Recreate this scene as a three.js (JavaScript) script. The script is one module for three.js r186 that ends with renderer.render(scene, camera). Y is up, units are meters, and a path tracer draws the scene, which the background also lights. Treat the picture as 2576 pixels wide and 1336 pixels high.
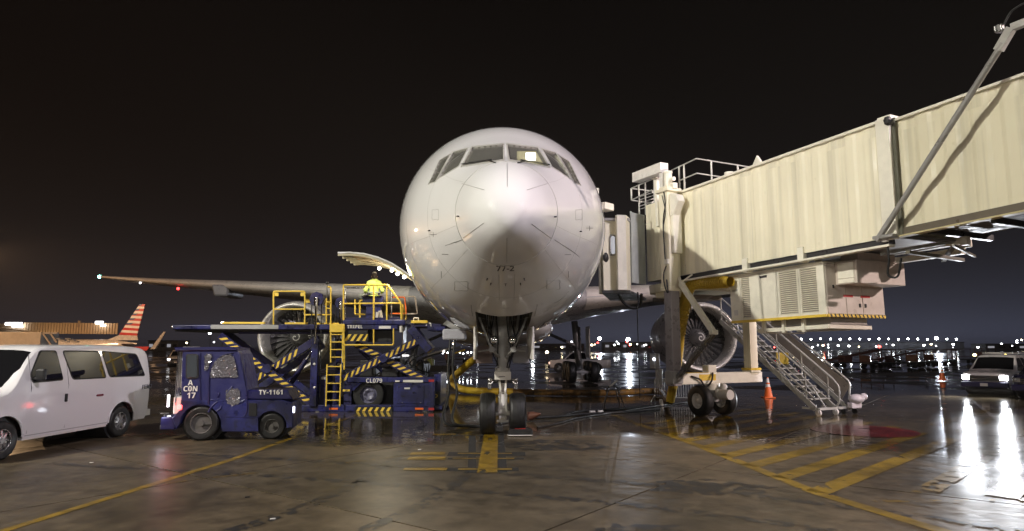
import * as THREE from 'three';
import { mergeGeometries, mergeVertices, toCreasedNormals } from 'three/addons/utils/BufferGeometryUtils.js';
import { RoundedBoxGeometry } from 'three/addons/geometries/RoundedBoxGeometry.js';
import { FontLoader } from 'three/addons/loaders/FontLoader.js';
import { TextGeometry } from 'three/addons/geometries/TextGeometry.js';
import { MarchingCubes } from 'three/addons/objects/MarchingCubes.js';
import { Brush, Evaluator, SUBTRACTION } from 'three-bvh-csg';

// ---------------------------------------------------------------- camera, sky, exposure
const scene = new THREE.Scene();
const EYE = 2.25, FOCAL = 1660, PITCH = Math.atan(204 / FOCAL);       // focal length in units of a 2576-wide picture
const camera = new THREE.PerspectiveCamera(2 * Math.atan(668 / FOCAL) * 180 / Math.PI, 1024 / 531, 0.1, 3000);
camera.position.set(0, EYE, 0);
camera.rotation.x = PITCH;
scene.add(camera);
const renderer = new THREE.WebGLRenderer({ antialias: true });
renderer.toneMapping = THREE.LinearToneMapping;
renderer.toneMappingExposure = 1.2;
renderer.shadowMap.enabled = true;
renderer.setSize(1024, 531);

{ // night sky over a lit airport: near black overhead, a dim brown-violet glow low down, a little broken cloud
  const W = 256, H = 128, d = new Float32Array(W * H * 4);
  for (let j = 0; j < H; j++) for (let i = 0; i < W; i++) {
    const el = ((j + 0.5) / H - 0.5) * Math.PI, az = (i + 0.5) / W * 2 * Math.PI, e = Math.max(0, Math.sin(el));
    // brown city glow fading upwards; low over the airfield ahead and to the right, wet air lit blue-white by its lamps
    const mid = Math.exp(-e / 0.22), low = Math.exp(-e / 0.062) * (0.04 + 0.96 * Math.exp(3.2 * (Math.cos(az - Math.PI / 2 - 0.42) - 1))), cl = 1 + 0.13 * Math.sin(3 * az + 9 * e) * Math.sin(2 * az - 5 * e + 1.3) + 0.08 * Math.sin(7 * az + 14 * e), lean = 0.3 + 1.25 * Math.exp(1.6 * (Math.cos(az - Math.PI / 2 - 0.3) - 1));
    const warm = 0.0042 * Math.exp(2.4 * (Math.cos(az - Math.PI / 2 + 0.95) - 1)) * Math.exp(-e / 0.42);
    const k = (j * W + i) * 4, m = mid * cl * lean;
    d[k] = 0.0005 + warm + 0.0122 * m + 0.027 * low; d[k + 1] = 0.0004 + 0.25 * warm + 0.0102 * m + 0.035 * low; d[k + 2] = 0.0004 + 0.0084 * m + 0.066 * low; d[k + 3] = 1;
  }
  const sky = new THREE.DataTexture(d, W, H, THREE.RGBAFormat, THREE.FloatType);
  sky.mapping = THREE.EquirectangularReflectionMapping; sky.magFilter = sky.minFilter = THREE.LinearFilter; sky.wrapS = THREE.RepeatWrapping; sky.needsUpdate = true;
  scene.background = sky; scene.environment = sky;
}
const FOG = 0.00009;
if (FOG) scene.fog = new THREE.FogExp2(0xd6d2cc, FOG);

// ---------------------------------------------------------------- small tools
let seed = 7;
const rnd = () => { seed = (seed * 1664525 + 1013904223) >>> 0; return seed / 4294967296; };
const rr = (a, b) => a + (b - a) * rnd();
const ORD = 'first second third fourth fifth sixth seventh eighth ninth tenth eleventh twelfth thirteenth fourteenth fifteenth sixteenth seventeenth'.split(' ');
const V = (x, y, z) => new THREE.Vector3(x, y, z);
const D2R = Math.PI / 180;
const lerp = (a, b, t) => a + (b - a) * t;
const clamp = (v, a, b) => Math.min(b, Math.max(a, v));
const smooth = (a, b, x) => { const t = clamp((x - a) / (b - a), 0, 1); return t * t * (3 - 2 * t); };
function curve(pts) {                                                  // monotone interpolation through [x, y] pairs
  const n = pts.length, m = [], dl = [];
  for (let i = 0; i < n - 1; i++) dl.push((pts[i + 1][1] - pts[i][1]) / (pts[i + 1][0] - pts[i][0]));
  for (let i = 0; i < n; i++) m.push(i === 0 ? dl[0] : i === n - 1 ? dl[n - 2] : dl[i - 1] * dl[i] <= 0 ? 0 : 2 * dl[i - 1] * dl[i] / (dl[i - 1] + dl[i]));
  return (x) => {
    if (x <= pts[0][0]) return pts[0][1]; if (x >= pts[n - 1][0]) return pts[n - 1][1];
    let i = 0; while (x > pts[i + 1][0]) i++;
    const h = pts[i + 1][0] - pts[i][0], t = (x - pts[i][0]) / h, t2 = t * t, t3 = t2 * t;
    return (2 * t3 - 3 * t2 + 1) * pts[i][1] + (t3 - 2 * t2 + t) * h * m[i] + (-2 * t3 + 3 * t2) * pts[i + 1][1] + (t3 - t2) * h * m[i + 1];
  };
}
// where a spot measured on the photograph lies in the place, at a depth or on the ground
function ray(X, Y) { const c = Math.cos(PITCH), s = Math.sin(PITCH), x = (X - 1288) / FOCAL, y = (668 - Y) / FOCAL; return V(x, y * c + s, -c + y * s); }
function at(X, Y, d) { const r = ray(X, Y), t = -d / r.z; return V(r.x * t, EYE + r.y * t, -d); }
function ground(X, Y, h = 0) { const r = ray(X, Y), t = (h - EYE) / r.y; return V(r.x * t, h, r.z * t); }

const names = {};
function numbered(name) { const n = (names[name] = (names[name] ?? -1) + 1); return n ? name + '_' + String(n).padStart(3, '0') : name; }
function tag(o, label, category, group, kind) { if (label) o.userData.label = label; if (category) o.userData.category = category; if (group) o.userData.group = group; if (kind) o.userData.kind = kind; return o; }
function thing(name, label, category, pos = [0, 0, 0], turn = 0, group) {
  const o = new THREE.Group(); o.name = numbered(name); o.position.set(...(pos.isVector3 ? pos.toArray() : pos)); o.rotation.y = turn;
  scene.add(o); return tag(o, label, category, group);
}
function sub(name, parent, label) { const o = new THREE.Group(); o.name = name; parent.add(o); if (label) o.userData.label = label; return o; }
function boxUV(g) {                                                   // uv in metres, laid on by the way each face points
  g = g.index ? g.toNonIndexed() : g;
  const p = g.attributes.position, uv = new Float32Array(p.count * 2), a = V(), b = V(), c = V();
  for (let i = 0; i < p.count; i += 3) {
    a.fromBufferAttribute(p, i); b.fromBufferAttribute(p, i + 1); c.fromBufferAttribute(p, i + 2);
    const n = b.clone().sub(a).cross(c.clone().sub(a)), x = Math.abs(n.x), y = Math.abs(n.y), z = Math.abs(n.z);
    [a, b, c].forEach((q, k) => { const [u, v] = x >= y && x >= z ? [q.z, q.y] : y >= z ? [q.x, q.z] : [q.x, q.y]; uv[(i + k) * 2] = u; uv[(i + k) * 2 + 1] = v; });
  }
  g.setAttribute('uv', new THREE.BufferAttribute(uv, 2));
  return g;
}
function join(list) {
  list = list.flat(Infinity).filter(Boolean);
  const out = list.map((g) => { const h = boxUV(g); for (const k of Object.keys(h.attributes)) if (!['position', 'normal', 'uv'].includes(k)) h.deleteAttribute(k); if (!h.attributes.normal) h.computeVertexNormals(); h.clearGroups?.(); return h; });
  return out.length === 1 ? out[0] : mergeGeometries(out);
}
function part(name, geos, mat, parent, label, keep) {
  const g = keep ? (Array.isArray(geos) ? mergeGeometries(geos) : geos) : join(Array.isArray(geos) ? geos : [geos]);
  const m = new THREE.Mesh(g, mat); m.name = name; m.castShadow = m.receiveShadow = true;
  if (label) m.userData.label = label;
  parent.add(m); return m;
}
const partEach = (name, list, mat, parent) => list.flat(Infinity).map((g) => part(name, [g], mat, parent));
function top(name, geos, mat, label, category, group, kind, keep) { const m = part(numbered(name), geos, mat, scene, null, keep); return tag(m, label, category, group, kind); }
const mv = (g, x = 0, y = 0, z = 0, rx = 0, ry = 0, rz = 0) => { if (rx) g.rotateX(rx); if (ry) g.rotateY(ry); if (rz) g.rotateZ(rz); return g.translate(x, y, z); };
const box = (w, h, d, x = 0, y = 0, z = 0, rx = 0, ry = 0, rz = 0) => mv(new THREE.BoxGeometry(w, h, d), x, y, z, rx, ry, rz);
const rbox = (w, h, d, r, x = 0, y = 0, z = 0, rx = 0, ry = 0, rz = 0) => mv(new RoundedBoxGeometry(w, h, d, 2, Math.min(r, w / 2.01, h / 2.01, d / 2.01)), x, y, z, rx, ry, rz);
const cyl = (r, h, n = 20, x = 0, y = 0, z = 0, rx = 0, ry = 0, rz = 0, r2 = r) => mv(new THREE.CylinderGeometry(r2, r, h, n), x, y, z, rx, ry, rz);
const ball = (r, x, y, z, sx = 1, sy = 1, sz = 1, n = 16) => new THREE.SphereGeometry(r, n, Math.max(6, n * 0.6 | 0)).scale(sx, sy, sz).translate(x, y, z);
function align(g, p, q) { const d = q.clone().sub(p), m = new THREE.Matrix4().makeRotationFromQuaternion(new THREE.Quaternion().setFromUnitVectors(V(0, 1, 0), d.clone().normalize())); g.applyMatrix4(m); const c = p.clone().add(q).multiplyScalar(0.5); return g.translate(c.x, c.y, c.z); }
const rod = (p, q, r, n = 8, r2 = r) => align(new THREE.CylinderGeometry(r2, r, p.distanceTo(q), n), p, q);
function beam(p, q, w, h, up = V(0, 1, 0), over = 0) {                // rectangular bar: w across, h along "up"
  const z = q.clone().sub(p), L = z.length() + 2 * over; z.normalize();
  const x = up.clone().cross(z).normalize(), y = z.clone().cross(x), m = new THREE.Matrix4().makeBasis(x, y, z);
  const c = p.clone().add(q).multiplyScalar(0.5);
  const b = Math.min(w, h) > 0.05 ? new RoundedBoxGeometry(w, h, L, 1, Math.min(w, h) * 0.08) : new THREE.BoxGeometry(w, h, L);
  return b.applyMatrix4(m).translate(c.x, c.y, c.z);
}
const tube = (pts, r, seg = 0, n = 8, closed = false) => new THREE.TubeGeometry(new THREE.CatmullRomCurve3(pts, closed, 'centripetal'), seg || pts.length * 6, r, n, closed);
function pipe(pts, r, bend = 0.12, n = 8, closed = false) {           // straight runs joined by rounded bends
  const path = new THREE.CurvePath(), P = pts, m = P.length; let prev = null;
  const cut = (a, b, c) => { const u = a.clone().sub(b), v = c.clone().sub(b), k = Math.min(bend, u.length() * 0.45, v.length() * 0.45); return [b.clone().add(u.setLength(k)), b.clone().add(v.setLength(k))]; };
  const out = [];
  for (let i = 0; i < m; i++) {
    if (!closed && (i === 0 || i === m - 1)) { out.push(P[i]); continue; }
    const [s, e] = cut(P[(i + m - 1) % m], P[i], P[(i + 1) % m]);
    for (let k = 0; k <= 4; k++) { const t = k / 4; out.push(s.clone().multiplyScalar((1 - t) * (1 - t)).add(P[i].clone().multiplyScalar(2 * t * (1 - t))).add(e.clone().multiplyScalar(t * t))); }
  }
  if (closed) out.push(out[0].clone());
  const list = [];
  for (let i = 0; i < out.length - 1; i++) if (out[i].distanceTo(out[i + 1]) > 1e-4) list.push(rod(out[i], out[i + 1], r, n));
  for (let i = 1; i < out.length - 1; i++) list.push(new THREE.SphereGeometry(r * 0.995, n, 5).translate(out[i].x, out[i].y, out[i].z));
  return list;
}
function shape(pts) { const s = new THREE.Shape(); pts.forEach(([x, y], i) => i ? s.lineTo(x, y) : s.moveTo(x, y)); s.closePath(); return s; }
function roundShape(pts, r) {                                          // polygon with rounded corners
  const s = new THREE.Shape(), n = pts.length;
  pts.forEach((p, i) => {
    const a = pts[(i + n - 1) % n], b = pts[(i + 1) % n], la = Math.hypot(a[0] - p[0], a[1] - p[1]), lb = Math.hypot(b[0] - p[0], b[1] - p[1]), k = Math.min(Array.isArray(r) ? r[i] : r, la * 0.45, lb * 0.45);
    const s0 = [p[0] + (a[0] - p[0]) / la * k, p[1] + (a[1] - p[1]) / la * k], s1 = [p[0] + (b[0] - p[0]) / lb * k, p[1] + (b[1] - p[1]) / lb * k];
    i ? s.lineTo(...s0) : s.moveTo(...s0); s.quadraticCurveTo(p[0], p[1], ...s1);
  });
  s.closePath(); return s;
}
function plate(sh, depth, bevel = 0.01, seg = 5) {                     // from z = 0 to z = depth, bevelled within
  const b = Math.min(bevel, depth * 0.45);
  return new THREE.ExtrudeGeometry(sh, { depth: depth - 2 * b, bevelEnabled: b > 0, bevelThickness: b, bevelSize: b, bevelOffset: -b, bevelSegments: 1, curveSegments: seg }).translate(0, 0, b);
}
function grid(nu, nv, f, closed = false) {                             // surface f(u, v) -> Vector3 with smooth normals
  const pos = [], uv = [], idx = [];
  for (let j = 0; j <= nv; j++) for (let i = 0; i <= nu; i++) { const p = f(i / nu, j / nv); pos.push(p.x, p.y, p.z); uv.push(i / nu, j / nv); }
  for (let j = 0; j < nv; j++) for (let i = 0; i < nu; i++) { const a = j * (nu + 1) + i, b = a + 1, c = a + nu + 1, d = c + 1; idx.push(a, b, d, a, d, c); }
  const g = new THREE.BufferGeometry(); g.setAttribute('position', new THREE.Float32BufferAttribute(pos, 3)); g.setAttribute('uv', new THREE.Float32BufferAttribute(uv, 2)); g.setIndex(idx);
  if (closed) { g.deleteAttribute('uv'); const h = mergeVertices(g, 1e-4); h.computeVertexNormals(); return h; }
  g.computeVertexNormals(); return g;
}
const lathe = (pts, n = 32) => new THREE.LatheGeometry(pts.map(([r, y]) => new THREE.Vector2(r, y)), n);
const font = await new FontLoader().loadAsync('fonts/droid/droid_sans_bold.typeface.json');
function letters(text, size, depth = 0.006, map) {                     // raised lettering, centred, baseline at y = 0
  const g = new TextGeometry(text, { font, size, depth, curveSegments: 3, bevelEnabled: false }); g.computeBoundingBox();
  g.translate(-(g.boundingBox.max.x + g.boundingBox.min.x) / 2, 0, 0);
  if (map) { const p = g.attributes.position; for (let i = 0; i < p.count; i++) { const q = map(p.getX(i), p.getY(i), p.getZ(i)); p.setXYZ(i, q.x, q.y, q.z); } g.computeVertexNormals(); }
  return g;
}

// ---------------------------------------------------------------- procedural textures and materials
function noiseField(n, cells, sd) {                                   // periodic value noise, n x n, with that many cells across
  let s = sd; const r = () => { s = (s * 1103515245 + 12345) & 0x7fffffff; return s / 0x7fffffff; };
  const g = new Float32Array(cells * cells).map(r), out = new Float32Array(n * n);
  for (let j = 0; j < n; j++) { const y = j / n * cells, y0 = y | 0, fy = y - y0, v = fy * fy * (3 - 2 * fy), ya = y0 % cells * cells, yb = (y0 + 1) % cells * cells;
    for (let i = 0; i < n; i++) { const x = i / n * cells, x0 = x | 0, fx = x - x0, u = fx * fx * (3 - 2 * fx), xa = x0 % cells, xb = (x0 + 1) % cells;
      out[j * n + i] = lerp(lerp(g[ya + xa], g[ya + xb], u), lerp(g[yb + xa], g[yb + xb], u), v); } }
  return out;
}
function fbm(n, cells, oct, sd, gain = 0.5) {
  const out = new Float32Array(n * n); let a = 1, tot = 0;
  for (let o = 0; o < oct; o++) { const f = noiseField(n, Math.min(n, cells << o), sd + o * 17); for (let i = 0; i < out.length; i++) out[i] += a * f[i]; tot += a; a *= gain; }
  for (let i = 0; i < out.length; i++) out[i] /= tot; return out;
}
function texture(n, fn, srgb) {                                        // fn(i, x, y) -> [r, g, b(, a)] in 0..1
  const d = new Uint8Array(n * n * 4);
  for (let j = 0; j < n; j++) for (let i = 0; i < n; i++) { const k = j * n + i, c = fn(k, i / n, j / n); for (let q = 0; q < 4; q++) d[k * 4 + q] = clamp(q < 3 ? c[q] : c[3] ?? 1, 0, 1) * 255; }
  const t = new THREE.DataTexture(d, n, n, THREE.RGBAFormat); t.wrapS = t.wrapT = THREE.RepeatWrapping; t.magFilter = THREE.LinearFilter; t.minFilter = THREE.LinearMipmapLinearFilter; t.generateMipmaps = true;
  if (srgb) t.colorSpace = THREE.SRGBColorSpace; t.needsUpdate = true; return t;
}
function every(t, metres, my = metres) { const c = t.clone(); c.repeat.set(1 / metres, 1 / my); c.needsUpdate = true; return c; }
const nA = fbm(512, 4, 6, 11), nB = fbm(512, 16, 5, 23), nC = fbm(512, 3, 4, 51);
const grimeTex = texture(512, (i) => { const a = smooth(0.35, 0.75, nA[i]), b = nB[i]; const v = 1 - 0.05 * a - 0.07 * (b - 0.4); return [v, v * 0.99, v * 0.975]; }, true);
const dirtyTex = texture(512, (i) => { const a = smooth(0.45, 0.7, nA[i]), b = smooth(0.55, 0.75, nB[i]); const v = 1 - 0.35 * a - 0.3 * b; return [v, v * 0.97, v * 0.92]; }, true);
const roughTex = texture(512, (i) => { const v = 0.55 + 0.75 * (nA[i] - 0.5) + 0.5 * (nB[i] - 0.5); return [v, v, v]; });
const streakTex = texture(512, (i, x, y) => {                          // rain streaks and washed dirt running down painted metal
  const c = nB[(((y * 14 | 0)) % 512) * 512 + (i % 512)], f = nC[(((y * 40) | 0) % 512) * 512 + ((i * 3) % 512)];
  const v = 1 - 0.075 * smooth(0.50, 0.75, c) - 0.05 * smooth(0.45, 0.7, f) - 0.06 * (nA[i] - 0.4); return [v, v * 0.985, v * 0.95]; }, true);
const grime = every(grimeTex, 2.3), dirty = every(dirtyTex, 1.3), rough1 = every(roughTex, 1.7), streak = every(streakTex, 3.1, 3.6);
function paint(hex, roughness = 0.4, o = {}) {
  const { map = grime, metal = 0, coat = 0, spec, ...rest } = o;
  return new THREE.MeshPhysicalMaterial({ color: hex, roughness: Math.min(1, roughness * 1.8), roughnessMap: rough1, map, metalness: metal, clearcoat: coat, clearcoatRoughness: 0.08, ...rest });
}
const rgb = (r, g, b) => new THREE.Color().setRGB(r, g, b);
const M = {
  cream: paint(rgb(0.89, 0.86, 0.71), 0.5, { map: streak }), creamPlain: paint(rgb(0.88, 0.86, 0.75), 0.42), greyish: paint(rgb(0.36, 0.36, 0.36), 0.45),
  white: paint(rgb(0.78, 0.77, 0.74), 0.30, { coat: 0.6 }), offWhite: paint(rgb(0.70, 0.69, 0.66), 0.4),
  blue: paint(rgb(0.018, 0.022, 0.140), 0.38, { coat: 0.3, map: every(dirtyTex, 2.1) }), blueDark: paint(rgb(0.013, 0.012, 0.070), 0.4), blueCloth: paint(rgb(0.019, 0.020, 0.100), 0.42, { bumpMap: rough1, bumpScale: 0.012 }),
  yellow: paint(rgb(0.84, 0.60, 0.08), 0.42), black: paint(rgb(0.012, 0.012, 0.013), 0.45), darkMetal: paint(rgb(0.05, 0.05, 0.052), 0.4, { metal: 0.4 }),
  rubber: paint(rgb(0.012, 0.012, 0.0125), 0.5, { map: dirty }), steel: paint(rgb(0.42, 0.42, 0.42), 0.26, { metal: 0.9 }), chrome: paint(rgb(0.75, 0.75, 0.76), 0.08, { metal: 1 }), galv: paint(rgb(0.52, 0.53, 0.50), 0.36, { metal: 0.3 }),
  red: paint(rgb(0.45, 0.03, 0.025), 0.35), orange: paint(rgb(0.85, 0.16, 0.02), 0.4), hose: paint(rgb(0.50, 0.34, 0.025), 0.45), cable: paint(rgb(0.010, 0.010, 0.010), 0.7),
  glassDark: new THREE.MeshPhysicalMaterial({ color: rgb(0.008, 0.008, 0.009), roughness: 0.04, clearcoat: 1, clearcoatRoughness: 0.02 }),
  pane: new THREE.MeshPhysicalMaterial({ color: rgb(0.80, 0.82, 0.80), roughness: 0.02, transmission: 1, thickness: 0, ior: 1.5 }),
};
const glow = (r, g, b, k) => new THREE.MeshStandardMaterial({ color: rgb(0.6, 0.6, 0.6), emissive: rgb(r, g, b), emissiveIntensity: k, roughness: 0.5 });
function pointLamp(name, p, color, cd, radius = 0.08) { const l = new THREE.PointLight(color, cd); l.name = name; l.position.copy(p); l.castShadow = true; l.shadow.radius = radius / 0.02; scene.add(l); return l; }
function spotLamp(name, p, q, color, cd, deg, blend, radius) { const l = new THREE.SpotLight(color, cd, 0, deg * D2R, blend); l.name = name; l.position.copy(p); l.target.position.copy(q); l.castShadow = true; l.shadow.radius = radius / 0.02; scene.add(l, l.target); return l; }
// ---------------------------------------------------------------- the apron: one wide sheet, concrete slabs with joints on it, painted markings
const nG = fbm(1024, 5, 7, 77), nP = fbm(1024, 6, 5, 131, 0.55), nF = fbm(1024, 64, 4, 9, 0.6);
const concreteTex = texture(1024, (i) => {
  const blot = nG[i], fine = nF[i], st = smooth(0.56, 0.72, nP[i]);
  const v = 0.76 + 0.55 * (blot - 0.5) + 0.50 * (fine - 0.5) - 0.10 * st; return [v, v * 0.985, v * 0.95]; }, true);
const wetTex = texture(1024, (i) => { const p = smooth(0.40, 0.56, nP[i]); const v = lerp(0.035, 0.30, p) + 0.05 * (nF[i] - 0.5) + 0.03 * (nG[i] - 0.5); return [v, v, v]; });
const bumpTex = texture(1024, (i) => { const p = smooth(0.38, 0.60, nP[i]); const v = 0.5 + 0.35 * (nG[i] - 0.5) + (0.10 + 0.35 * p) * (nF[i] - 0.5); return [v, v, v]; });
const wetGround = (r, g, b) => new THREE.MeshPhysicalMaterial({ color: rgb(r, g, b), map: every(concreteTex, 15), roughness: 1, roughnessMap: every(wetTex, 21), bumpMap: every(bumpTex, 21), bumpScale: 0.010, ior: 1.4 });
// wetness of the slabs, 64 m square: damp concrete near the viewer, standing water beyond and on the right
const nW = fbm(1024, 9, 6, 303, 0.55);
const slabWet = texture(1024, (i, u, v) => {
  const x = (u < 0.5 ? u : u - 1) * 64, z = (v - 1) * 64, wetness = 0.50 * smooth(-13.5, -18.5, z + 0.9 * Math.sin(x * 0.55)) + 0.34 * smooth(5.5, 10.5, x) + 0.30 * Math.exp(-(((x + 4.6) / 2.2) ** 2 + ((z + 20) / 1.6) ** 2)) + 0.9 * (nW[i] - 0.5);
  const p = smooth(0.16, 0.46, wetness), r = lerp(0.40, 0.055 + 0.11 * smooth(6.5, 9.5, x) * smooth(-25, -19, z), p) + 0.07 * (nF[i] - 0.5); return [r, r, r];
});
const slabMats = [[0.120, 0.096, 0.064], [0.108, 0.088, 0.060], [0.130, 0.103, 0.068], [0.114, 0.090, 0.058]].map((c) => new THREE.MeshPhysicalMaterial({ color: rgb(...c), map: every(concreteTex, 15), roughness: 1, roughnessMap: every(slabWet, 64), bumpMap: every(bumpTex, 21), bumpScale: 0.022, ior: 1.4 }));
const asphalt = wetGround(0.055, 0.046, 0.036);
const apron = top('apron', new THREE.CircleGeometry(1600, 96).rotateX(-Math.PI / 2).translate(0, -0.03, -500), asphalt, 'wet dark airport apron stretching to the horizon', null, null, 'structure');
{
  const ax = [0.6, -0.8], bx = [0.8, 0.6], sa = 6.0, sb = 6.5;          // the slabs lie askew to the stand
  for (let i = -6; i < 9; i++) for (let j = -7; j < 8; j++) {
    const a = 6.2 + (i + 0.5) * sa, b = -4.75 + (j + 0.5) * sb, x = ax[0] * a + bx[0] * b, z = ax[1] * a + bx[1] * b;
    if (z > 1.5 || z < -36 || Math.abs(x) > 6 - z * 0.86) continue;
    const g = plate(shape([[-sb / 2 + 0.015, -sa / 2 + 0.015], [sb / 2 - 0.015, -sa / 2 + 0.015], [sb / 2 - 0.015, sa / 2 - 0.015], [-sb / 2 + 0.015, sa / 2 - 0.015]]), 0.14, 0.003);
    g.rotateX(-Math.PI / 2).rotateY(-Math.atan2(bx[1], bx[0])).translate(x, -0.14 - 0.002 * rnd(), z);
    part('concrete_slab', g, slabMats[(rnd() * 4) | 0], apron);
  }
}
const wornTex = texture(512, (i) => { const w = 0.55 * nA[i] + 0.45 * nB[i]; const v = 0.75 + 0.5 * (nB[i] - 0.5); return [v, v, v, w > 0.66 ? 0 : 1]; }, true);
const wornTex2 = texture(512, (i) => { const w = 0.5 * nA[i] + 0.5 * nB[i]; const v = 0.7 + 0.6 * (nA[i] - 0.5); return [v, v, v, w > 0.535 ? 0 : 1]; }, true);
const lineMat = (r, g, b, t, m) => new THREE.MeshPhysicalMaterial({ color: rgb(r, g, b), map: every(t, m), alphaTest: 0.5, roughness: 1, roughnessMap: every(slabWet, 64), bumpMap: every(bumpTex, 21), bumpScale: 0.012 });
const yellowLine = lineMat(0.34, 0.21, 0.018, wornTex, 2.1), yellowFaint = lineMat(0.24, 0.15, 0.016, wornTex2, 2.7), blackLine = lineMat(0.012, 0.012, 0.012, wornTex, 3.3), yellowHatch = lineMat(0.36, 0.23, 0.02, texture(512, (i) => { const w = 0.5 * nA[i] + 0.5 * nB[i], v = 0.65 + 0.7 * (nA[i] - 0.5) + 0.3 * (nB[i] - 0.5); return [v, v, v, w > 0.66 ? 0 : 1]; }, true), 2.9), whiteLine = lineMat(0.6, 0.6, 0.6, wornTex2, 2.2), redPaint = lineMat(0.22, 0.012, 0.012, wornTex, 4.1);
const blackSolid = new THREE.MeshPhysicalMaterial({ color: rgb(0.010, 0.010, 0.010), map: grime, roughness: 0.75 });
const flat = (pts, y) => new THREE.ShapeGeometry(shape(pts.map(([x, z]) => [x, -z])), 6).rotateX(-Math.PI / 2).translate(0, y, 0);
function stroke(p, q, w, y = 0.004) { const dx = q[0] - p[0], dz = q[1] - p[1], l = Math.hypot(dx, dz), nx = -dz / l * w / 2, nz = dx / l * w / 2; return flat([[p[0] + nx, p[1] + nz], [q[0] + nx, q[1] + nz], [q[0] - nx, q[1] - nz], [p[0] - nx, p[1] - nz]], y); }
const marking = (name, geos, mat, label) => top(name, geos, mat, label, null, null, 'structure');
// the stand centre line and its stop bars, each bar yellow on a black ground
marking('marking_outline', [
  stroke([-1.02, -17.4], [-0.72, -12.2], 0.16, 0.003), stroke([-0.30, -17.4], [-0.17, -12.25], 0.17, 0.003),
  stroke([-1.35, -14.30], [0.28, -14.30], 0.52, 0.0025), stroke([-1.30, -13.72], [0.24, -13.72], 0.20, 0.0025), stroke([-1.25, -12.55], [0.12, -12.55], 0.36, 0.0025), stroke([-1.5, -17.3], [-0.75, -17.3], 0.30, 0.003)], blackSolid, 'black outline strokes around the yellow stop bars');
marking('lead_in_line', [stroke([-0.62, -22.0], [-0.445, -12.2], 0.36, 0.008)], yellowLine, 'wide yellow lead-in line ending under the nose wheels');
marking('stop_bar_marking', [
  stroke([-2.15, -14.35], [-1.42, -14.35], 0.34, 0.007), stroke([-1.15, -14.35], [0.0, -14.35], 0.11, 0.007), stroke([-2.10, -13.75], [-1.35, -13.75], 0.36, 0.007), stroke([-1.2, -13.72], [0.05, -13.72], 0.10, 0.007),
  stroke([-2.0, -12.55], [-1.2, -12.55], 0.24, 0.007), stroke([-1.0, -12.55], [0.0, -12.55], 0.13, 0.007), stroke([-2.05, -17.4], [-1.45, -17.4], 0.26, 0.007), stroke([-1.38, -17.3], [-0.8, -17.3], 0.07, 0.007), stroke([-1.95, -19.3], [-1.35, -19.3], 0.3, 0.007)], yellowLine, 'yellow stop bars crossing the lead-in line');
marking('safety_line', [stroke([-6.55, -6.0], [-5.62, -13.6], 0.15), stroke([-5.62, -13.6], [-5.15, -22.5], 0.15)], yellowLine, 'thin yellow line running from the lower left corner to the tractor');
marking('faint_line', [stroke([-5.75, -11.3], [-1.9, -14.3], 0.07)], yellowFaint, 'faint worn line crossing the slabs left of the stop bars');
{ // tyre marks, oil spots and sealed cracks
  const smudge = (c, cut, m) => new THREE.MeshPhysicalMaterial({ color: rgb(c, c * 0.95, c * 0.88), map: every(texture(512, (i) => { const w = 0.35 * nA[i] + 0.65 * nB[i]; return [0.9, 0.9, 0.9, w > cut ? 1 : 0]; }, true), m), alphaTest: 0.5, roughness: 1, roughnessMap: every(slabWet, 64), bumpMap: every(bumpTex, 21), bumpScale: 0.015 });
  const tyreMat = smudge(0.030, 0.53, 1.3), oilMat = smudge(0.022, 0.50, 1.9), band = (pts, w) => { const c = new THREE.CatmullRomCurve3(pts.map(([x, z]) => V(x, 0, z)), false, 'centripetal'), n = 40; return grid(n, 1, (u, v) => { const p = c.getPoint(u), t = c.getTangent(u), o = (v - 0.5) * w; return V(p.x - t.z * o, 0.0022, p.z + t.x * o); }); };
  for (const [pts, l] of [[[[-6, -5], [-3.2, -9], [-2.4, -13], [-2.6, -20]], 'curved tyre mark left of the stop bars'], [[[-4.2, -5], [-1.6, -9], [-0.7, -13], [-0.85, -20]], 'curved tyre mark passing over the stop bars'], [[[7, -6], [2.8, -9.2], [-2, -11.2], [-9, -13.2]], 'long tyre mark crossing the foreground slabs'], [[[7.5, -7.6], [3, -10.8], [-2, -12.8], [-9, -14.9]], 'second tyre mark crossing behind the first']]) marking('tyre_mark', [band(pts, 0.24)], tyreMat, l);
  for (const [x, z, r, l] of [[3.2, -11.0, 0.7, 'dark oil patch right of centre on the front slabs'], [0.9, -15.6, 0.9, 'oil patch right of the nose wheels'], [-4.6, -16.2, 0.8, 'oil patch right of the tractor'], [1.6, -8.4, 0.45, 'small oil patch near the lower picture edge']]) marking('oil_stain', [flat(Array.from({ length: 18 }, (_, i) => { const a = i / 18 * 2 * Math.PI, q = r * rr(0.7, 1.15); return [x + q * 1.5 * Math.cos(a), z + q * Math.sin(a)]; }), 0.0032)], oilMat, l);
}
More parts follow.
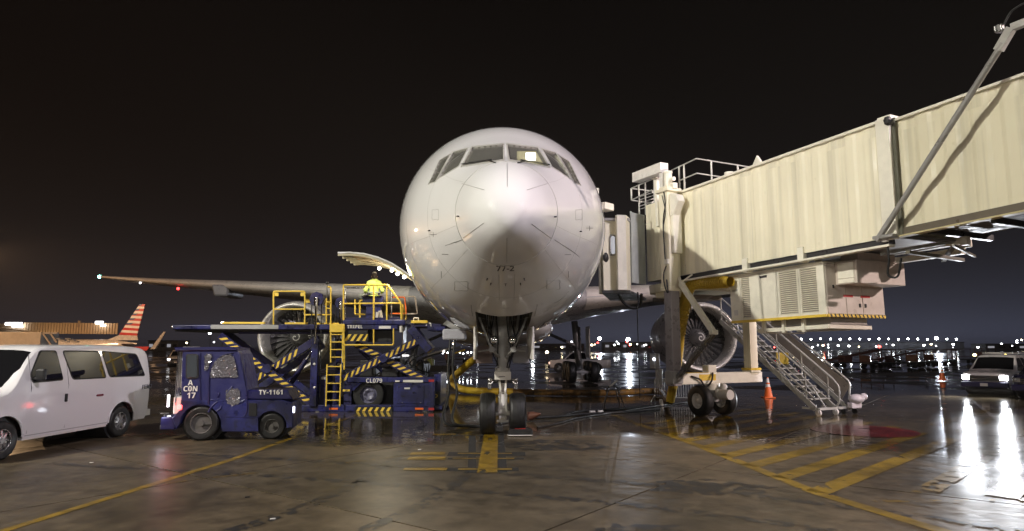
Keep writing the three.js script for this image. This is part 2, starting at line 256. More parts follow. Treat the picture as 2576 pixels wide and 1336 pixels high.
{ // hatched zone in front of the stair, a red disc near its far side
  const H1 = [3.35, -22.3], H2 = [4.27, -15.44], H3 = [4.72, -10.6], H4 = [5.4, -8.0], list = [stroke(H1, H2, 0.22), stroke(H2, H3, 0.24), stroke(H3, H4, 0.24)];
  const faint = [];
  for (let k = 0; k < 10; k++) {
    const z0 = -10.6 - k * 1.14, x0 = 4.25 + (z0 + 15.44) * 0.094 + 0.03, L = k < 2 ? 8.6 : 9.2 - k * 0.15, p = [x0, z0], q = [x0 + 0.71 * L, z0 - 0.70 * L];
    (k < 9 ? list : faint).push(stroke(p, q, 0.36));
  }
  marking('hatched_marking', list, yellowHatch, 'yellow diagonal hatching on the wet apron below the jet bridge');
  marking('hatched_marking', [...faint, stroke([11.5, -22.0], [4.6, -22.2], 0.2), stroke([12.2, -19.5], [17, -24], 0.3), stroke([11.5, -13.6], [16.5, -18.6], 0.34), stroke([10.8, -15.2], [16.0, -20.2], 0.34), stroke([11.5, -17.6], [15.5, -21.6], 0.34), stroke([10.2, -11.6], [14.6, -15.8], 0.34), stroke([-12, -26.5], [-6, -25.6], 0.25), stroke([-13, -31], [-6, -29], 0.25), stroke([-12, -22.4], [-8, -21.8], 0.22), stroke([1.8, -21.9], [9.5, -21.7], 0.16), stroke([2, -24.2], [9, -23.9], 0.18)], yellowFaint, 'worn far yellow strokes of the hatching near the stair foot');
  marking('red_disc_marking', [new THREE.CircleGeometry(1.32, 40).rotateX(-Math.PI / 2).translate(9.45, 0.009, -18.15)], redPaint, 'red painted disc on the hatched part of the apron');
  const gp = (X, Y) => { const p = ground(X, Y); return [p.x, p.z]; };
  marking('white_stroke', [stroke(gp(2439, 1003), gp(2600, 1124), 0.13)], whiteLine, 'thin white line running towards the headlights of the white vehicle');
  marking('hatched_marking', [stroke(gp(2322, 1241), gp(2499, 1135), 0.34), stroke(gp(2200, 1262), gp(2600, 1257), 0.12)], yellowFaint, 'worn yellow bar at the lower right beyond the hatching');
  marking('white_stroke', [stroke(gp(2518, 1250), gp(2640, 1140), 0.45)], lineMat(0.5, 0.5, 0.48, wornTex, 1.7), 'broad wet line painted white for its reflected light, cut by the lower right picture edge');  // light reflected off the wet line is painted in as white
}

// ---------------------------------------------------------------- terminal behind the camera: its floodlights light the stand and show in the nose
{
  const t = thing('terminal_building', 'long terminal front with floodlights behind the viewer', 'building', [0, 0, 24]);
  part('wall', [box(120, 11, 0.5, 0, 5.5, 0.25)], paint(rgb(0.04, 0.038, 0.035), 0.7), t);
  part('roof', [box(122, 0.5, 14, 0, 11.25, 6.6)], M.greyish, t);
  const lampY = 13;
  const floods = [[-24, 21, 3, 2950, [1, 0.965, 0.86], 0.4, 'bright warm floodlight on a tall mast ahead of the terminal, left of the stand'],
    [38, 15, -4, 2600, [1.0, 0.80, 0.76], 0.3, 'pinkish white floodlight on a mast right of the jet bridge'], [19, 22, 1, 1500, [0.95, 0.86, 1.0], 0.3, 'small violet-white floodlight on a mast above the stand'], [-46, 17, 12, 700, [1, 0.88, 0.74], 0.4, 'warm floodlight on a mast at the far left of the terminal']];
  floods.forEach(([x, y, z, cd, c, s, label]) => {
    const q = V(x * 0.12, 2, -18), p = V(x, y, z), dir = q.clone().sub(p).normalize();
    const f = thing('floodlight', label, 'floodlight', [x, 0, z]);
    part('mast', [rod(V(0, 0, 0.6), V(0, y, 0.6), 0.12, 12, 0.07), box(1.2, 0.1, 0.6, 0, y - 0.5, 0.4)], M.galv, f);
    const face = new THREE.CylinderGeometry(s, s, 0.04, 24).rotateX(Math.PI / 2), back = new THREE.CylinderGeometry(s * 1.08, s * 0.6, 0.5, 24).rotateX(Math.PI / 2).translate(0, 0, -0.3);
    const m4 = new THREE.Matrix4().lookAt(dir, V(0, 0, 0), V(0, 1, 0)); face.applyMatrix4(m4); back.applyMatrix4(m4);
    part('lamp_housing', back.translate(0, y, 0), M.darkMetal, f); part('lamp_face', face.translate(0, y, 0), glow(...c, 220), f);
    spotLamp('flood_beam', p.clone().addScaledVector(dir, 0.12), q, rgb(...c), cd, 46, 0.8, s);
  });
  for (let i = 0; i < 9; i++) {                                        // small wall lamps under the eaves
    const x = [-22, -9.5, -6, -1.5, 3, 8, 14, 20, 27][i], y = [9.0, 8.4, 8.6, 8.5, 8.5, 8.4, 8.3, 8.3, 8.3][i];
    const w = thing('wall_lamp', `${ORD[i]} wall lamp from the left under the terminal eaves`, 'wall lamp', [x, y, 23.7], 0, 'wall lamps along the terminal');
    part('lamp_housing', [box(0.6, 0.3, 0.3, 0, 0.12, 0.12)], M.darkMetal, w); part('lamp_face', [ball(0.42, 0, -0.15, -0.25)], i === 0 ? glow(1, 0.5, 0.2, 60) : glow(1, 0.95, 0.9, 90), w);
  }
}
// ---------------------------------------------------------------- the airliner, nose towards the viewer
const plane = thing('airliner', 'large white twin-engined airliner parked nose-on at the jet bridge', 'airliner', [-0.07, 0, -11.7], 0.03);
plane.updateMatrixWorld(true);
const onPlane = (X, Y, d) => plane.worldToLocal(at(X, Y, d));
const q2 = (pts) => { const c = curve(pts.map(([s, v]) => [Math.sqrt(s), v])); return (s) => c(Math.sqrt(Math.max(0, s))); };
const fTop = q2([[0, 4.62], [0.02, 4.80], [0.08, 4.97], [0.2, 5.16], [0.5, 5.46], [1.3, 5.97], [1.9, 6.26], [2.9, 6.86], [3.5, 7.18], [4.2, 7.56], [5, 7.94], [6, 8.27], [7.5, 8.55], [9, 8.70], [11, 8.75], [44, 8.75], [62, 8.1], [63, 7.7]]);
const fBot = q2([[0, 4.62], [0.02, 4.47], [0.08, 4.35], [0.2, 4.23], [0.5, 4.08], [1.3, 3.84], [2.2, 3.52], [3, 3.22], [4, 2.95], [5, 2.78], [6.5, 2.65], [9, 2.56], [11, 2.55], [42, 2.55], [50, 3.6], [62, 7.1], [63, 7.5]]);
const fWid = q2([[0, 0], [0.02, 0.165], [0.08, 0.31], [0.2, 0.46], [0.5, 0.68], [1.3, 1.03], [2.2, 1.46], [3, 1.84], [4, 2.27], [5, 2.58], [6, 2.79], [7, 2.92], [8.5, 3.04], [10, 3.09], [11.5, 3.10], [42, 3.10], [50, 2.7], [62, 0.5], [63, 0.2]]);
const fMid = q2([[0, 4.62], [1.3, 4.92], [2.2, 5.03], [4, 5.3], [7, 5.55], [11, 5.65], [42, 5.65], [62, 7.6], [63, 7.6]]);
const groove = (s) => 1 - 0.007 * Math.exp(-(((s - 1.3) / 0.012) ** 2));
function skin(s, th, off = 0) {
  const w = fWid(s) * groove(s), m = fMid(s), h = Math.sin(th) > 0 ? fTop(s) - m : m - fBot(s), p = V(w * Math.cos(th), m + h * groove(s) * Math.sin(th), -s);
  if (off) { const e = 1e-3, a = skin(s, th + e).sub(skin(s, th - e)), b = skin(s + e, th).sub(skin(Math.max(0, s - e), th)); p.addScaledVector(a.cross(b).normalize(), off * -1); }
  return p;
}
function hitSkin(o, dir) {                                             // where a line first meets the skin -> [s, th]
  const val = (p) => { const s = -p.z; if (s < 0) return 1; const m = fMid(s), h = p.y > m ? fTop(s) - m : m - fBot(s); return (p.x / Math.max(1e-4, fWid(s))) ** 2 + ((p.y - m) / Math.max(1e-4, h)) ** 2 - 1; };
  let t = 0; const step = 0.02; let p = o.clone();
  for (; t < 40; t += step) { p = o.clone().addScaledVector(dir, t); if (val(p) < 0) break; }
  let a = t - step, b = t; for (let k = 0; k < 24; k++) { const m = (a + b) / 2; if (val(o.clone().addScaledVector(dir, m)) < 0) b = m; else a = m; }
  p = o.clone().addScaledVector(dir, b); const s = -p.z, m = fMid(s);
  return [s, Math.atan2((p.y - m) / (p.y > m ? fTop(s) - m : m - fBot(s)), p.x / fWid(s))];
}
const seen = (X, Y) => { const o = plane.worldToLocal(V(0, EYE, 0)), q = plane.worldToLocal(at(X, Y, 30)); return hitSkin(o, q.sub(o).normalize()); };
{
  const st = []; for (let i = 0; i <= 72; i++) st.push(12 * (i / 72) ** 2);
  for (const s of [1.27, 1.288, 1.3, 1.312, 1.33]) st.push(s);
  for (const s of [14, 17, 20, 24, 28, 32, 36, 40, 42, 44, 46, 48, 50, 52, 54, 56, 58, 60, 62, 63]) st.push(s);
  st.sort((a, b) => a - b); st[st.length - 1] = 63;
  const N = 144, n = st.length;
  const hull = (inset, s0, s1) => {                                    // closed loft; inset shrinks it towards its axis
    const ss = s0 === undefined ? st : Array.from({ length: 16 }, (_, i) => lerp(s0, s1, i / 15));
    const rows = [s0 === undefined ? null : ss[0], ...ss, s0 === undefined ? null : ss[ss.length - 1]];
    const m = rows.length - 1, nn = s0 === undefined ? N : 64;
    return grid(nn, m, (u, v) => {
      const k = Math.round(v * m), i = clamp(k - 1, 0, ss.length - 1), s = ss[i], th = -2 * Math.PI * Math.round(u * nn) / nn;
      if (k === 0 || k === m) return V(0, fMid(s), -s);
      const p = skin(s, th); const c = V(0, fMid(s), -s); return c.add(p.sub(c).multiplyScalar(1 - inset / Math.max(0.3, fWid(s))));
    }, true);
  };
  // the six flight-deck windows: corners on the starboard side, mirrored for the other
  const wins = [[[1188, 371], [1265, 363.7], [1265, 401], [1164, 417.4]], [[1140.5, 383.2], [1176, 373.7], [1153.6, 418], [1103.2, 448.6]], [[1106, 404.3], [1131.5, 389.2], [1095, 456.7], [1080, 461.7]]];
  const patch = (corners, mirror, grow) => {                           // (u, v) -> [s, th] on the skin, the quad grown or shrunk
    const cx = corners.reduce((a, c) => a + c[0] / 4, 0), cy = corners.reduce((a, c) => a + c[1] / 4, 0);
    const k = corners.map((c, i) => { const a = corners[(i + 3) % 4], b = corners[(i + 1) % 4], u1 = [c[0] - a[0], c[1] - a[1]], u2 = [c[0] - b[0], c[1] - b[1]], l1 = Math.hypot(...u1), l2 = Math.hypot(...u2); return [c[0] + grow * (u1[0] / l1 + u2[0] / l2), c[1] + grow * (u1[1] / l1 + u2[1] / l2)]; });
    return (u, v) => { const X = lerp(lerp(k[0][0], k[1][0], u), lerp(k[3][0], k[2][0], u), v), Y = lerp(lerp(k[0][1], k[1][1], u), lerp(k[3][1], k[2][1], u), v); let [s, th] = seen(X, Y); if (mirror) th = Math.PI - th; return [s, th]; };
  };
  const rim = (f, n) => { const o = []; for (let e = 0; e < 4; e++) for (let i = 0; i < n; i++) { const t = i / n; o.push(f(...[[t, 0], [1, t], [1 - t, 1], [0, 1 - t]][e])); } return o; };
  const prism = (loopA, loopB) => {
    const n = loopA.length, pos = [], c = (l) => l.reduce((a, p) => a.add(p), V(0, 0, 0)).multiplyScalar(1 / n), A = c(loopA.map((p) => p.clone())), B = c(loopB.map((p) => p.clone())), tri = (...t) => t.forEach((p) => pos.push(p.x, p.y, p.z));
    for (let i = 0; i < n; i++) { const j = (i + 1) % n; tri(loopA[i], loopA[j], A); tri(loopB[j], loopB[i], B); tri(loopA[j], loopA[i], loopB[i]); tri(loopA[j], loopB[i], loopB[j]); }
    let vol = 0; for (let i = 0; i < pos.length; i += 9) vol += V(pos[i], pos[i + 1], pos[i + 2]).dot(V(pos[i + 3], pos[i + 4], pos[i + 5]).cross(V(pos[i + 6], pos[i + 7], pos[i + 8])));
    if (vol < 0) for (let i = 0; i < pos.length; i += 9) for (let k = 0; k < 3; k++) { const t = pos[i + 3 + k]; pos[i + 3 + k] = pos[i + 6 + k]; pos[i + 6 + k] = t; }
    const g = new THREE.BufferGeometry(); g.setAttribute('position', new THREE.Float32BufferAttribute(pos, 3)); const w = mergeVertices(g, 1e-5); w.computeVertexNormals(); return w;
  };
  const ev = new Evaluator(); ev.useGroups = true; ev.attributes = ['position', 'normal'];
  const mOut = new THREE.MeshStandardMaterial(), mIn = new THREE.MeshStandardMaterial(), mBay = new THREE.MeshStandardMaterial();
  const brush = (g, m) => { const b = new Brush(g, m); b.updateMatrixWorld(); return b; };
  let body = brush(hull(0), mOut);
  body = ev.evaluate(body, brush(hull(0.10, 1.95, 5.2), mIn), SUBTRACTION);
  for (const w of wins) for (const mir of [false, true]) {
    const r = rim(patch(w, mir, 0), 5);
    body = ev.evaluate(body, brush(prism(r.map(([s, th]) => skin(s, th, 0.06)), r.map(([s, th]) => skin(s, th, -0.22))), mIn), SUBTRACTION);
  }
  body = ev.evaluate(body, brush(box(1.36, 2.6, 3.3, 0, 2.7, -5.6), mBay), SUBTRACTION);
  const split = (mat) => {
    const mats = Array.isArray(body.material) ? body.material : [body.material], g = body.geometry, pos = [], nor = [];
    g.groups.forEach((gr) => { if (mats[gr.materialIndex] !== mat) return; for (let i = gr.start; i < gr.start + gr.count; i++) { const k = g.index ? g.index.getX(i) : i; pos.push(...[0, 1, 2].map((c) => g.attributes.position.getComponent(k, c))); nor.push(...[0, 1, 2].map((c) => g.attributes.normal.getComponent(k, c))); } });
    const o = new THREE.BufferGeometry(); o.setAttribute('position', new THREE.Float32BufferAttribute(pos, 3)); o.setAttribute('normal', new THREE.Float32BufferAttribute(nor, 3)); return o;
  };
  M.fuselage = new THREE.MeshPhysicalMaterial({ color: rgb(0.74, 0.735, 0.72), map: every(streakTex, 4.7, 5.3), roughness: 0.34, clearcoat: 1, clearcoatRoughness: 0.045, bumpMap: every(roughTex, 2.4), bumpScale: 0.0012 });
  M.fuselage.map = null; M.fuselage.roughness = 0.38; M.fuselage.specularIntensity = 0.12; M.fuselage.bumpMap = null; M.fuselage.ior = 1.55; M.fuselage.clearcoatRoughness = 0.03;
  part('fuselage', split(mOut), M.fuselage, plane);
  part('flight_deck', split(mIn), paint(rgb(0.20, 0.195, 0.16), 0.6), plane);
  const bay = part('gear_bay', split(mBay), paint(rgb(0.22, 0.21, 0.19), 0.6, { map: dirty }), plane);
  const frameMat = paint(rgb(0.40, 0.40, 0.37), 0.35);
  for (const [i, w] of wins.entries()) for (const mir of [false, true]) {
    const g = patch(w, mir, 1.0), a = patch(w, mir, 0.0), b = patch(w, mir, i === 0 ? 3.6 : 2.6);
    const pane = part('window', grid(8, 8, (u, v) => { const [s, th] = g(u, v); return skin(s, th, -0.02); }), new THREE.MeshPhysicalMaterial({ color: rgb(0.50, 0.49, 0.43), roughness: 0.12, transmission: 0.78, thickness: 0, ior: 1.5 }), plane);
    const ra = rim(a, 6), rb = rim(b, 6), n = ra.length;
    part('window_frame', [grid(n, 3, (u, v) => { const k = Math.round(u * n) % n, L = [[ra, -0.03], [ra, 0.008], [rb, 0.008], [rb, -0.004]][Math.round(v * 3)]; return skin(...L[0][k], L[1]); })].map((q) => toCreasedNormals(q, 0.5)), frameMat, pane);
  }
  // inside the deck: glare shield, a lit panel and the pale bulkhead behind it
  part('glare_shield', [rbox(2.3, 0.16, 0.5, 0.05, 0, 6.02, -2.85)], M.black, plane);
  const lp = onPlane(1335, 394, 15.6);
  part('bulkhead', [box(0.7, 0.52, 0.06, lp.x + 0.02, lp.y - 0.10, lp.z - 0.12)], paint(rgb(0.55, 0.54, 0.38), 0.5), plane);
  part('flight_deck_lamp', [rbox(0.25, 0.20, 0.04, 0.02, lp.x, lp.y, lp.z)], glow(1, 0.97, 0.9, 6), plane);
  pointLamp('flight_deck_light', plane.localToWorld(V(lp.x, lp.y, lp.z + 0.15)), rgb(1, 0.95, 0.8), 1.2, 0.1);
  for (const mir of [1, -1]) {                                         // wipers, static ports, seams
    const a = seen(1163, 415), b = seen(1240, 405), c = seen(1225, 407); const f = ([s, th], o) => skin(s, mir > 0 ? th : Math.PI - th, o);
    part('wiper', [rod(f(a, 0.03), f(b, 0.03), 0.012, 6), rod(f(c, 0.04), f(seen(1247, 411), 0.015), 0.014, 6)], M.black, plane);
    for (const [X, Y] of [[1155, 544], [1082, 580], [1226, 700], [1235, 712]]) { const p = seen(X, Y); part('probe', [rod(f(p, -0.01), f(p, 0.05), 0.014, 6), rod(f(p, 0.05), f([p[0] - 0.10, p[1]], 0.07), 0.009, 6)], M.darkMetal, plane); }
    for (const [p, q] of [[[1236, 502], [1188, 583]], [[1160, 660], [1213, 612]]].slice(1)) { /* lower diverters below */ }
  }
  const pathOn = (a, b, o) => Array.from({ length: 7 }, (_, i) => { const [s, th] = seen(lerp(a[0], b[0], i / 6), lerp(a[1], b[1], i / 6)); return skin(s, th, o); });
  const strips = [[[1276, 412], [1276, 470]], [[1163, 462], [1219, 478]], [[1377, 462], [1325, 478]], [[1166, 598], [1217, 561]], [[1386, 599], [1337, 563]], [[1275, 660], [1275, 598]]];
  for (const [a, b] of strips) part("diverter_strip", [tube(pathOn(a, b, 0.002), 0.006, 12, 5)], M.greyish, plane);
  const c = seen(1272, 682);
  const text = (X, Y) => { const [s, th] = seen(X, Y); return skin(s, th, 0.002); };
  const seams = [[[1190, 700], [1190, 820]], [[1354, 700], [1340, 820]]];
  // small stencils under the nose
  const stencil = (t, X, Y, size) => part('stencil', [letters(t, 1, 0.002, (x, y, z) => { const p = text(X + x * size * 1.25, Y - y * size); return p; })], paint(rgb(0.05, 0.05, 0.05), 0.4), plane);
  stencil('77-2', 1271, 682, 13.5); stencil('T', 1272, 720, 7);
  // panel seams on the lower nose: dark sealant lines
  const seam = (pts, r = 0.006) => part('panel_seam', [tube(pts.map(([X, Y]) => { const [s, th] = seen(X, Y); return skin(s, th, 0.0); }), r, 0, 5)], paint(rgb(0.10, 0.10, 0.10), 0.5), plane);
  seam([[1185, 768], [1188, 790], [1190, 815]]); seam([[1352, 766], [1346, 790], [1341, 815]]); seam([[1185, 768], [1270, 775], [1352, 766]], 0.004);
  seam([[1362, 765], [1405, 757], [1432, 732]], 0.005); seam([[1235, 757], [1306, 757]], 0.003); seam([[1255, 690], [1256, 755]], 0.003); seam([[1295, 690], [1293, 755]], 0.003);
  seam([[1165, 603], [1120, 618]], 0.004); seam([[1395, 603], [1450, 640], [1480, 672]], 0.005);
  for (const [X, Y, w, h] of [[1090, 590, 9, 0], [1090, 590, 0, 6], [1483, 574, 9, 0], [1483, 574, 0, 6], [1120, 640, 8, 0], [1428, 640, 8, 0], [1430, 690, 0, 8], [1110, 690, 0, 8]]) seam([[X - w, Y - h], [X, Y], [X + w, Y + h]], 0.006);
  for (const [X, Y, w, h] of [[1160, 720, 16, 11], [1392, 716, 16, 11], [1095, 540, 8, 12], [1456, 540, 8, 12]]) seam([[X - w, Y - h], [X, Y - h], [X + w, Y - h], [X + w, Y], [X + w, Y + h], [X, Y + h], [X - w, Y + h], [X - w, Y], [X - w, Y - h]], 0.003);
  for (const s of [2.75, 4.4, 5.9, 7.4]) part('skin_joint', [tube(Array.from({ length: 72 }, (_, i) => skin(s + 0.25 * Math.max(0, Math.sin(i / 72 * 2 * Math.PI)) * (s > 4 ? 0 : 1), i / 72 * 2 * Math.PI, -0.0015)), 0.0035, 144, 5, true)], paint(rgb(0.28, 0.28, 0.27), 0.5), plane);
  for (const th of [0.62, Math.PI - 0.62, -0.25, Math.PI + 0.25, -0.75, Math.PI + 0.75]) part('skin_joint', [tube(Array.from({ length: 24 }, (_, i) => skin(lerp(1.34, 8.4, i / 23), th, -0.0015)), 0.003, 60, 5)], paint(rgb(0.30, 0.30, 0.29), 0.5), plane);
  part('radome_joint', [tube(Array.from({ length: 72 }, (_, i) => skin(1.3, i / 72 * 2 * Math.PI, 0.003)), 0.010, 144, 6, true)], paint(rgb(0.42, 0.42, 0.40), 0.5), plane);
  // bulge with the external power receptacle, drain mast and blade aerials below
  const pw = onPlane(1136, 846, 21.5);
  part('power_receptacle', [rbox(0.75, 0.36, 0.8, 0.08, pw.x + 0.1, pw.y + 0.05, pw.z)], paint(rgb(0.45, 0.46, 0.52), 0.35), plane);
  for (const s of [9.5, 13]) part('blade_aerial', [mv(plate(shape([[0, 0], [0.35, 0], [0.25, -0.38], [0.1, -0.38]]), 0.03, 0.01), 0, 0, 0, 0, Math.PI / 2).translate(0.05, 2.56, -s)], M.offWhite, plane);
  // row of small lights along the port lower side catching the floodlight
  for (const [X, Y] of [[1473, 770], [1451, 803], [1418, 838], [1398, 851], [1374, 866]]) { const [s, th] = seen(X - 6, Y - 4); const p = skin(s, th, 0.02); part('belly_lamp', [ball(0.035, p.x, p.y, p.z)], M.chrome, plane); }
  // forward port door behind the bridge cab and the open cargo door
  part('passenger_door', [grid(8, 8, (u, v) => skin(lerp(6.2, 7.3, u), lerp(-0.12, 0.52, v), 0.012))], M.offWhite, plane);
}
{ // cargo door, swung up; near edge faces the viewer
  const P = [[850, 634], [880, 633], [915, 636], [950, 645], [985, 660], [1012, 677], [1030, 690]].map(([X, Y]) => onPlane(X, Y, 22.4));
  const door = sub('cargo_door', plane, 'open curved cargo door raised beside the nose');
  const band = (pts, z0, z1, t) => { const out = []; const n = pts.length - 1; out.push(grid(n, 1, (u, v) => { const p = pts[Math.round(u * n)]; return V(p.x, p.y, lerp(z0, z1, v)); }), grid(n, 1, (u, v) => { const p = pts[Math.round(u * n)]; return V(p.x, p.y - t, lerp(z1, z0, v)); }), grid(n, 1, (u, v) => { const p = pts[Math.round(u * n)]; return V(p.x, p.y - t * v, z0); }), grid(n, 1, (u, v) => { const p = pts[Math.round(u * n)]; return V(p.x, p.y - t * (1 - v), z1); })); const a = pts[0]; out.push(box(0.01, t, Math.abs(z1 - z0), a.x, a.y - t / 2, (z0 + z1) / 2)); return out; };
  const z0 = P[0].z;
  part('door_skin', band(P, z0, z0 - 2.7, 0.05), M.fuselage, door);
  for (const k of [0.02, 0.7, 1.35, 2.0, 2.62]) part('door_rib', band(P.map((p) => V(p.x, p.y - 0.05, p.z)), z0 - k, z0 - k - 0.07, 0.08), paint(rgb(0.50, 0.46, 0.32), 0.5), door);
  part('door_lining', band(P.slice(1).map((p) => V(p.x, p.y - 0.07, p.z)), z0 - 0.12, z0 - 2.55, 0.03), paint(rgb(0.30, 0.20, 0.11), 0.5), door);
  for (const [X, Y] of [[954, 675], [986, 680], [1000, 689], [1017, 697]]) { const p = onPlane(X, Y, 22.9); part('door_lamp', [ball(0.06, p.x, p.y, p.z)], glow(1, 0.95, 0.8, 14), door); }
  pointLamp('door_light', at(985, 700, 23.4), rgb(1, 0.9, 0.68), 8, 0.2);
}
function wing(side) {                                                  // side -1: on the left of the picture
  const secs = [[2.6, 19.2, 13.6, 4.45, 0.135, 4], [9.6, 24.0, 8.7, 5.25, 0.135, 2], [16, 28.6, 6.4, 5.9, 0.14, 1], [24, 34.3, 3.9, 6.75, 0.13, 0], [29.6, 38.2, 2.0, 7.42, 0.11, -1], [30.0, 39.0, 0.9, 7.5, 0.09, -1]];
  const prof = (t) => { const x = t < 0.5 ? (1 - 2 * t) ** 1.6 : (2 * t - 1) ** 1.6, yt = 5 * (0.2969 * Math.sqrt(x) - 0.126 * x - 0.3516 * x * x + 0.2843 * x ** 3 - 0.1036 * x ** 4); return [x, (t < 0.5 ? yt : -yt * 0.75) + 0.02 * Math.sin(Math.PI * x)]; };
  const place = (f, t, grow = 1) => { const i = Math.min(secs.length - 2, Math.floor(f)), k = f - i, S = secs[i].map((v, j) => lerp(v, secs[i + 1][j], k)), [x, y] = prof(t), a = S[5] * D2R, cx = x * S[2], cy = y * S[4] * S[2] * grow; return V(side * S[0], S[3] + cy * Math.cos(a) - cx * Math.sin(a), -(S[1] + cx * Math.cos(a))); };
  const w = sub('wing', plane);
  const flip = (g) => { if (side < 0) { const ix = g.index.array; for (let i = 0; i < ix.length; i += 3) { const t = ix[i + 1]; ix[i + 1] = ix[i + 2]; ix[i + 2] = t; } g.computeVertexNormals(); } return g; };
  part('wing_panel', [flip(grid(30, 20, (u, v) => place(v * 4.999, u)))], paint(rgb(0.36, 0.36, 0.37), 0.32), w);
  part('leading_edge', [flip(grid(10, 20, (u, v) => { const p = place(lerp(0.25, 4.9, v), lerp(0.36, 0.62, u), 1.04); p.z += 0.02; return p; }))], paint(rgb(0.62, 0.60, 0.56), 0.35), w);
  { const p = place(2.12, 0.36); part('flap_track_fairing', [plate(roundShape([[-0.55, 0.3], [0.55, 0.3], [0.48, -0.42], [-0.34, -0.42]], 0.16), 2.6, 0.1).translate(p.x, p.y - 0.62, p.z - 1.6)], paint(rgb(0.30, 0.30, 0.31), 0.35), w); const q = place(2.62, 0.55); if (side < 0) part('red_marker_lamp', [ball(0.09, q.x, q.y - 0.28, q.z)], glow(1, 0.03, 0.03, 6), w); }
  const tip = place(4.9, 0.5); part('navigation_lamp', [ball(0.12, tip.x, tip.y, tip.z + 0.1)], side < 0 ? glow(0.25, 1, 0.75, 14) : glow(1, 0.05, 0.03, 10), w);
  const bl = place(3.2, 0.62); part('strobe_lamp', [ball(0.06, bl.x, bl.y - 0.05, bl.z)], glow(1, 0.95, 0.9, 8), w);
  // engine
  const ey = 2.68, es = 19.3, ex = side > 0 ? 9.72 : -9.54, e = sub('engine', plane);
  e.position.set(ex, ey, -es); e.rotation.set(0, side * 0.012, 0);
  const L = (pts, n = 56) => lathe(pts, n).rotateX(Math.PI / 2);       // lathe axis y -> forward (+z)
  part('inlet_lip', [L([[1.395, -0.36], [1.41, -0.2], [1.45, -0.06], [1.51, 0], [1.57, -0.03], [1.63, -0.14], [1.68, -0.36]])], paint(rgb(0.80, 0.79, 0.74), 0.28, { metal: 0.35 }), e);
  part('nacelle', [L([[1.68, -0.362], [1.73, -0.8], [1.75, -1.6], [1.70, -3], [1.5, -4.3], [1.35, -4.9], [0.9, -4.9], [0.62, -6.2], [0.4, -6.2], [0.4, -4]])], paint(rgb(0.26, 0.26, 0.28), 0.35, { coat: 0.5 }), e);  // silver-grey shell coloured darker to stand for the bridge's shade
  part('inlet_barrel', [L([[1.40, -1.35], [1.385, -1.0], [1.38, -0.7], [1.394, -0.362]])], paint(rgb(0.40, 0.40, 0.38), 0.35), e);
  part('fan_case', [L([[0.01, -1.5], [1.41, -1.5], [1.41, -1.352]])], M.black, e);
  const blade = grid(4, 10, (u, v) => { const r = lerp(0.40, 1.375, v), ang = lerp(28, 62, v) * D2R, ch = lerp(0.26, 0.40, v) * (u - 0.5), cam = 0.05 * (0.25 - (u - 0.5) ** 2) * 4; const sw = 0.10 * Math.sin(v * 3); return V(ch * Math.sin(ang) + cam + sw * 0.4, r, -1.12 - ch * Math.cos(ang) * 0.8); });
  const bladeMat = paint(rgb(0.20, 0.20, 0.20), 0.28, { metal: 0.75, side: THREE.DoubleSide });
  for (let k = 0; k < 26; k++) { const m = part('fan_blade', blade, bladeMat, e, null, true); m.rotation.z = k / 26 * 2 * Math.PI; }
  part('spinner', [L([[0.43, -1.1], [0.40, -0.95], [0.28, -0.68], [0.14, -0.5], [0.05, -0.45], [0.0, -0.445]], 32)], paint(rgb(0.13, 0.13, 0.13), 0.35, { metal: 0.3 }), e);
  part('spinner_swirl', [tube(Array.from({ length: 22 }, (_, k) => { const t = k / 21, a = t * 2 * Math.PI * 1.25 + 0.4, r = lerp(0.02, 0.22, t); return V(r * Math.cos(a), r * Math.sin(a), -0.44 - 0.16 * (r / 0.22) ** 1.3 + 0.012); }), 0.022, 60, 6)], paint(rgb(0.75, 0.75, 0.72), 0.5), e);
  part('pylon', [mv(plate(shape([[-1.6, 1.5], [-5.5, 1.2], [-5.5, 2.4], [-3.2, 2.1]]), 0.42, 0.1), 0, 0, 0, 0, -Math.PI / 2).translate(0.21, 0, 0)], M.greyish, e);
}
wing(-1); wing(1);
// belly fairing and main landing gear
part('belly_fairing', [ball(1, 0, 3.25, -27, 3.15, 1.15, 11, 28)], M.fuselage, plane);
for (const s of [-1, 1]) {
  const g = sub('main_gear', plane); g.position.set(s * 5.4, 0, -31.4);
  for (const z of [1.46, 0, -1.46]) for (const x of [-0.70, 0.70]) {
    part('tyre', [lathe([[0.3, -0.22], [0.52, -0.26], [0.63, -0.2], [0.655, -0.08], [0.655, 0.08], [0.63, 0.2], [0.52, 0.26], [0.3, 0.22]], 28).rotateZ(Math.PI / 2).translate(x, 0.655, z)], M.rubber, g);
  }
  part('bogie_beam', [rod(V(0, 0.66, 1.5), V(0, 0.66, -1.5), 0.18, 12), ...[1.46, 0, -1.46].map((z) => rod(V(-0.7, 0.655, z), V(0.7, 0.655, z), 0.1, 10))], M.greyish, g);
  part('strut', [rod(V(0, 0.7, 0), V(-s * 0.3, 3.9, 0), 0.22, 14), rod(V(0, 1.0, 0.3), V(-s * 0.2, 2.2, 0.35), 0.08, 8), rod(V(0, 2.2, 0), V(-s * 2.6, 3.3, 0.6), 0.1, 8), rod(V(0, 2.0, 0.2), V(-s * 0.3, 3.4, 2.2), 0.09, 8)], paint(rgb(0.16, 0.165, 0.18), 0.4), g);
  part('gear_door', [rbox(0.06, 2.0, 1.6, 0.02, s * 0.55, 2.55, 0)], M.offWhite, g);
}
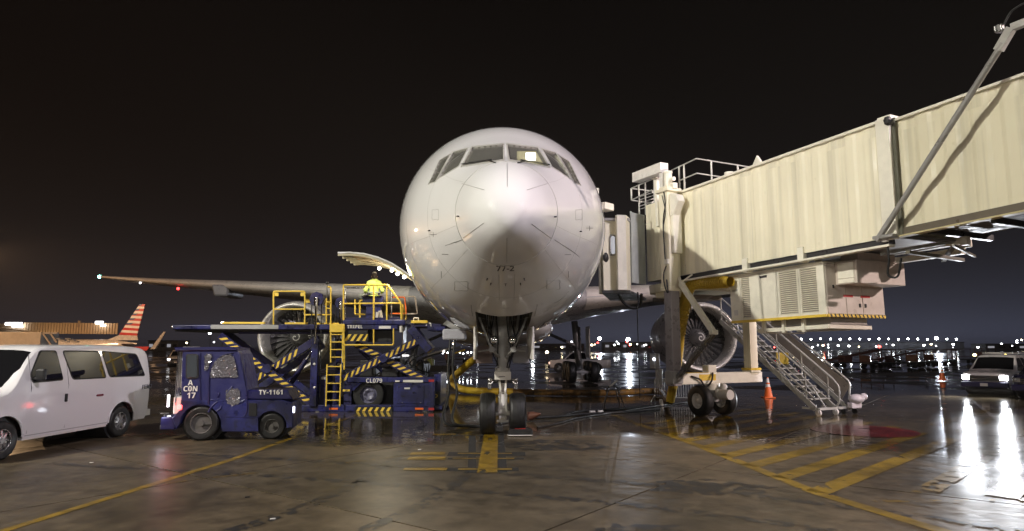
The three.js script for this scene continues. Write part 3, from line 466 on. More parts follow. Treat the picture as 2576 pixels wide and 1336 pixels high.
{ // nose landing gear
  const g = sub('nose_gear', plane); g.position.set(0, 0, -5.86);
  const P = (X, Y, d = 17.1) => onPlane(X, Y, d).sub(g.position);
  const tyre = lathe([[0.26, -0.165], [0.40, -0.205], [0.47, -0.205], [0.505, -0.175], [0.521, -0.12], [0.514, -0.113], [0.523, -0.10], [0.527, -0.06], [0.519, -0.052], [0.528, -0.045], [0.53, 0.0], [0.521, 0.006], [0.53, 0.012], [0.527, 0.06], [0.519, 0.068], [0.523, 0.10], [0.514, 0.113], [0.521, 0.12], [0.505, 0.175], [0.47, 0.205], [0.40, 0.205], [0.26, 0.165]], 56).rotateZ(Math.PI / 2);
  for (const x of [-0.385, 0.385]) {
    part('tyre', [tyre.clone().translate(x, 0.525, 0)], M.rubber, g);
    part('rim', [lathe([[0.04, -0.10], [0.2, -0.14], [0.26, -0.17], [0.27, -0.165], [0.27, 0.165], [0.26, 0.17], [0.2, 0.14], [0.04, 0.10]], 32).rotateZ(Math.PI / 2).translate(x, 0.525, 0)], M.steel, g);
  }
  part('axle', [rod(V(-0.42, 0.525, 0), V(0.42, 0.525, 0), 0.06, 12), rbox(0.26, 0.24, 0.24, 0.04, 0, 0.62, 0), rbox(0.2, 0.1, 0.3, 0.03, 0, 0.42, 0.06), box(0.3, 0.05, 0.06, 0, 0.34, 0.12)], M.offWhite, g);
  part('piston', [rod(V(0, 0.62, 0), V(0, 1.66, 0.02), 0.105, 20)], M.chrome, g);
  part('piston_sleeve', [rod(V(0, 0.72, 0), V(0, 1.02, 0), 0.125, 18)], M.offWhite, g);
  part('strut', [rod(V(0, 1.6, 0.02), V(0, 3.6, -0.2), 0.165, 20), rod(V(0, 1.6, 0.02), V(0, 1.7, 0.02), 0.2, 20)], paint(rgb(0.50, 0.50, 0.49), 0.3), g);
  part('torque_link', [beam(V(-0.09, 0.6, 0.12), V(-0.06, 1.12, 0.42), 0.05, 0.05), beam(V(0.09, 0.6, 0.12), V(0.06, 1.12, 0.42), 0.05, 0.05), beam(V(-0.06, 1.12, 0.42), V(-0.1, 1.55, 0.16), 0.05, 0.05), beam(V(0.06, 1.12, 0.42), V(0.1, 1.55, 0.16), 0.05, 0.05)], M.offWhite, g);
  const c = P(1264.5, 945, 17.25);
  part('steering_box', [rbox(0.43, 0.22, 0.26, 0.03, c.x, c.y, c.z)], M.white, g);
  part('steering_plate', [box(0.16, 0.014, 0.006, c.x - 0.02, c.y - 0.02, c.z + 0.133)], M.black, g);
  part('steering_collar', [rod(V(0, c.y - 0.17, 0.02), V(0, c.y - 0.10, 0.02), 0.26, 20), rbox(0.62, 0.08, 0.2, 0.03, 0, c.y - 0.16, 0.1), rbox(0.34, 0.1, 0.2, 0.03, 0, c.y + 0.17, 0.05)], M.darkMetal, g);
  for (const x of [-1, 1]) {
    part('steering_actuator', [rod(V(x * 0.32, c.y - 0.19, -0.1), V(x * 0.32, c.y - 0.15, 0.28), 0.07, 14), ball(0.07, x * 0.33, c.y - 0.12, 0.28), rbox(0.1, 0.16, 0.1, 0.02, x * 0.34, c.y - 0.28, 0.2)], M.steel, g);
    const t = x < 0 ? P(1242.4, 856, 17.0) : P(1289, 856, 17.0), h = x < 0 ? P(1236.7, 879, 16.9) : P(1291.3, 879, 16.9);
    part('taxi_lamp', [cyl(0.105, 0.1, 28, t.x, t.y, t.z, Math.PI / 2), new THREE.TorusGeometry(0.105, 0.014, 8, 28).translate(t.x, t.y, t.z + 0.05)], M.darkMetal, g);
    part('taxi_lamp_lens', [ball(0.092, t.x, t.y, t.z + 0.045, 1, 1, 0.35, 20)], M.chrome, g);
    part('brace_joint', [cyl(0.075, 0.12, 20, h.x, h.y, h.z, Math.PI / 2), cyl(0.035, 0.15, 12, h.x, h.y, h.z, Math.PI / 2)], M.greyish, g);
    part('brace', [rod(h, V(x * 0.07, 1.95, 0.05), 0.035, 8), rod(h, V(x * 0.62, 3.0, 0.3), 0.03, 8), rod(h, P(x < 0 ? 1203 : 1322, 885, 16.9), 0.022, 8), rod(V(x * 0.16, 2.0, 0), V(x * 0.28, 3.3, -0.4), 0.06, 10), rod(V(x * 0.3, 2.1, -0.5), V(x * 0.45, 3.4, 0.5), 0.03, 8)], M.greyish, g);
    const a = P(x < 0 ? 1195 : 1336, 822, 15.9), b = P(x < 0 ? 1195 : 1336, 905, 16.0);
    part('gear_door', [rbox(0.05, a.y - b.y, 2.5, 0.02, x * 0.70, (a.y + b.y) / 2, a.z - 1.15), box(0.015, 0.3, 0.5, x * 0.67, b.y + 0.42, a.z - 0.1)], M.offWhite, g);
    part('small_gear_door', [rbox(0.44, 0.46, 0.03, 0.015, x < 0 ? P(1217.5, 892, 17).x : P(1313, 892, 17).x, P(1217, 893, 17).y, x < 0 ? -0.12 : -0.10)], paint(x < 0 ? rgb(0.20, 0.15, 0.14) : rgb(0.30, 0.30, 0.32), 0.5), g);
    for (let k = 0; k < 5; k++) part('hydraulic_line', [tube([V(x * rr(0.05, 0.3), 1.7 + rr(0, 0.3), rr(-0.1, 0.2)), V(x * rr(0.1, 0.4), 2.3, rr(-0.3, 0.3)), V(x * rr(0.1, 0.55), 3.0, rr(-0.3, 0.4)), V(x * rr(0.1, 0.5), 3.7, rr(-0.3, 0.4))], 0.016, 18, 5)], rnd() < 0.4 ? M.steel : M.black, g);
  }
}
// ---------------------------------------------------------------- jet bridge; local x runs along the tunnel, z out of its near wall
const BK = 1.058;
const bridge = thing('jet_bridge', 'cream corrugated jet bridge reaching across the right half to the airliner', 'jet bridge', [5.15 * BK, 0, -20.5 * BK], -Math.atan2(0.898, 0.44));
bridge.updateMatrixWorld(true);
const toB = (p) => bridge.worldToLocal(p.clone());
const onB = (X, Y, d) => toB(at(X, Y, d));
function wallPt(X, Y, z = 0) { const o = toB(V(0, EYE, 0)), q = onB(X, Y, 30), d = q.sub(o), t = (z - o.z) / d.z; return o.addScaledVector(d, t); }
const pink = paint(rgb(0.62, 0.56, 0.50), 0.4), greenGrey = paint(rgb(0.50, 0.54, 0.52), 0.45);
{
  const corr = (x0, x1, yb, yt, z, pitch, deep, dirn) => {             // trapezoidal corrugated wall; yb, yt are functions of x
    const xs = []; for (let x = x0; x < x1; x += pitch) for (const [f, h] of [[0, 0], [0.36, 0], [0.52, 1], [0.84, 1]]) if (x + f * pitch <= x1) xs.push([x + f * pitch, h]);
    xs.push([x1, 0]); const n = xs.length - 1;
    const f = (i, v) => { const [x, h] = xs[i]; return V(x, lerp(yb(x), yt(x), v), z - dirn * deep * h); };
    return toCreasedNormals(grid(n, 4, (u, v) => f(Math.round(dirn > 0 ? u * n : (1 - u) * n), v)), 0.3);
  };
  const line = (a, b) => (x) => a[1] + (b[1] - a[1]) * (x - a[0]) / (b[0] - a[0]);
  const W = 2.75;
  const ob = line([-0.05 * BK, 4.55], [7.03 * BK, 4.75]), ot = line([0, 7.28], [7.2 * BK, 7.49]);
  const A = sub('tunnel', bridge);
  const xa0 = -1.55, xa1 = 7.05 * BK;
  partEach('corrugated_wall', [corr(xa0, xa1, ob, ot, 0, 0.50, 0.026, 1), corr(xa0, xa1, ob, ot, -W, 0.50, 0.026, -1)], M.cream, A);
  const run = (z, y0, w, h, f, x0, x1, mat, name) => part(name, [beam(V(x0, f(x0) + y0, z), V(x1, f(x1) + y0, z), w, h)], mat, A);
  run(0.03, 0.03, 0.09, 0.07, ot, xa0 + 0.9, xa1, M.creamPlain, 'roof_edge'); run(-W - 0.03, 0.03, 0.09, 0.07, ot, xa0, xa1, M.creamPlain, 'roof_edge');
  part('tunnel_roof', [beam(V(xa0, ot(xa0), -W / 2), V(xa1, ot(xa1), -W / 2), W - 0.1, 0.05)], M.greyish, A);
  part('tunnel_floor', [beam(V(xa0, ob(xa0) + 0.05, -W / 2), V(xa1, ob(xa1) + 0.05, -W / 2), W - 0.14, 0.1)], M.greyish, A);
  run(-0.10, -0.08, 0.06, 0.16, ob, xa0 + 1.4, xa1, M.darkMetal, 'lower_rail_web'); run(0.0, -0.19, 0.22, 0.055, ob, xa0 + 1.55, xa1, M.creamPlain, 'lower_rail');
  run(-W, -0.14, 0.2, 0.16, ob, xa0 + 1.4, xa1, M.creamPlain, 'lower_rail');
  // flange that collars the thinner inner tunnel
  const fx = xa1 + 0.16, fb = ob(fx) - 0.02, ft = ot(fx) + 0.02;
  partEach('collar_frame', [rbox(0.34, ft - fb + 0.1, 0.10, 0.02, fx - 0.15, (fb + ft) / 2, 0.03), rbox(0.34, ft - fb + 0.1, 0.10, 0.02, fx - 0.15, (fb + ft) / 2, -W - 0.03), rbox(0.34, 0.12, W, 0.02, fx - 0.15, ft + 0.06, -W / 2)], M.creamPlain, A);
  part('collar_seal', [rbox(0.10, ft - fb - 0.05, 0.08, 0.03, fx + 0.07, (fb + ft) / 2, -0.03), rbox(0.10, 0.1, W, 0.03, fx + 0.07, ft - 0.03, -W / 2)], paint(rgb(0.10, 0.10, 0.07), 0.6), A);
  part('collar_motor', [rbox(0.12, 0.2, 0.14, 0.04, fx + 0.02, ft - 0.06, 0.1), cyl(0.05, 0.2, 12, fx + 0.05, ft - 0.08, 0.12, 0, 0, 1)], M.black, A);
  const B = sub('inner_tunnel', bridge), x0 = fx, x1 = 17.5;
  const ib = line([7.35 * BK, 4.93], [9.62 * BK, 5.04]), it = line([7.53 * BK, 7.45], [9.82 * BK, 7.53]);
  partEach('corrugated_wall', [corr(x0, x1, ib, it, -0.10, 0.58, 0.032, 1), corr(x0, x1, ib, it, -W + 0.10, 0.58, 0.032, -1)], paint(rgb(0.74, 0.71, 0.56), 0.5, { map: streak }), B);
  partEach('roof_edge', [beam(V(x0, it(x0) + 0.03, -0.07), V(x1, it(x1) + 0.03, -0.07), 0.1, 0.06), beam(V(x0, it(x0) + 0.03, -W + 0.07), V(x1, it(x1) + 0.03, -W + 0.07), 0.1, 0.06)], M.creamPlain, B);
  part('tunnel_roof', [beam(V(x0, it(x0), -W / 2), V(x1, it(x1), -W / 2), W - 0.3, 0.05)], M.greyish, B);
  part('tunnel_floor', [beam(V(x0, ib(x0) + 0.06, -W / 2), V(x1, ib(x1) + 0.06, -W / 2), W - 0.32, 0.1)], paint(rgb(0.12, 0.11, 0.10), 0.6), B);
  partEach('lower_rail', [beam(V(x0, ib(x0) - 0.08, -0.09), V(x1, ib(x1) - 0.08, -0.09), 0.14, 0.17)], paint(rgb(0.12, 0.10, 0.07), 0.5), B);
  part('lower_flange', [beam(V(x0, ib(x0) - 0.19, -0.02), V(x1, ib(x1) - 0.19, -0.02), 0.2, 0.035)], paint(rgb(0.55, 0.48, 0.26), 0.5), B);
  for (let k = 0; k < 6; k++) part('cross_member', [beam(V(x0 + 0.6 + k * 1.3, ib(x0) - 0.12, -0.2), V(x0 + 0.6 + k * 1.3, ib(x0) - 0.12, -W + 0.2), 0.12, 0.14)], M.darkMetal, B);
  // cable carriage hanging under the joint
  const e = wallPt(2428, 606, -1.2);
  partEach('cable_carriage', [beam(V(fx - 0.6, 4.42, -0.2), V(e.x - 0.2, e.y + 0.02, e.z), 0.1, 0.07), beam(V(fx - 0.4, 4.36, -2.3), V(e.x - 0.2, e.y - 0.02, e.z), 0.1, 0.06), beam(V(fx, 4.40, -0.3), V(fx, 4.34, -2.4), 0.1, 0.08), beam(V(fx + 0.9, 4.45, -0.5), V(fx + 0.5, 4.34, -2.0), 0.05, 0.05)], paint(rgb(0.16, 0.15, 0.12), 0.5), bridge);
  part('carriage_end', [rbox(0.16, 0.20, 0.16, 0.02, e.x, e.y, e.z), rbox(0.4, 0.1, 0.1, 0.02, e.x - 0.25, e.y - 0.02, e.z)], M.creamPlain, bridge);
  const jb = wallPt(2226, 600, 0.12);
  part('junction_box', [rbox(0.13, 0.12, 0.1, 0.01, jb.x, jb.y - 0.02, jb.z)], M.white, bridge);
  part('hanging_cable', [tube([V(jb.x, jb.y - 0.05, 0.05), V(jb.x, jb.y - 0.5, 0.03), V(jb.x - 0.05, jb.y - 0.85, 0), V(jb.x + 0.1, jb.y - 0.9, -0.05), V(jb.x + 0.08, jb.y - 0.45, -0.3)], 0.025)], M.cable, bridge);
  // slanting support pole with a lamp at its head
  const p0 = wallPt(2212, 597, 0.25), p1 = wallPt(2524, 108, 0.55), dirp = p1.clone().sub(p0).normalize();
  part('support_pole', [rod(p0, p1, 0.062, 16), rbox(0.5, 0.08, 0.2, 0.02, p0.x + 0.1, p0.y, p0.z - 0.05), beam(p0.clone().addScaledVector(dirp, -0.1), p0.clone().addScaledVector(dirp, 0.5), 0.1, 0.1)], paint(rgb(0.34, 0.34, 0.33), 0.4, { metal: 0.3 }), bridge);
  const h = p1.clone(), h2 = wallPt(2545, 70, 0.55), h3 = V(h2.x + 1.6, h2.y + 0.05, 0.5);
  part('pole_head', [beam(h.clone().addScaledVector(dirp, -0.15), h2, 0.12, 0.16), beam(h2, h3, 0.12, 0.14)], paint(rgb(0.42, 0.42, 0.40), 0.4), bridge);
  part('pole_lamp', [rbox(0.10, 0.16, 0.12, 0.02, h2.x - 0.16, h2.y + 0.05, 0.6), rbox(0.03, 0.13, 0.1, 0.01, h2.x - 0.23, h2.y + 0.05, 0.62)], M.steel, bridge);
  part('pole_cable', [tube([V(h2.x - 0.1, h2.y + 0.1, 0.6), V(h2.x + 0.05, h2.y + 0.3, 0.6), V(h2.x + 0.4, h2.y + 0.38, 0.6)], 0.02)], M.cable, bridge);

  // lift column, cross beam and drive bogie
  const c = sub('lift_column', bridge), cx = 0.12, cz = 0.36;
  part('outer_column', [rbox(0.46, 3.45, 0.44, 0.03, cx, 5.78, cz), rbox(0.66, 0.12, 0.6, 0.03, cx, 7.36, cz), rbox(0.5, 0.14, 0.5, 0.03, cx, 4.10, cz)], M.cream, c);
  part('column_bracket', [mv(plate(shape([[0, 0], [0.34, -0.12], [0.42, -0.34], [0.14, -0.75], [0, -0.8]]), 0.3, 0.02), cx + 0.23, 7.25, cz - 0.15), rbox(0.14, 1.5, 0.34, 0.02, cx + 0.30, 6.0, cz - 0.05)], M.creamPlain, c);
  part('column_motor', [cyl(0.13, 0.5, 18, cx + 0.02, 7.75, cz), cyl(0.15, 0.05, 18, cx + 0.02, 8.0, cz), cyl(0.16, 0.05, 18, cx + 0.02, 7.5, cz), cyl(0.07, 0.2, 12, cx + 0.22, 7.72, cz, 0, 0, Math.PI / 2), rbox(0.24, 0.2, 0.2, 0.03, cx + 0.26, 7.48, cz)], M.creamPlain, c);
  part('inner_column', [rbox(0.36, 3.2, 0.34, 0.02, cx + 0.02, 2.6, cz)], paint(rgb(0.36, 0.34, 0.36), 0.35, { metal: 0.2 }), c);
  part('column_shoe', [rbox(0.42, 0.4, 0.42, 0.03, cx + 0.02, 1.28, cz)], M.greyish, c);
  part('column_cable', [tube([V(cx + 0.08, 7.3, cz + 0.25), V(cx + 0.14, 6.9, cz + 0.25), V(cx + 0.02, 6.4, cz + 0.25), V(cx + 0.03, 5.4, cz + 0.25), V(cx + 0.08, 4.9, cz + 0.25)], 0.018), tube([V(cx - 0.02, 7.2, cz + 0.24), V(cx + 0.12, 6.6, cz + 0.24), V(cx + 0.0, 6.2, cz + 0.24)], 0.014), tube([V(cx + 0.1, 4.85, cz + 0.25), V(cx - 0.02, 4.6, cz + 0.26), V(cx + 0.02, 4.2, cz + 0.27), V(cx + 0.16, 3.95, cz + 0.26), V(cx + 0.1, 4.4, cz + 0.25)], 0.02)], M.black, c);
  part('column_switch_box', [rbox(0.2, 0.16, 0.08, 0.02, cx + 0.12, 4.98, cz + 0.25)], M.creamPlain, c);
  const lp = wallPt(1648, 905, 0.5);
  partEach('control_box', [rbox(0.3, 0.5, 0.2, 0.03, lp.x - 0.02, lp.y - 0.05, 0.5), rbox(0.2, 0.6, 0.16, 0.03, lp.x + 0.12, lp.y - 0.6, 0.45)], M.greyish, c);
  part('beacon_lamp', [ball(0.05, lp.x + 0.1, lp.y + 0.02, 0.62)], glow(0.8, 0.9, 1, 4), c);
  const f2 = -W - 0.25;
  part('far_column', [rbox(0.32, 3.2, 0.34, 0.02, cx + 0.02, 2.9, f2), rbox(0.46, 3.0, 0.44, 0.03, cx, 5.9, f2), rbox(0.42, 0.1, 0.44, 0.02, cx + 0.02, 1.42, f2)], M.cream, c);
  part('far_column_foot', [rbox(0.44, 0.08, 0.5, 0.02, cx + 0.02, 1.49, f2)], M.yellow, c);
  const bg = sub('drive_bogie', bridge);
  part('cross_beam', [rbox(0.34, 0.36, cz - f2 + 0.5, 0.03, cx, 1.22, (cz + f2) / 2 - 0.1)], M.creamPlain, bg);
  partEach('beam_mark', [box(0.30, 0.006, 0.9, cx, 1.404, -0.55), box(0.006, 0.2, 0.7, cx + 0.174, 1.25, -0.9)], M.yellow, bg);
  partEach('slew_post', [rbox(0.3, 0.25, 0.36, 0.03, cx, 1.52, -1.15), cyl(0.28, 0.22, 24, cx, 0.95, -1.2)], M.creamPlain, bg);
  part('bogie_frame', [rbox(0.3, 0.24, 1.0, 0.04, cx, 0.78, -1.2), beam(V(cx, 0.55, -0.95), V(cx, 0.55, -1.5), 0.3, 0.2)], M.greyish, bg);
  for (const z of [-0.72, -1.72]) {
    const wy = 0.5;
    part('tyre', [lathe([[0.25, -0.15], [0.42, -0.17], [0.48, -0.13], [0.5, -0.05], [0.5, 0.05], [0.48, 0.13], [0.42, 0.17], [0.25, 0.15]], 40).rotateX(Math.PI / 2).translate(cx, wy, z)], M.rubber, bg);
    part('rim', [lathe([[0.0, -0.08], [0.08, -0.10], [0.1, -0.06], [0.2, -0.05], [0.24, -0.13], [0.262, -0.15], [0.262, 0.15], [0.24, 0.13], [0.2, 0.05], [0.1, 0.06], [0.08, 0.12], [0, 0.12]], 32).rotateX(Math.PI / 2).translate(cx, wy, z), ...Array.from({ length: 8 }, (_, k) => ball(0.018, cx + 0.15 * Math.cos(k * 0.785), wy + 0.15 * Math.sin(k * 0.785), z + 0.06, 1, 1, 1, 6))], M.offWhite, bg);
  }
  part('drive_motor', [cyl(0.16, 0.5, 18, cx + 0.55, 0.72, -1.25, 0, 0, Math.PI / 2), cyl(0.18, 0.06, 18, cx + 0.32, 0.72, -1.25, 0, 0, Math.PI / 2), ball(0.12, cx + 0.4, 0.95, -1.35)], M.offWhite, bg);
  part('drive_cable', [tube([V(cx + 0.2, 1.4, -1.1), V(cx + 0.3, 1.15, -0.95), V(cx + 0.2, 0.95, -0.8), V(cx + 0.25, 1.2, -0.5), V(cx + 0.2, 1.3, -0.2)], 0.03)], M.cable, bg);
  // folding strut between the tunnel and the bogie
  const s0 = wallPt(1712, 712, 0.30), s1 = wallPt(1795, 836, 0.34), s2 = wallPt(1693, 962, 0.38);
  partEach('folding_strut', [beam(s0, s1, 0.13, 0.17), beam(wallPt(1706, 690, 0.1), s0, 0.08, 0.1), beam(wallPt(1742, 690, 0.05), s0, 0.04, 0.05), rbox(0.16, 0.14, 0.24, 0.02, s1.x, s1.y, s1.z)], M.creamPlain, bridge);
  partEach('lower_strut', [beam(s1.clone().add(V(0.03, 0, 0.06)), s2.clone().add(V(0.03, 0, 0.06)), 0.05, 0.09), beam(s1.clone().add(V(0, 0, -0.08)), s2.clone().add(V(0, 0, -0.08)), 0.06, 0.12)], M.steel, bridge);

  // mast with the white arm box, vent slats and the handrails on the roof
  const a0 = wallPt(1594, 420, 0.45), a1 = wallPt(1666, 423, 0.45);
  part('arm_box', [rbox(a1.x - a0.x, 0.34, 0.34, 0.015, (a0.x + a1.x) / 2, a1.y + 0.03, 0.36), rbox(0.17, 0.9, 0.2, 0.02, a1.x - 0.08, a1.y - 0.5, 0.36)], M.white, bridge);
  part('arm_cable', [tube([V(a0.x + 0.06, a0.y - 0.12, 0.36), V(a0.x + 0.05, a0.y - 1.2, 0.3), V(a0.x - 0.05, a0.y - 1.9, 0.1)], 0.008)], M.cable, bridge);
  const m0 = wallPt(1652, 452, 0.16), m1 = wallPt(1658, 570, 0.16);
  part('side_post', [beam(m0, m1, 0.14, 0.16, V(0, 0, 1)), rbox(0.24, 0.03, 0.2, 0.01, m0.x - 0.04, m0.y + 0.04, 0.16)], M.creamPlain, bridge);
  const rail = (pts, r = 0.024) => pipe(pts, r, 0.04, 8), tops = (X, Y, z = -0.12) => wallPt(X, Y, z);
  const k0 = tops(1690, 428), k1 = tops(1752, 399), k2 = V(k1.x, k1.y, -W + 0.15), g0 = tops(1710, 454), g1 = tops(1753, 436), g2 = V(g1.x, g1.y, -W + 0.15);
  const post = (p, yb) => rod(p, V(p.x, yb, p.z), 0.03, 8), l1 = k0.clone().lerp(k1, 0.3), l2 = k0.clone().lerp(k1, 0.5), t1 = k1.clone().lerp(k2, 0.25), t2 = k1.clone().lerp(k2, 0.72);
  part('roof_handrail', [rail([k0, k1, k2, V(k2.x - 1.6, k2.y, k2.z)]), rail([g0, g1, g2, V(g2.x - 1.6, g2.y, g2.z)]), ...[l1, l2, t1, t2, k1].slice(0, 4).map((p) => post(p, ot(p.x))), post(V(k2.x - 0.8, k2.y, k2.z), 7.3), post(k2, 7.3)], M.galv, bridge);
  const b0 = tops(1645, 449, -0.1), b1 = tops(1588, 474, -0.1), b2 = V(b1.x, b1.y, -W + 0.6), c0 = tops(1640, 478, -0.1), c1 = tops(1588, 504, -0.1), c2 = V(c1.x, c1.y, -W + 0.6);
  part('cab_handrail', [rail([b0, b1, b2]), rail([c0, c1, c2]), ...[0, 0.34, 0.62, 1].map((t) => { const p = b1.clone().lerp(b0, t); return post(p, t ? 6.95 : c1.y); }), post(b2, 7.0)], M.galv, bridge);
  for (let k = 0; k < 5; k++) { const p = wallPt(1626, 482 + k * 8, -0.5); part('roof_vent_slat', [box(0.75, 0.025, 0.7, p.x, p.y, -0.8, 0.35)], M.galv, bridge); }
  const rx = wallPt(1822, 440, -0.3); partEach('roof_fitting', [cyl(0.14, 0.16, 18, rx.x + 0.1, ot(rx.x) + 0.2, -0.4), cyl(0.2, 0.05, 18, rx.x + 0.1, ot(rx.x) + 0.1, -0.4), mv(plate(shape([[0, 0], [0.36, 0], [0.18, 0.26]]), 0.1, 0.02), wallPt(1895, 424).x, ot(3.3) + 0.06, -0.05), rbox(0.9, 0.2, 0.6, 0.03, 1.5, ot(1.5) + 0.12, -0.9)], M.creamPlain, bridge);

  // rotunda curtain and cab
  const cab = sub('cab', bridge), WC = (X, Y, d) => onB(X, Y, d);
  const wallOf = (pts, d, y0, y1, thick, name, mat) => {               // upright panel through two points seen on the photo
    const [a, b] = pts, p = WC(a[0], 600, a[1]), q = WC(b[0], 600, b[1]); p.y = q.y = (y0 + y1) / 2;
    return part(name, [beam(p, q, thick, y1 - y0)], mat, cab);
  };
  const yC0 = 4.08, yC1 = 6.55;
  wallOf([[1516, 21.6], [1551, 21.7]], 0, yC0 - 0.1, 6.42, 0.06, 'cab_wall', M.cream);
  wallOf([[1552, 21.35], [1574, 21.4]], 0, yC0, yC1, 0.08, 'cab_panel', M.creamPlain);
  wallOf([[1574, 21.4], [1582, 21.9]], 0, yC0, yC1, 0.08, 'cab_panel', M.cream);
  wallOf([[1551, 21.4], [1553, 21.7]], 0, yC0, yC1, 0.06, 'cab_panel', M.cream);
  const cr = WC(1562, 600, 23), ca = WC(1540, 600, 21.9);
  const rim2 = (X0, X1, d0, d1, y) => [WC(X0, 600, d0), WC(X1, 600, d0), WC(X1 + 40, 600, d1), WC(X0 + 20, 600, d1)].map((p) => V(p.x, y, p.z));
  const slab = (pts, h) => { const g = new THREE.ExtrudeGeometry(shape(pts.map((p) => [p.x, -p.z])), { depth: h, bevelEnabled: false }); return g.rotateX(-Math.PI / 2).translate(0, pts[0].y, 0); };
  part('cab_roof', [slab(rim2(1512, 1582, 21.5, 25, 6.40), 0.08)], M.greyish, cab);
  part('cab_floor', [slab(rim2(1512, 1582, 21.5, 25, 3.98), 0.10)], M.darkMetal, cab);
  const hd = WC(1523, 521, 21.2); part('cab_hood', [rbox(0.34, 0.24, 0.5, 0.03, hd.x, hd.y, hd.z, 0, 0.35)], M.creamPlain, cab);
  const cn = WC(1524, 640, 21.3); part('cab_lever', [ball(0.1, cn.x, cn.y - 0.1, cn.z, 0.8, 1.6, 1)], M.darkMetal, cab);
  const ow = WC(1541, 617, 21.62), wn = WC(1545, 617, 21.63).sub(ow).setY(0).normalize(), mo = new THREE.Matrix4().makeBasis(wn, V(0, 1, 0), wn.clone().cross(V(0, 1, 0)).normalize());
  const oval = (w, hh, t) => { const s = roundShape([[-w / 2, -hh / 2], [w / 2, -hh / 2], [w / 2, hh / 2], [-w / 2, hh / 2]], w / 2); return plate(s, t, 0.01, 8); };
  part('cab_window_frame', [oval(0.22, 0.72, 0.05).applyMatrix4(mo).translate(ow.x, ow.y, ow.z)], M.steel, cab);
  part('cab_window', [oval(0.13, 0.60, 0.06).applyMatrix4(mo).translate(ow.x, ow.y, ow.z)], glow(0.75, 0.78, 0.9, 0.35), cab);
  const vb = WC(1503, 500, 22.6); part('cab_frame_post', [rbox(0.09, 1.6, 0.09, 0.02, vb.x, vb.y - 0.42, vb.z), rbox(0.3, 0.06, 0.06, 0.02, vb.x - 0.16, vb.y + 0.32, vb.z)], M.creamPlain, cab);
  // bellows against the fuselage
  for (let k = 0; k < 5; k++) { const p = WC(1508 + k * 3, 600, 22.0 + k * 0.1); part('bellows_fold', [rbox(0.07, 2.5, 0.25, 0.03, p.x, 5.25, p.z, 0, 1.1)], M.creamPlain, cab); }
  { const a = WC(1588, 600, 21.9), b = WC(1622, 600, 22.6); const n = 20;
    for (let k = 0; k < n; k++) { const t = (k + 0.5) / n, p = a.clone().lerp(b, t), bulge = 0.18 * Math.sin(Math.PI * t); part('curtain_slat', [rbox(b.distanceTo(a) / n * 0.92, 2.42, 0.05, 0.012, p.x, 5.58, p.z + bulge, 0, -Math.atan2(b.z - a.z, b.x - a.x) - 0.3 * (0.5 - t))], greenGrey, cab); }
    for (const [y, hh] of [[5.75, 0.26], [5.28, 0.26]]) { const p = a.clone().lerp(b, 0.36); partEach('curtain_plate', [box(0.24, hh, 0.012, p.x, y, p.z + 0.215, 0, -Math.atan2(b.z - a.z, b.x - a.x))], paint(rgb(0.30, 0.33, 0.32), 0.5), cab); }
    const mid = a.clone().lerp(b, 0.75); mid.z -= 2.1;
    part('rotunda_roof', [cyl(1.45, 0.12, 40, mid.x, 6.86, mid.z)], paint(rgb(0.10, 0.10, 0.09), 0.5), cab);
    part('rotunda_base', [cyl(1.42, 0.28, 40, mid.x, 4.26, mid.z, 0, 0, 0, 1.45), rbox(1.3, 0.36, 0.6, 0.04, mid.x + 0.3, 4.1, mid.z + 1.0)], M.cream, cab);
    part('rotunda_drum', [cyl(1.0, 2.5, 40, mid.x, 5.6, mid.z - 0.3)], M.darkMetal, cab);
    part('under_frame', [rbox(1.8, 0.16, 1.6, 0.03, mid.x, 3.92, mid.z + 0.2), rbox(0.5, 0.5, 0.5, 0.05, mid.x + 0.2, 3.65, mid.z + 0.6), rbox(0.9, 0.3, 0.3, 0.03, WC(1700, 735, 23).x, WC(1700, 735, 23).y, -0.8)], paint(rgb(0.16, 0.14, 0.12), 0.5), cab);
    part('under_cable', [tube([WC(1555, 735, 22), WC(1568, 760, 22), WC(1592, 775, 22.2), WC(1610, 768, 22.4), WC(1614, 740, 22.6)], 0.05, 30, 8), tube([WC(1604, 735, 22.2), WC(1606, 760, 22.2), WC(1603, 778, 22.2)], 0.03)], M.cable, cab);
  }
}
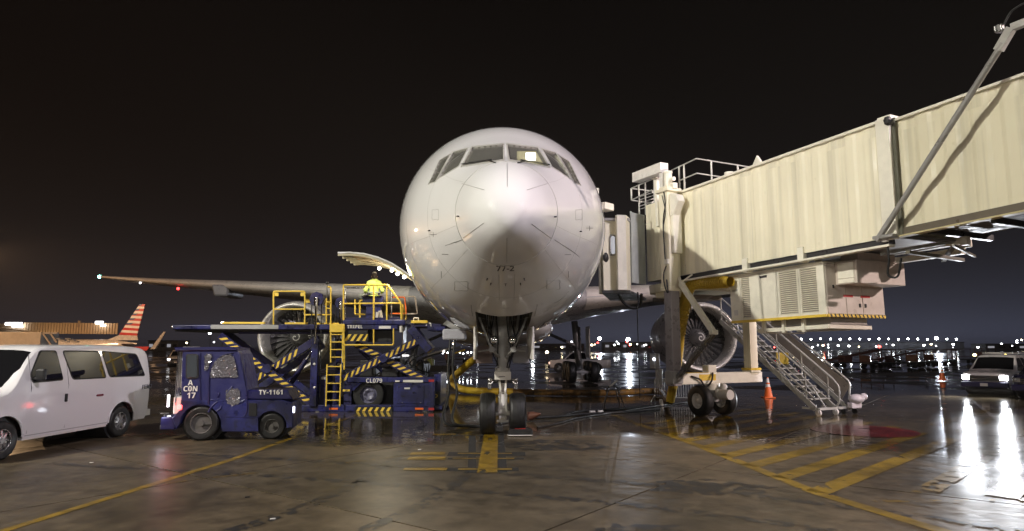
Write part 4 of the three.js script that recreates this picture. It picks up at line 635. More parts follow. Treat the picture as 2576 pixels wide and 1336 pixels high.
// ---------------------------------------------------------------- cooling unit slung under the tunnel
{
  const u = thing('air_conditioner', 'cream boxy cooling unit with louvred side hung under the jet bridge', 'cooling unit');
  u.position.copy(bridge.position); u.rotation.copy(bridge.rotation); u.updateMatrixWorld(true);
  const zf = -0.2, tl = wallPt(1837, 694, zf), tr = wallPt(2070, 657, zf), br = wallPt(2076, 796, zf), bl = wallPt(1840, 808, zf);
  const x0 = tl.x, x1 = (tr.x + br.x) / 2, yb = (x) => lerp(bl.y, br.y, (x - x0) / (x1 - x0)), yt = (x) => lerp(tl.y, tr.y, (x - x0) / (x1 - x0)), D = 2.25;
  const slant = Math.atan2(tr.y - tl.y, x1 - x0), hgt = yt(x0) - yb(x0), xm = (x0 + x1) / 2, ym = (yb(xm) + yt(xm)) / 2;
  const rot = (g) => g.rotateZ(slant).translate(xm, ym, 0), Lx = x1 - x0;
  part('casing', [rot(rbox(Lx, hgt, D - 0.06, 0.03, 0, 0, zf - D / 2 - 0.06)), rot(rbox(Lx + 0.05, 0.05, D + 0.06, 0.02, 0, hgt / 2, zf - D / 2))], M.creamPlain, u);
  const fx = (X) => wallPt(X, 740, zf).x - xm;                          // along the front, from the photograph
  const cols = [[1837, 1863], [1886, 1911], [1911, 1919], [1953, 1961], [2008, 2014], [2058, 2076]];
  for (const [a, b] of cols) part('front_panel', [rot(rbox(fx(b) - fx(a) - 0.006, hgt - 0.02, 0.05, 0.008, (fx(a) + fx(b)) / 2, 0, zf - 0.025))], M.creamPlain, u);
  for (const [a, b] of [[1863, 1886], [1919, 1953], [1961, 2008], [2014, 2058]].slice(0, 0)) { }
  for (const [a, b] of [[1864, 1886], [1920, 1953], [1962, 2008], [2015, 2058]].filter((_, i) => i !== 1)) { /* louvre fields below */ }
  const fields = [[1864, 1910, 0], [1920, 1953, 1], [1961, 2009, 0], [2014, 2058, 0]];
  const field = (X0, X1, lou) => {
    const a = fx(X0), b = fx(X1), w = b - a, c = (a + b) / 2;
    if (!lou) { part('front_panel', [rot(rbox(w - 0.006, hgt - 0.02, 0.05, 0.008, c, 0, zf - 0.025))], M.creamPlain, u); return; }
    partEach('louvre_frame', [rot(box(w, 0.09, 0.05, c, hgt / 2 - 0.05, zf - 0.027)), rot(box(w, 0.07, 0.05, c, -hgt / 2 + 0.04, zf - 0.027)), rot(box(0.02, hgt - 0.16, 0.05, a + 0.01, 0, zf - 0.027)), rot(box(0.02, hgt - 0.16, 0.05, b - 0.01, 0, zf - 0.027))], M.creamPlain, u);
    part('louvre_back', [rot(box(w - 0.03, hgt - 0.15, 0.004, c, 0, zf - 0.056))], paint(rgb(0.16, 0.14, 0.13), 0.6), u);
    const n = 22; for (let k = 0; k < n; k++) { const y = lerp(-hgt / 2 + 0.09, hgt / 2 - 0.11, k / (n - 1)); part('louvre_slat', [rot(box(w - 0.04, 0.036, 0.03, c, y, zf - 0.03, -0.4))], paint(rgb(0.66, 0.62, 0.52), 0.45), u); }
  };
  // three louvred fields with plain panels between them
  for (const [a, b, l] of [[1864, 1909, 1], [1909, 1952, 0], [1952, 1958, 0], [1958, 2007, 1], [2007, 2013, 0], [2013, 2058, 1]]) field(a, b, l);
  part('badge', [rot(box(0.26, 0.07, 0.012, fx(1923), hgt / 2 - 0.16, zf + 0.006))], M.darkMetal, u);
  part('notice_plate', [rot(box(0.16, 0.16, 0.008, fx(1850), -hgt / 2 + 0.25, zf + 0.005))], M.offWhite, u);
  partEach('panel_latch', [rot(box(0.2, 0.01, 0.01, fx(1850), 0.22, zf + 0.004)), rot(box(0.2, 0.012, 0.01, fx(1850), 0.25, zf + 0.004))], M.darkMetal, u);
  // right end: doors, warning strips, the protruding intake box
  const xe = x1 + 0.0;
  for (const [z0, z1] of [[-0.02, -0.72], [-0.74, -1.36], [-1.38, -2.24]]) part('end_panel', [rot(rbox(0.04, hgt - 0.06, z0 - z1, 0.008, Lx / 2 + 0.015, 0, zf - 0.04 + (z0 + z1) / 2))], pink, u);
  for (const z of [-0.95, -1.62]) part('warning_label', [rot(box(0.01, 0.06, 0.36, Lx / 2 + 0.04, -0.18, zf + z + 0.1))], M.red, u);
  partEach('door_handle', [rot(box(0.03, 0.1, 0.05, Lx / 2 + 0.045, -0.42, zf - 1.28)), rot(box(0.03, 0.1, 0.05, Lx / 2 + 0.045, -0.42, zf - 1.5)), rot(box(0.03, 0.08, 0.04, Lx / 2 + 0.045, 0.05, zf - 0.3)), rot(box(0.03, 0.05, 0.05, Lx / 2 + 0.045, 0.3, zf - 0.64))], M.darkMetal, u);
  const q0 = wallPt(2106, 657, -0.62), q1 = wallPt(2154, 709, -0.62);
  part('intake_box', [rbox(0.62, 0.60, 1.9, 0.02, Lx / 2 + xm + 0.34, br.y + 1.12, -0.62 - 0.95), rbox(0.5, 0.7, 1.5, 0.02, Lx / 2 + xm + 0.28, br.y + 1.30, -1.6)], pink, u);
  part('intake_panel', [rbox(0.46, 0.40, 0.02, 0.008, Lx / 2 + xm + 0.34, br.y + 1.17, -0.615), rbox(0.46, 0.10, 0.02, 0.008, Lx / 2 + xm + 0.34, br.y + 0.90, -0.615)], M.creamPlain, u);
  // hazard-striped skirt
  part('skirt', [rot(rbox(Lx + 0.04, 0.075, 0.06, 0.01, 0, -hgt / 2 - 0.02, zf - 0.0)), rot(rbox(0.06, 0.075, D, 0.01, Lx / 2 + 0.02, -hgt / 2 - 0.02, zf - D / 2 - 0.03))], M.yellow, u);
  for (let k = 0; k < 14; k++) part('stripe', [rot(box(0.012, 0.09, 0.05, Lx / 2 + 0.046, -hgt / 2 - 0.02, zf - 0.14 - k * 0.155, 0.6))], M.black, u);
  // tray and rails below
  const t0 = wallPt(1922, 836, -0.5), t1 = wallPt(2078, 822, -0.5), ty = (t0.y + t1.y) / 2 + 0.02;
  part('drip_tray', [rbox(t1.x - t0.x - 0.1, 0.34, 1.45, 0.02, (t0.x + t1.x) / 2 + 0.1, ty + 0.26, -1.35)], paint(rgb(0.33, 0.31, 0.29), 0.5), u);
  part('tray_rail', [beam(V(t0.x - 0.2, ty - 0.03, -0.5), V(t1.x + 0.1, ty + 0.04, -0.5), 0.08, 0.11), beam(V(t1.x + 0.08, ty + 0.04, -0.5), V(t1.x + 0.08, ty + 0.02, -2.15), 0.08, 0.10), beam(V(t0.x - 0.2, ty, -2.1), V(t1.x, ty + 0.02, -2.1), 0.08, 0.1), ...[0.05, 0.75, 1.42].map((k) => beam(V(t0.x + k, ty + 0.5, -0.46), V(t0.x + k, ty - 0.1, -0.46), 0.08, 0.1, V(1, 0, 0))), beam(V(t0.x, ty - 0.09, -0.5), V(t0.x, ty - 0.09, -2.0), 0.3, 0.03)], M.creamPlain, u);
  for (const X of [1876, 2016]) { const p = wallPt(X, 668 - (X - 1876) * 0.19, 0.0); part('hanger', [rbox(0.20, 0.42, 0.24, 0.03, p.x, p.y, -0.06), beam(V(p.x + 0.05, p.y + 0.1, -0.2), V(p.x + 0.3, p.y - 0.22, -0.35), 0.1, 0.14)], M.creamPlain, u); }
}
// ---------------------------------------------------------------- service stair beside the bridge
{
  const st = thing('service_stair', 'steep grey open-tread steel stair on castors under the cooling unit', 'stair');
  st.position.copy(bridge.position); st.rotation.copy(bridge.rotation); st.updateMatrixWorld(true);
  const b0 = toB(ground(2052, 1046)), t0 = onB(1887, 812, 26.4);       // near side foot and head, in bridge axes
  const z0 = b0.z, wid = 0.92, head = V(b0.x - (b0.x - t0.x), t0.y, z0), foot = V(b0.x, 0.22, z0);
  const far = (p) => V(p.x, p.y, p.z - wid), n = 15;
  const run = head.clone().sub(foot), full = foot.clone().addScaledVector(run, 1.02), up = V(0, 1, 0);
  partEach('stringer', [beam(foot, full, 0.06, 0.18, up), beam(V(foot.x + 0.02, foot.y + 0.30, foot.z), V(full.x, full.y + 0.30, full.z), 0.05, 0.06, up)], M.galv, st);
  partEach('stringer', [beam(far(foot), far(full), 0.06, 0.18, up)], M.galv, st);
  for (let k = 1; k <= n; k++) { const p = foot.clone().addScaledVector(run, k / n * 0.98); part('tread', [rbox(0.26, 0.035, wid, 0.01, p.x, p.y + 0.1, p.z - wid / 2)], M.galv, st); }
  // handrail panels: near open rail, far solid-looking pair
  const rl = (p, h) => V(p.x, p.y + h, p.z);
  part('near_handrail', [rod(rl(foot, 0.95).addScaledVector(run, 0.02), rl(full, 0.95), 0.028), rod(rl(foot, 0.5), rl(full, 0.5), 0.022), ...[0.08, 0.34, 0.6, 0.86, 1.0].map((t) => { const p = foot.clone().addScaledVector(run, t); return rod(p, rl(p, 0.95), 0.024); })], M.galv, st);
  const f0 = far(foot), f1 = far(full);
  part('far_handrail', [rod(rl(f0, 0.95), rl(f1, 0.95), 0.04), rod(rl(f0, 0.55), rl(f1, 0.55), 0.022), ...pipe([rl(f0, 0.95), V(f0.x + 0.22, f0.y + 0.72, f0.z), V(f0.x + 0.2, f0.y + 0.2, f0.z), V(f0.x + 0.05, f0.y, f0.z)], 0.03, 0.1), ...[0.05, 0.3, 0.56, 0.82, 1.0].map((t) => { const p = f0.clone().addScaledVector(run, t); return rod(p, rl(p, 0.95), 0.024); })], M.galv, st);
  const g0 = V(f0.x, f0.y, f0.z - 0.62), g1 = V(f1.x, f1.y, f1.z - 0.62);
  const sheet = (a, b, h0, h1) => { const g = grid(8, 1, (u, v) => { const p = a.clone().lerp(b, u); return V(p.x, p.y + lerp(h0, h1, v), p.z); }); return g; };
  part('side_screen', [beam(rl(g0, 0.5), rl(g1, 0.5), 0.02, 0.62, up)], paint(rgb(0.30, 0.27, 0.25), 0.4, { metal: 0.3 }), st);
  part('slide_rail', [...pipe([rl(g1, 1.0), rl(g0, 0.98).addScaledVector(run, 0.08), V(g0.x + 0.16, g0.y + 0.85, g0.z), V(g0.x + 0.1, g0.y + 0.25, g0.z)], 0.035, 0.14), beam(g0, g1, 0.06, 0.14, up)], M.galv, st);
  for (const t of [0.3, 0.52, 0.74]) { const a = foot.clone().addScaledVector(run, t); part('side_brace', [rod(V(a.x, a.y - 0.04, a.z + 0.02), V(a.x - 0.25, a.y + 0.62, a.z + 0.02), 0.02, 6), rod(V(a.x + 0.5, a.y - 0.35, a.z + 0.02), V(a.x - 0.1, a.y + 0.34, a.z + 0.02), 0.018, 6)], M.galv, st); }
  part('base_frame', [beam(V(foot.x + 0.12, 0.22, z0 + 0.05), V(foot.x + 0.12, 0.22, z0 - wid - 0.9), 0.08, 0.08), beam(V(foot.x - 0.5, 0.22, z0), V(foot.x + 0.2, 0.22, z0), 0.06, 0.06), beam(V(foot.x - 0.5, 0.22, z0 - wid), V(foot.x + 0.2, 0.22, z0 - wid), 0.06, 0.06), rod(V(foot.x + 0.1, 0.22, z0 - 0.4), V(foot.x - 0.4, 0.9, z0 - 0.4), 0.025)], M.galv, st);
  for (const z of [z0 + 0.0, z0 - wid + 0.1, z0 - wid - 0.3, z0 - wid - 0.85]) part('castor', [cyl(0.10, 0.06, 20, foot.x + 0.12, 0.10, z, Math.PI / 2), box(0.06, 0.16, 0.1, foot.x + 0.12, 0.18, z)], z > z0 - wid ? M.white : M.black, st);
  const lg = foot.clone().addScaledVector(run, 0.42); part('warning_sign', [rbox(0.03, 0.42, 0.6, 0.01, lg.x + 0.02, lg.y + 0.36, lg.z - wid / 2 - 0.05)], paint(rgb(0.30, 0.22, 0.02), 0.5), st);
  const lm = V(foot.x + 0.35, 0.52, z0 - wid - 0.65); part('wrapped_motor', [ball(0.2, lm.x, lm.y, lm.z, 1.1, 0.8, 1.5), ball(0.12, lm.x + 0.05, lm.y + 0.06, lm.z - 0.3), rbox(0.2, 0.2, 0.5, 0.04, lm.x - 0.05, lm.y - 0.22, lm.z + 0.05)], paint(rgb(0.55, 0.52, 0.55), 0.25), st);
}
// ---------------------------------------------------------------- cargo loader at the open cargo door; its near side lies at z = 0
function planePt(g, X, Y, z = 0) { const o = g.worldToLocal(V(0, EYE, 0)), q = g.worldToLocal(at(X, Y, 30)), d = q.sub(o), t = (z - o.z) / d.z; return o.addScaledVector(d, t); }
const ZB = V(0, 0, 1);
{
  const L = thing('cargo_loader', 'blue scissor-lift cargo loader with yellow handrails beside the airliner nose', 'cargo loader', [0, 0, -23.4]);
  L.updateMatrixWorld(true);
  const P = (X, Y, z = 0) => planePt(L, X, Y, z), bx = (X0, Y0, X1, Y1, z0, z1, r = 0.02) => { const a = P(X0, Y0, z0), b = P(X1, Y1, z0); return rbox(b.x - a.x, a.y - b.y, z0 - z1, r, (a.x + b.x) / 2, (a.y + b.y) / 2, (z0 + z1) / 2); };
  const stripes = (name, X0, Y0, X1, Y1, z, n, lean, parent, w = 0.5) => {   // leaning warning stripes on an upright face
    const a = P(X0, Y0, z), b = P(X1, Y1, z), W = b.x - a.x, H = a.y - b.y, s = W / n;
    for (let k = 0; k < n; k++) { const x = a.x + k * s, l = lean * H; part(name, [plate(shape([[x, b.y], [x + s * w, b.y], [Math.min(x + s * w + l, b.x), a.y], [Math.min(x + l, b.x - 0.001), a.y]]), 0.008, 0).translate(0, 0, z)], M.yellow, parent); }
  };
  // chassis
  const ch = sub('chassis', L);
  partEach('frame_rail', [bx(745, 1019, 985, 1036, 0, -0.25), bx(985, 1019, 1090, 1036, -0.05, -0.3), bx(745, 1019, 1108, 1034, -3.0, -3.2)], M.blue, ch);
  partEach('top_rail', [bx(872, 949, 1088, 962, -0.05, -0.3), bx(872, 949, 1088, 960, -2.9, -3.1)], M.blue, ch);
  part('engine_cabinet', [bx(990, 964, 1080, 1022, -0.02, -1.2)], M.blue, ch);
  part('cabinet_door', [bx(1000, 970, 1066, 1016, 0.012, -0.03)], M.blue, ch);
  part('cabinet_plate', [bx(1017, 975, 1031, 979, 0.022, 0.012, 0.002)], M.white, ch);
  for (const [X, Y] of [[1003, 974], [1063, 974], [1012, 1013], [1058, 1013]]) { const p = P(X, Y, 0.02); part('cabinet_bolt', [ball(0.02, p.x, p.y, p.z, 1, 1, 1, 6)], M.steel, ch); }
  partEach('end_post', [bx(1080, 950, 1092, 1030, 0.02, -0.3), bx(1092, 942, 1108, 1030, -0.5, -2.6)], M.blue, ch);
  for (const Y of [958, 1029]) part('red_reflector', [bx(1078, Y - 3, 1092, Y + 3, 0.03, 0.02, 0.003)], M.red, ch);
  for (const [a, b] of [[828, 850], [1044, 1065]]) partEach('amber_reflector', [bx(a, 1026, b, 1031, 0.012, 0.0, 0.003)], M.orange, ch);
  partEach('end_bumper', [bx(1080, 1020, 1112, 1031, -0.2, -2.8), bx(1092, 1008, 1108, 1010, -0.5, -0.6, 0.005)], M.blue, ch);
  part('engine_grille', [bx(1093, 985, 1107, 1018, -0.44, -0.5)], M.black, ch);
  { const p = P(1096, 996, -0.42); part('hose_ring', [new THREE.TorusGeometry(0.055, 0.016, 6, 16).translate(p.x, p.y, p.z)], M.yellow, ch); }
  part('battery_box', [bx(800, 945, 822, 1020, -0.2, -0.9)], M.blue, ch); part('notice_plate', [bx(808, 948, 819, 955, -0.19, -0.2, 0.003)], M.offWhite, ch);
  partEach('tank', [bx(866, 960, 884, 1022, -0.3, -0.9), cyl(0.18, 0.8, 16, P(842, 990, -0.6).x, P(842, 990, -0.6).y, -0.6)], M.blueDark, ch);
  partEach('underbody', [bx(880, 962, 990, 1016, -0.7, -2.8, 0.01), bx(745, 1000, 870, 1018, -1.2, -2.8, 0.01)], M.black, ch);
  part('gusset', [mv(plate(shape([[P(882, 964).x, P(882, 964).y], [P(908, 964).x, P(908, 964).y], [P(886, 985).x, P(886, 985).y]]), 0.04, 0.005), 0, 0, -0.12)], M.blue, ch);
  part('lamp_bar', [bx(862, 980, 880, 985, -0.05, -0.12, 0.01)], M.yellow, ch);
  stripes('warning_stripe', 896, 1025, 986, 1035, 0.002, 6, 0.6, ch, 0.45);
  part('warning_board', [bx(894, 1024, 987, 1036, 0.001, -0.02, 0.003)], M.black, ch);
  const txt = (t, X, Y, size, z, mat = M.white) => { const p = P(X, Y, z); part('lettering', [letters(t, size, 0.008).translate(p.x, p.y, p.z)], mat, ch); };
  txt('CL079', 941, 963, 0.15, -0.045); partEach('label_strip', [bx(1014, 956, 1064, 962, -0.04, -0.05, 0.003), bx(994, 957, 1005, 961, -0.04, -0.05, 0.003)], M.white, ch);
  for (const [X, z] of [[929, -0.36], [929, -2.8]]) {
    const p = P(X, 1001, z), r = 0.57, T = lathe([[0.3, -0.17], [0.5, -0.19], [0.55, -0.15], [r, -0.06], [r, 0.06], [0.55, 0.15], [0.5, 0.19], [0.3, 0.17]], 36).rotateX(Math.PI / 2);
    part('tyre', [T.translate(p.x, r, p.z)], M.rubber, ch);
    part('rim', [lathe([[0, 0.02], [0.12, 0.02], [0.13, 0.08], [0.2, 0.09], [0.22, 0.02], [0.28, 0.0], [0.31, 0.12], [0.32, 0.15], [0.32, -0.15], [0.28, -0.1], [0, -0.1]].reverse(), 28).rotateX(Math.PI / 2).translate(p.x, r, p.z)], paint(rgb(0.16, 0.16, 0.24), 0.4), ch);
    for (let k = 0; k < 8; k++) part('wheel_nut', [ball(0.022, p.x + 0.17 * Math.cos(k * 0.785), r + 0.17 * Math.sin(k * 0.785), p.z + 0.09, 1, 1, 1, 6)], M.steel, ch);
  }
  for (const X of [800, 1072]) part('stabiliser', [rod(P(X, 1030, -0.1), V(P(X, 1030, -0.1).x, 0.02, -0.1), 0.035), cyl(0.12, 0.03, 16, P(X, 1030, -0.1).x, 0.016, -0.1)], M.steel, ch);
  for (const [X, z] of [[770, -0.4], [790, -0.4], [770, -2.8]]) part('small_wheel', [cyl(0.22, 0.14, 24, P(X, 1030, z).x, 0.22, z, Math.PI / 2)], M.rubber, ch);
  // scissor arms with painted blocks along them
  const arm = (name, A, B, z, w, n, f0, f1, mat = M.blueDark) => {
    const g = sub(name, L), a = P(...A, z), b = P(...B, z), d = b.clone().sub(a), l = d.length(), u = d.clone().normalize(), v = V(-u.y, u.x, 0);
    part('arm_beam', [beam(a, b, 0.12, w, V(0, 1, 0), 0.05)], mat, g);
    for (let k = 0; k < n; k++) { const t0 = lerp(f0, f1, (k + 0.1) / n), t1 = lerp(f0, f1, (k + 0.55) / n), c = (t, h) => { const q = a.clone().addScaledVector(d, t).addScaledVector(v, h * w * 0.34); return [q.x, q.y]; }; const sk = 0.35 * w / l; part('warning_block', [plate(shape([c(t0 - sk, -1), c(t1 - sk, -1), c(t1 + sk, 1), c(t0 + sk, 1)]), 0.008, 0).translate(0, 0, z + 0.061)], M.yellow, g); }
  };
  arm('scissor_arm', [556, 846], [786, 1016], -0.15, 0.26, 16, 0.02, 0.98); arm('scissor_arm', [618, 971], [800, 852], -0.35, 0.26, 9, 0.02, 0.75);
  arm('scissor_arm', [570, 838], [800, 1004], -2.7, 0.26, 0, 0, 1, M.blue); arm('scissor_arm', [640, 985], [812, 868], -2.5, 0.26, 0, 0, 1, M.blue);
  arm('scissor_arm', [897, 866], [1066, 955], -0.45, 0.26, 12, 0.0, 0.98); arm('scissor_arm', [868, 950], [1056, 854], -0.25, 0.26, 13, 0.0, 0.98);
  arm('scissor_arm', [905, 868], [1070, 960], -2.7, 0.26, 0, 0, 1, M.blue); arm('scissor_arm', [880, 950], [1062, 856], -2.5, 0.26, 0, 0, 1, M.blue);
  partEach('scissor_pivot', [cyl(0.16, 0.34, 24, P(673, 927, -0.15).x, P(673, 927, -0.15).y, -0.2, Math.PI / 2), cyl(0.14, 2.7, 20, P(966, 902, -0.3).x, P(966, 902, -0.3).y, -1.5, Math.PI / 2)], M.blue, L);
  partEach('cross_tube', [rod(P(673, 927, -0.3), P(673, 927, -2.7), 0.07, 12), rod(P(560, 846, -0.2), P(560, 846, -2.7), 0.06), rod(P(1040, 862, -0.3), P(1040, 862, -2.6), 0.06)], M.blueDark, L);
  partEach('lift_cylinder', [rod(P(700, 1015, -1.2), P(770, 905, -1.2), 0.09, 14), rod(P(980, 950, -1.4), P(905, 880, -1.4), 0.08, 14)], M.blueDark, L); part('cylinder_rod', [rod(P(770, 905, -1.2), P(800, 862, -1.2), 0.05, 12)], M.chrome, L);
  // main platform (left) with its roller deck
  const pl = sub('main_platform', L);
  partEach('deck_edge', [bx(433, 817, 530, 829, 0, -0.2, 0.04), bx(700, 816, 868, 829, 0, -0.12)], M.blue, pl);
  part('deck_nose', [ball(0.09, P(437, 823, -0.1).x, P(437, 823, -0.1).y, -0.1, 1, 1, 1.2)], M.steel, pl);
  part('roller_edge', [bx(530, 817, 700, 828, 0.004, -0.1, 0.01)], M.greyish, pl);
  part('deck', [bx(440, 824, 866, 834, -0.14, -3.1, 0.02)], M.black, pl);
  for (let k = 0; k < 34; k++) { const p = P(455 + k * 12, 820, -0.3); part('deck_roller', [rod(V(p.x, p.y - 0.02, -0.25), V(p.x, p.y - 0.02, -2.95), 0.035, 8)], M.steel, pl); }
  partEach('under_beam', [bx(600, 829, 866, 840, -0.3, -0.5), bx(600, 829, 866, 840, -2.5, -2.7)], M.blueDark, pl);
  partEach('guide_rail', [bx(557, 810, 665, 815, -0.15, -0.22, 0.01), bx(716, 811, 772, 816, -0.12, -0.2, 0.01), bx(790, 812, 852, 817, -0.12, -0.2, 0.01)], M.yellow, pl);
  stripes('warning_stripe', 846, 818, 868, 828, 0.004, 2, 0.8, pl, 0.5);
  const yr = (name, list, r = 0.028, mat = M.yellow, z = -0.08, parent = L, bend = 0.07) => part(name, list.flatMap((pts) => pipe(pts.map(([X, Y, zz]) => P(X, Y, zz ?? z)), r, bend)), mat, parent);
  yr('handrail', [[[688, 816], [688, 733], [767, 733], [767, 816]], [[688, 778], [767, 778]], [[767, 792], [820, 792]]], 0.03, M.yellow, -0.08, pl);
  partEach('rail_plate', [bx(690, 736, 700, 745, -0.07, -0.09, 0.004), bx(756, 736, 766, 745, -0.07, -0.09, 0.004), bx(768, 752, 782, 762, -0.3, -0.32, 0.004), bx(816, 755, 828, 768, -0.3, -0.32, 0.004)], M.yellow, pl);
  // masts
  for (const [X, Y0, z, s] of [[796, 752, 0.05, 1], [857, 762, -1.6, 0.85]]) {
    const m = sub('mast', L), h = P(X, Y0, z);
    part('mast_head', [cyl(0.26 * s, 0.12, 8, h.x, h.y, h.z - 0.05, Math.PI / 2, 0, 0)], M.blue, m);
    part('mast_rod', [rod(P(X, Y0 + 3, z + 0.06), P(X - 4, 865, z + 0.02), 0.045, 14), cyl(0.07, 0.3, 14, h.x, h.y - 0.1, z + 0.06)], M.chrome, m);
    part('mast_post', [beam(P(X - 2, 852, z - 0.05), P(X - 8, 1022, z - 0.05), 0.24 * s, 0.2, ZB)], M.blue, m);
    partEach('mast_chain', [rod(P(X - 12, Y0 + 14, z - 0.1), P(X - 13, 1000, z - 0.1), 0.02, 6), rod(P(X + 13, Y0 + 14, z - 0.1), P(X + 8, 1000, z - 0.1), 0.02, 6)], M.darkMetal, m);
    for (const Y of [916, 975]) { const p = P(X - 5, Y, z + 0.06); part('mast_knob', [ball(0.05, p.x, p.y, p.z, 1, 1, 0.6, 10)], M.white, m); }
  }
  // operator platform with its name board
  const op = sub('operator_platform', L);
  partEach('platform_fascia', [bx(862, 804, 1020, 818, 0.1, -1.9, 0.05), bx(866, 818, 1000, 829, 0.06, -1.7, 0.02)], M.blue, op);
  part('platform_floor', [bx(866, 799, 1016, 805, 0.0, -1.8, 0.01)], M.blueDark, op);
  partEach('platform_underside', [bx(866, 829, 925, 852, 0.0, -0.5, 0.01), bx(925, 829, 985, 860, -0.4, -0.8, 0.01)], M.black, op);
  { const p = P(892.5, 826, 0.066); part('lettering', [letters('TREPEL', 0.115, 0.008).translate(p.x, p.y, p.z)], M.white, op); }
  part('name_plate', [bx(953, 820, 983, 827, 0.07, 0.06, 0.003)], M.white, op);
  part('white_bottle', [rod(P(1009, 836, 0.1), P(1009, 820, 0.1), 0.055, 12)], M.offWhite, op);
  part('warning_board', [bx(866, 841, 926, 858, 0.012, 0.0, 0.003)], M.black, op); stripes('warning_stripe', 866, 841, 926, 858, 0.013, 4, 0.65, op, 0.48);
  yr('guard_frame', [[[865, 820], [865, 868], [990, 868], [990, 826]], [[940, 828], [940, 868]]], 0.027, M.yellow, 0.14, op);
  const rx = [[864, 806], [864, 717], [975, 717], [1008, 762], [1010, 812]];
  yr('handrail', [rx, [[864, 764], [1008, 763]], [[940, 717], [940, 806]], [[973, 717], [973, 806]]], 0.03, M.yellow, 0.05, op, 0.03);
  yr('handrail', [[[868, 724, -1.7], [985, 724, -1.7]], [[868, 724, -1.7], [868, 804, -1.7]], [[925, 724, -1.7], [925, 804, -1.7]], [[985, 724, -1.7], [985, 804, -1.7]], [[868, 765, -1.7], [985, 765, -1.7]]], 0.03, M.steel, -1.7, op);
  yr('gate_rail', [[[893, 754], [893, 791], [918, 791]], [[905, 800], [905, 756], [919, 756]]], 0.032, M.yellow, -0.5, op);
  partEach('control_console', [bx(911, 744, 962, 770, -0.45, -0.75, 0.04), bx(921, 768, 938, 803, -0.5, -0.7, 0.02), bx(946, 768, 956, 803, -0.5, -0.7, 0.02)], M.blue, op);
  partEach('console_edge', [beam(P(910, 746, -0.42), P(936, 740, -0.42), 0.3, 0.02), beam(P(936, 740, -0.42), P(962, 744, -0.42), 0.3, 0.02)], M.steel, op);
  partEach('control_box', [bx(902, 738, 914, 752, -0.55, -0.75, 0.03)], paint(rgb(0.22, 0.25, 0.22), 0.5), op);
  partEach('fire_bottle', [rod(P(948, 799, -0.2), P(949, 785, -0.2), 0.05, 12), rod(P(958, 800, -0.3), P(956, 782, -0.3), 0.07, 12)], M.offWhite, op);
  partEach('stay', [rod(P(1013, 770, 0.05), P(1022, 800, -0.2), 0.025), rod(P(1012, 765, 0), P(1012, 812, 0), 0.035), rod(P(1022, 800, -0.2), P(1016, 812, -0.1), 0.03)], M.yellow, op);
  // ladders
  const ladder = (name, X0, Y0, X1, Y1, X2, n, z, Xb) => { const g = sub(name, L), tl = P(X0, Y0, z), tr = P(X1, Y0, z), bl = P(X0 + Xb, Y1, z), br = P(X1 + Xb, Y1, z); part('stile', [rod(tl, bl, 0.028, 8)], M.yellow, g); part('stile', [rod(tr, br, 0.028, 8)], M.yellow, g); for (let k = 0; k < n; k++) { const t = (k + 0.3) / n; part('rung', [rod(tl.clone().lerp(bl, t), tr.clone().lerp(br, t), 0.02, 8)], M.yellow, g); } };
  ladder('ladder', 832, 836, 862, 912, 0, 4, 0.1, 0); ladder('ladder', 823, 916, 858, 1022, 0, 5, 0.18, -3);
  part('ladder_step', [bx(829, 815, 866, 836, 0.14, -0.3, 0.02)], M.yellow, L); 
  yr('ladder_rail', [[[832, 820], [832, 722], [824, 722]], [[821, 816], [821, 750]], [[866, 836], [866, 930]]], 0.03, M.yellow, -0.05); partEach('ladder_guard_bar', [rod(P(821, 760), P(832, 760), 0.02), rod(P(821, 776), P(832, 776), 0.02), rod(P(821, 792), P(832, 792), 0.02)], M.yellow, L);
  part('lamp_stalk', [rod(P(822, 815, -0.1), P(823, 718, -0.1), 0.018), ball(0.06, P(823, 712, -0.1).x, P(823, 712, -0.1).y, -0.1)], M.darkMetal, L);
  // bridging platform towards the fuselage
  partEach('bridge_deck', [bx(1022, 815, 1110, 822, -0.3, -2.6, 0.01), bx(1076, 822, 1122, 832, -0.5, -2.4, 0.01)], M.blueDark, L);
  part('bridge_beam', [bx(1075, 821, 1120, 832, -0.3, -0.45, 0.02)], M.blue, L); part('bridge_step', [bx(1034, 806, 1075, 813, -0.2, -0.4, 0.01)], M.yellow, L);
  yr('bridge_handle', [[[1041, 806], [1041, 800], [1053, 800], [1053, 806]], [[1072, 820], [1074, 813], [1084, 814], [1084, 821]]], 0.022, M.white, -0.3, L, 0.02);
  part('hanging_plate', [beam(P(1036, 826, -0.25), P(1084, 882, -0.25), 0.9, 0.28, V(0, 1, 0))], M.blue, L);
  yr('bridge_rail', [[[985, 746], [1044, 746], [1050, 790], [985, 790]]], 0.03, paint(rgb(0.45, 0.40, 0.36), 0.4), -2.2, L);
  yr('bridge_rail', [[[984, 748], [1018, 748], [1022, 790]], [[982, 789], [1022, 789]]], 0.028, M.orange, -2.0, L);
  // machinery glimpsed between the arms
  partEach('pump_set', [bx(905, 905, 945, 948, -1.6, -2.4, 0.05), bx(960, 925, 1000, 949, -1.2, -2.0, 0.05), cyl(0.2, 0.8, 16, P(1010, 930, -1.5).x, P(1010, 930, -1.5).y, -1.5)], M.darkMetal, L);
  for (let k = 0; k < 9; k++) { const X = rr(985, 1060), Y = rr(890, 945), z = rr(-2.2, -0.9); part('hydraulic_hose', [tube([P(X, Y, z), P(X + rr(-25, 25), Y + rr(-20, 10), z), P(X + rr(-45, 45), Y + rr(-5, 25), z), P(X + rr(-60, 60), 950, z)], 0.03, 20, 6)], M.rubber, L); }
  part('strip_lamp', [bx(1012, 893, 1028, 896, -1.9, -1.95, 0.005)], glow(1, 0.98, 0.95, 3), L);
}
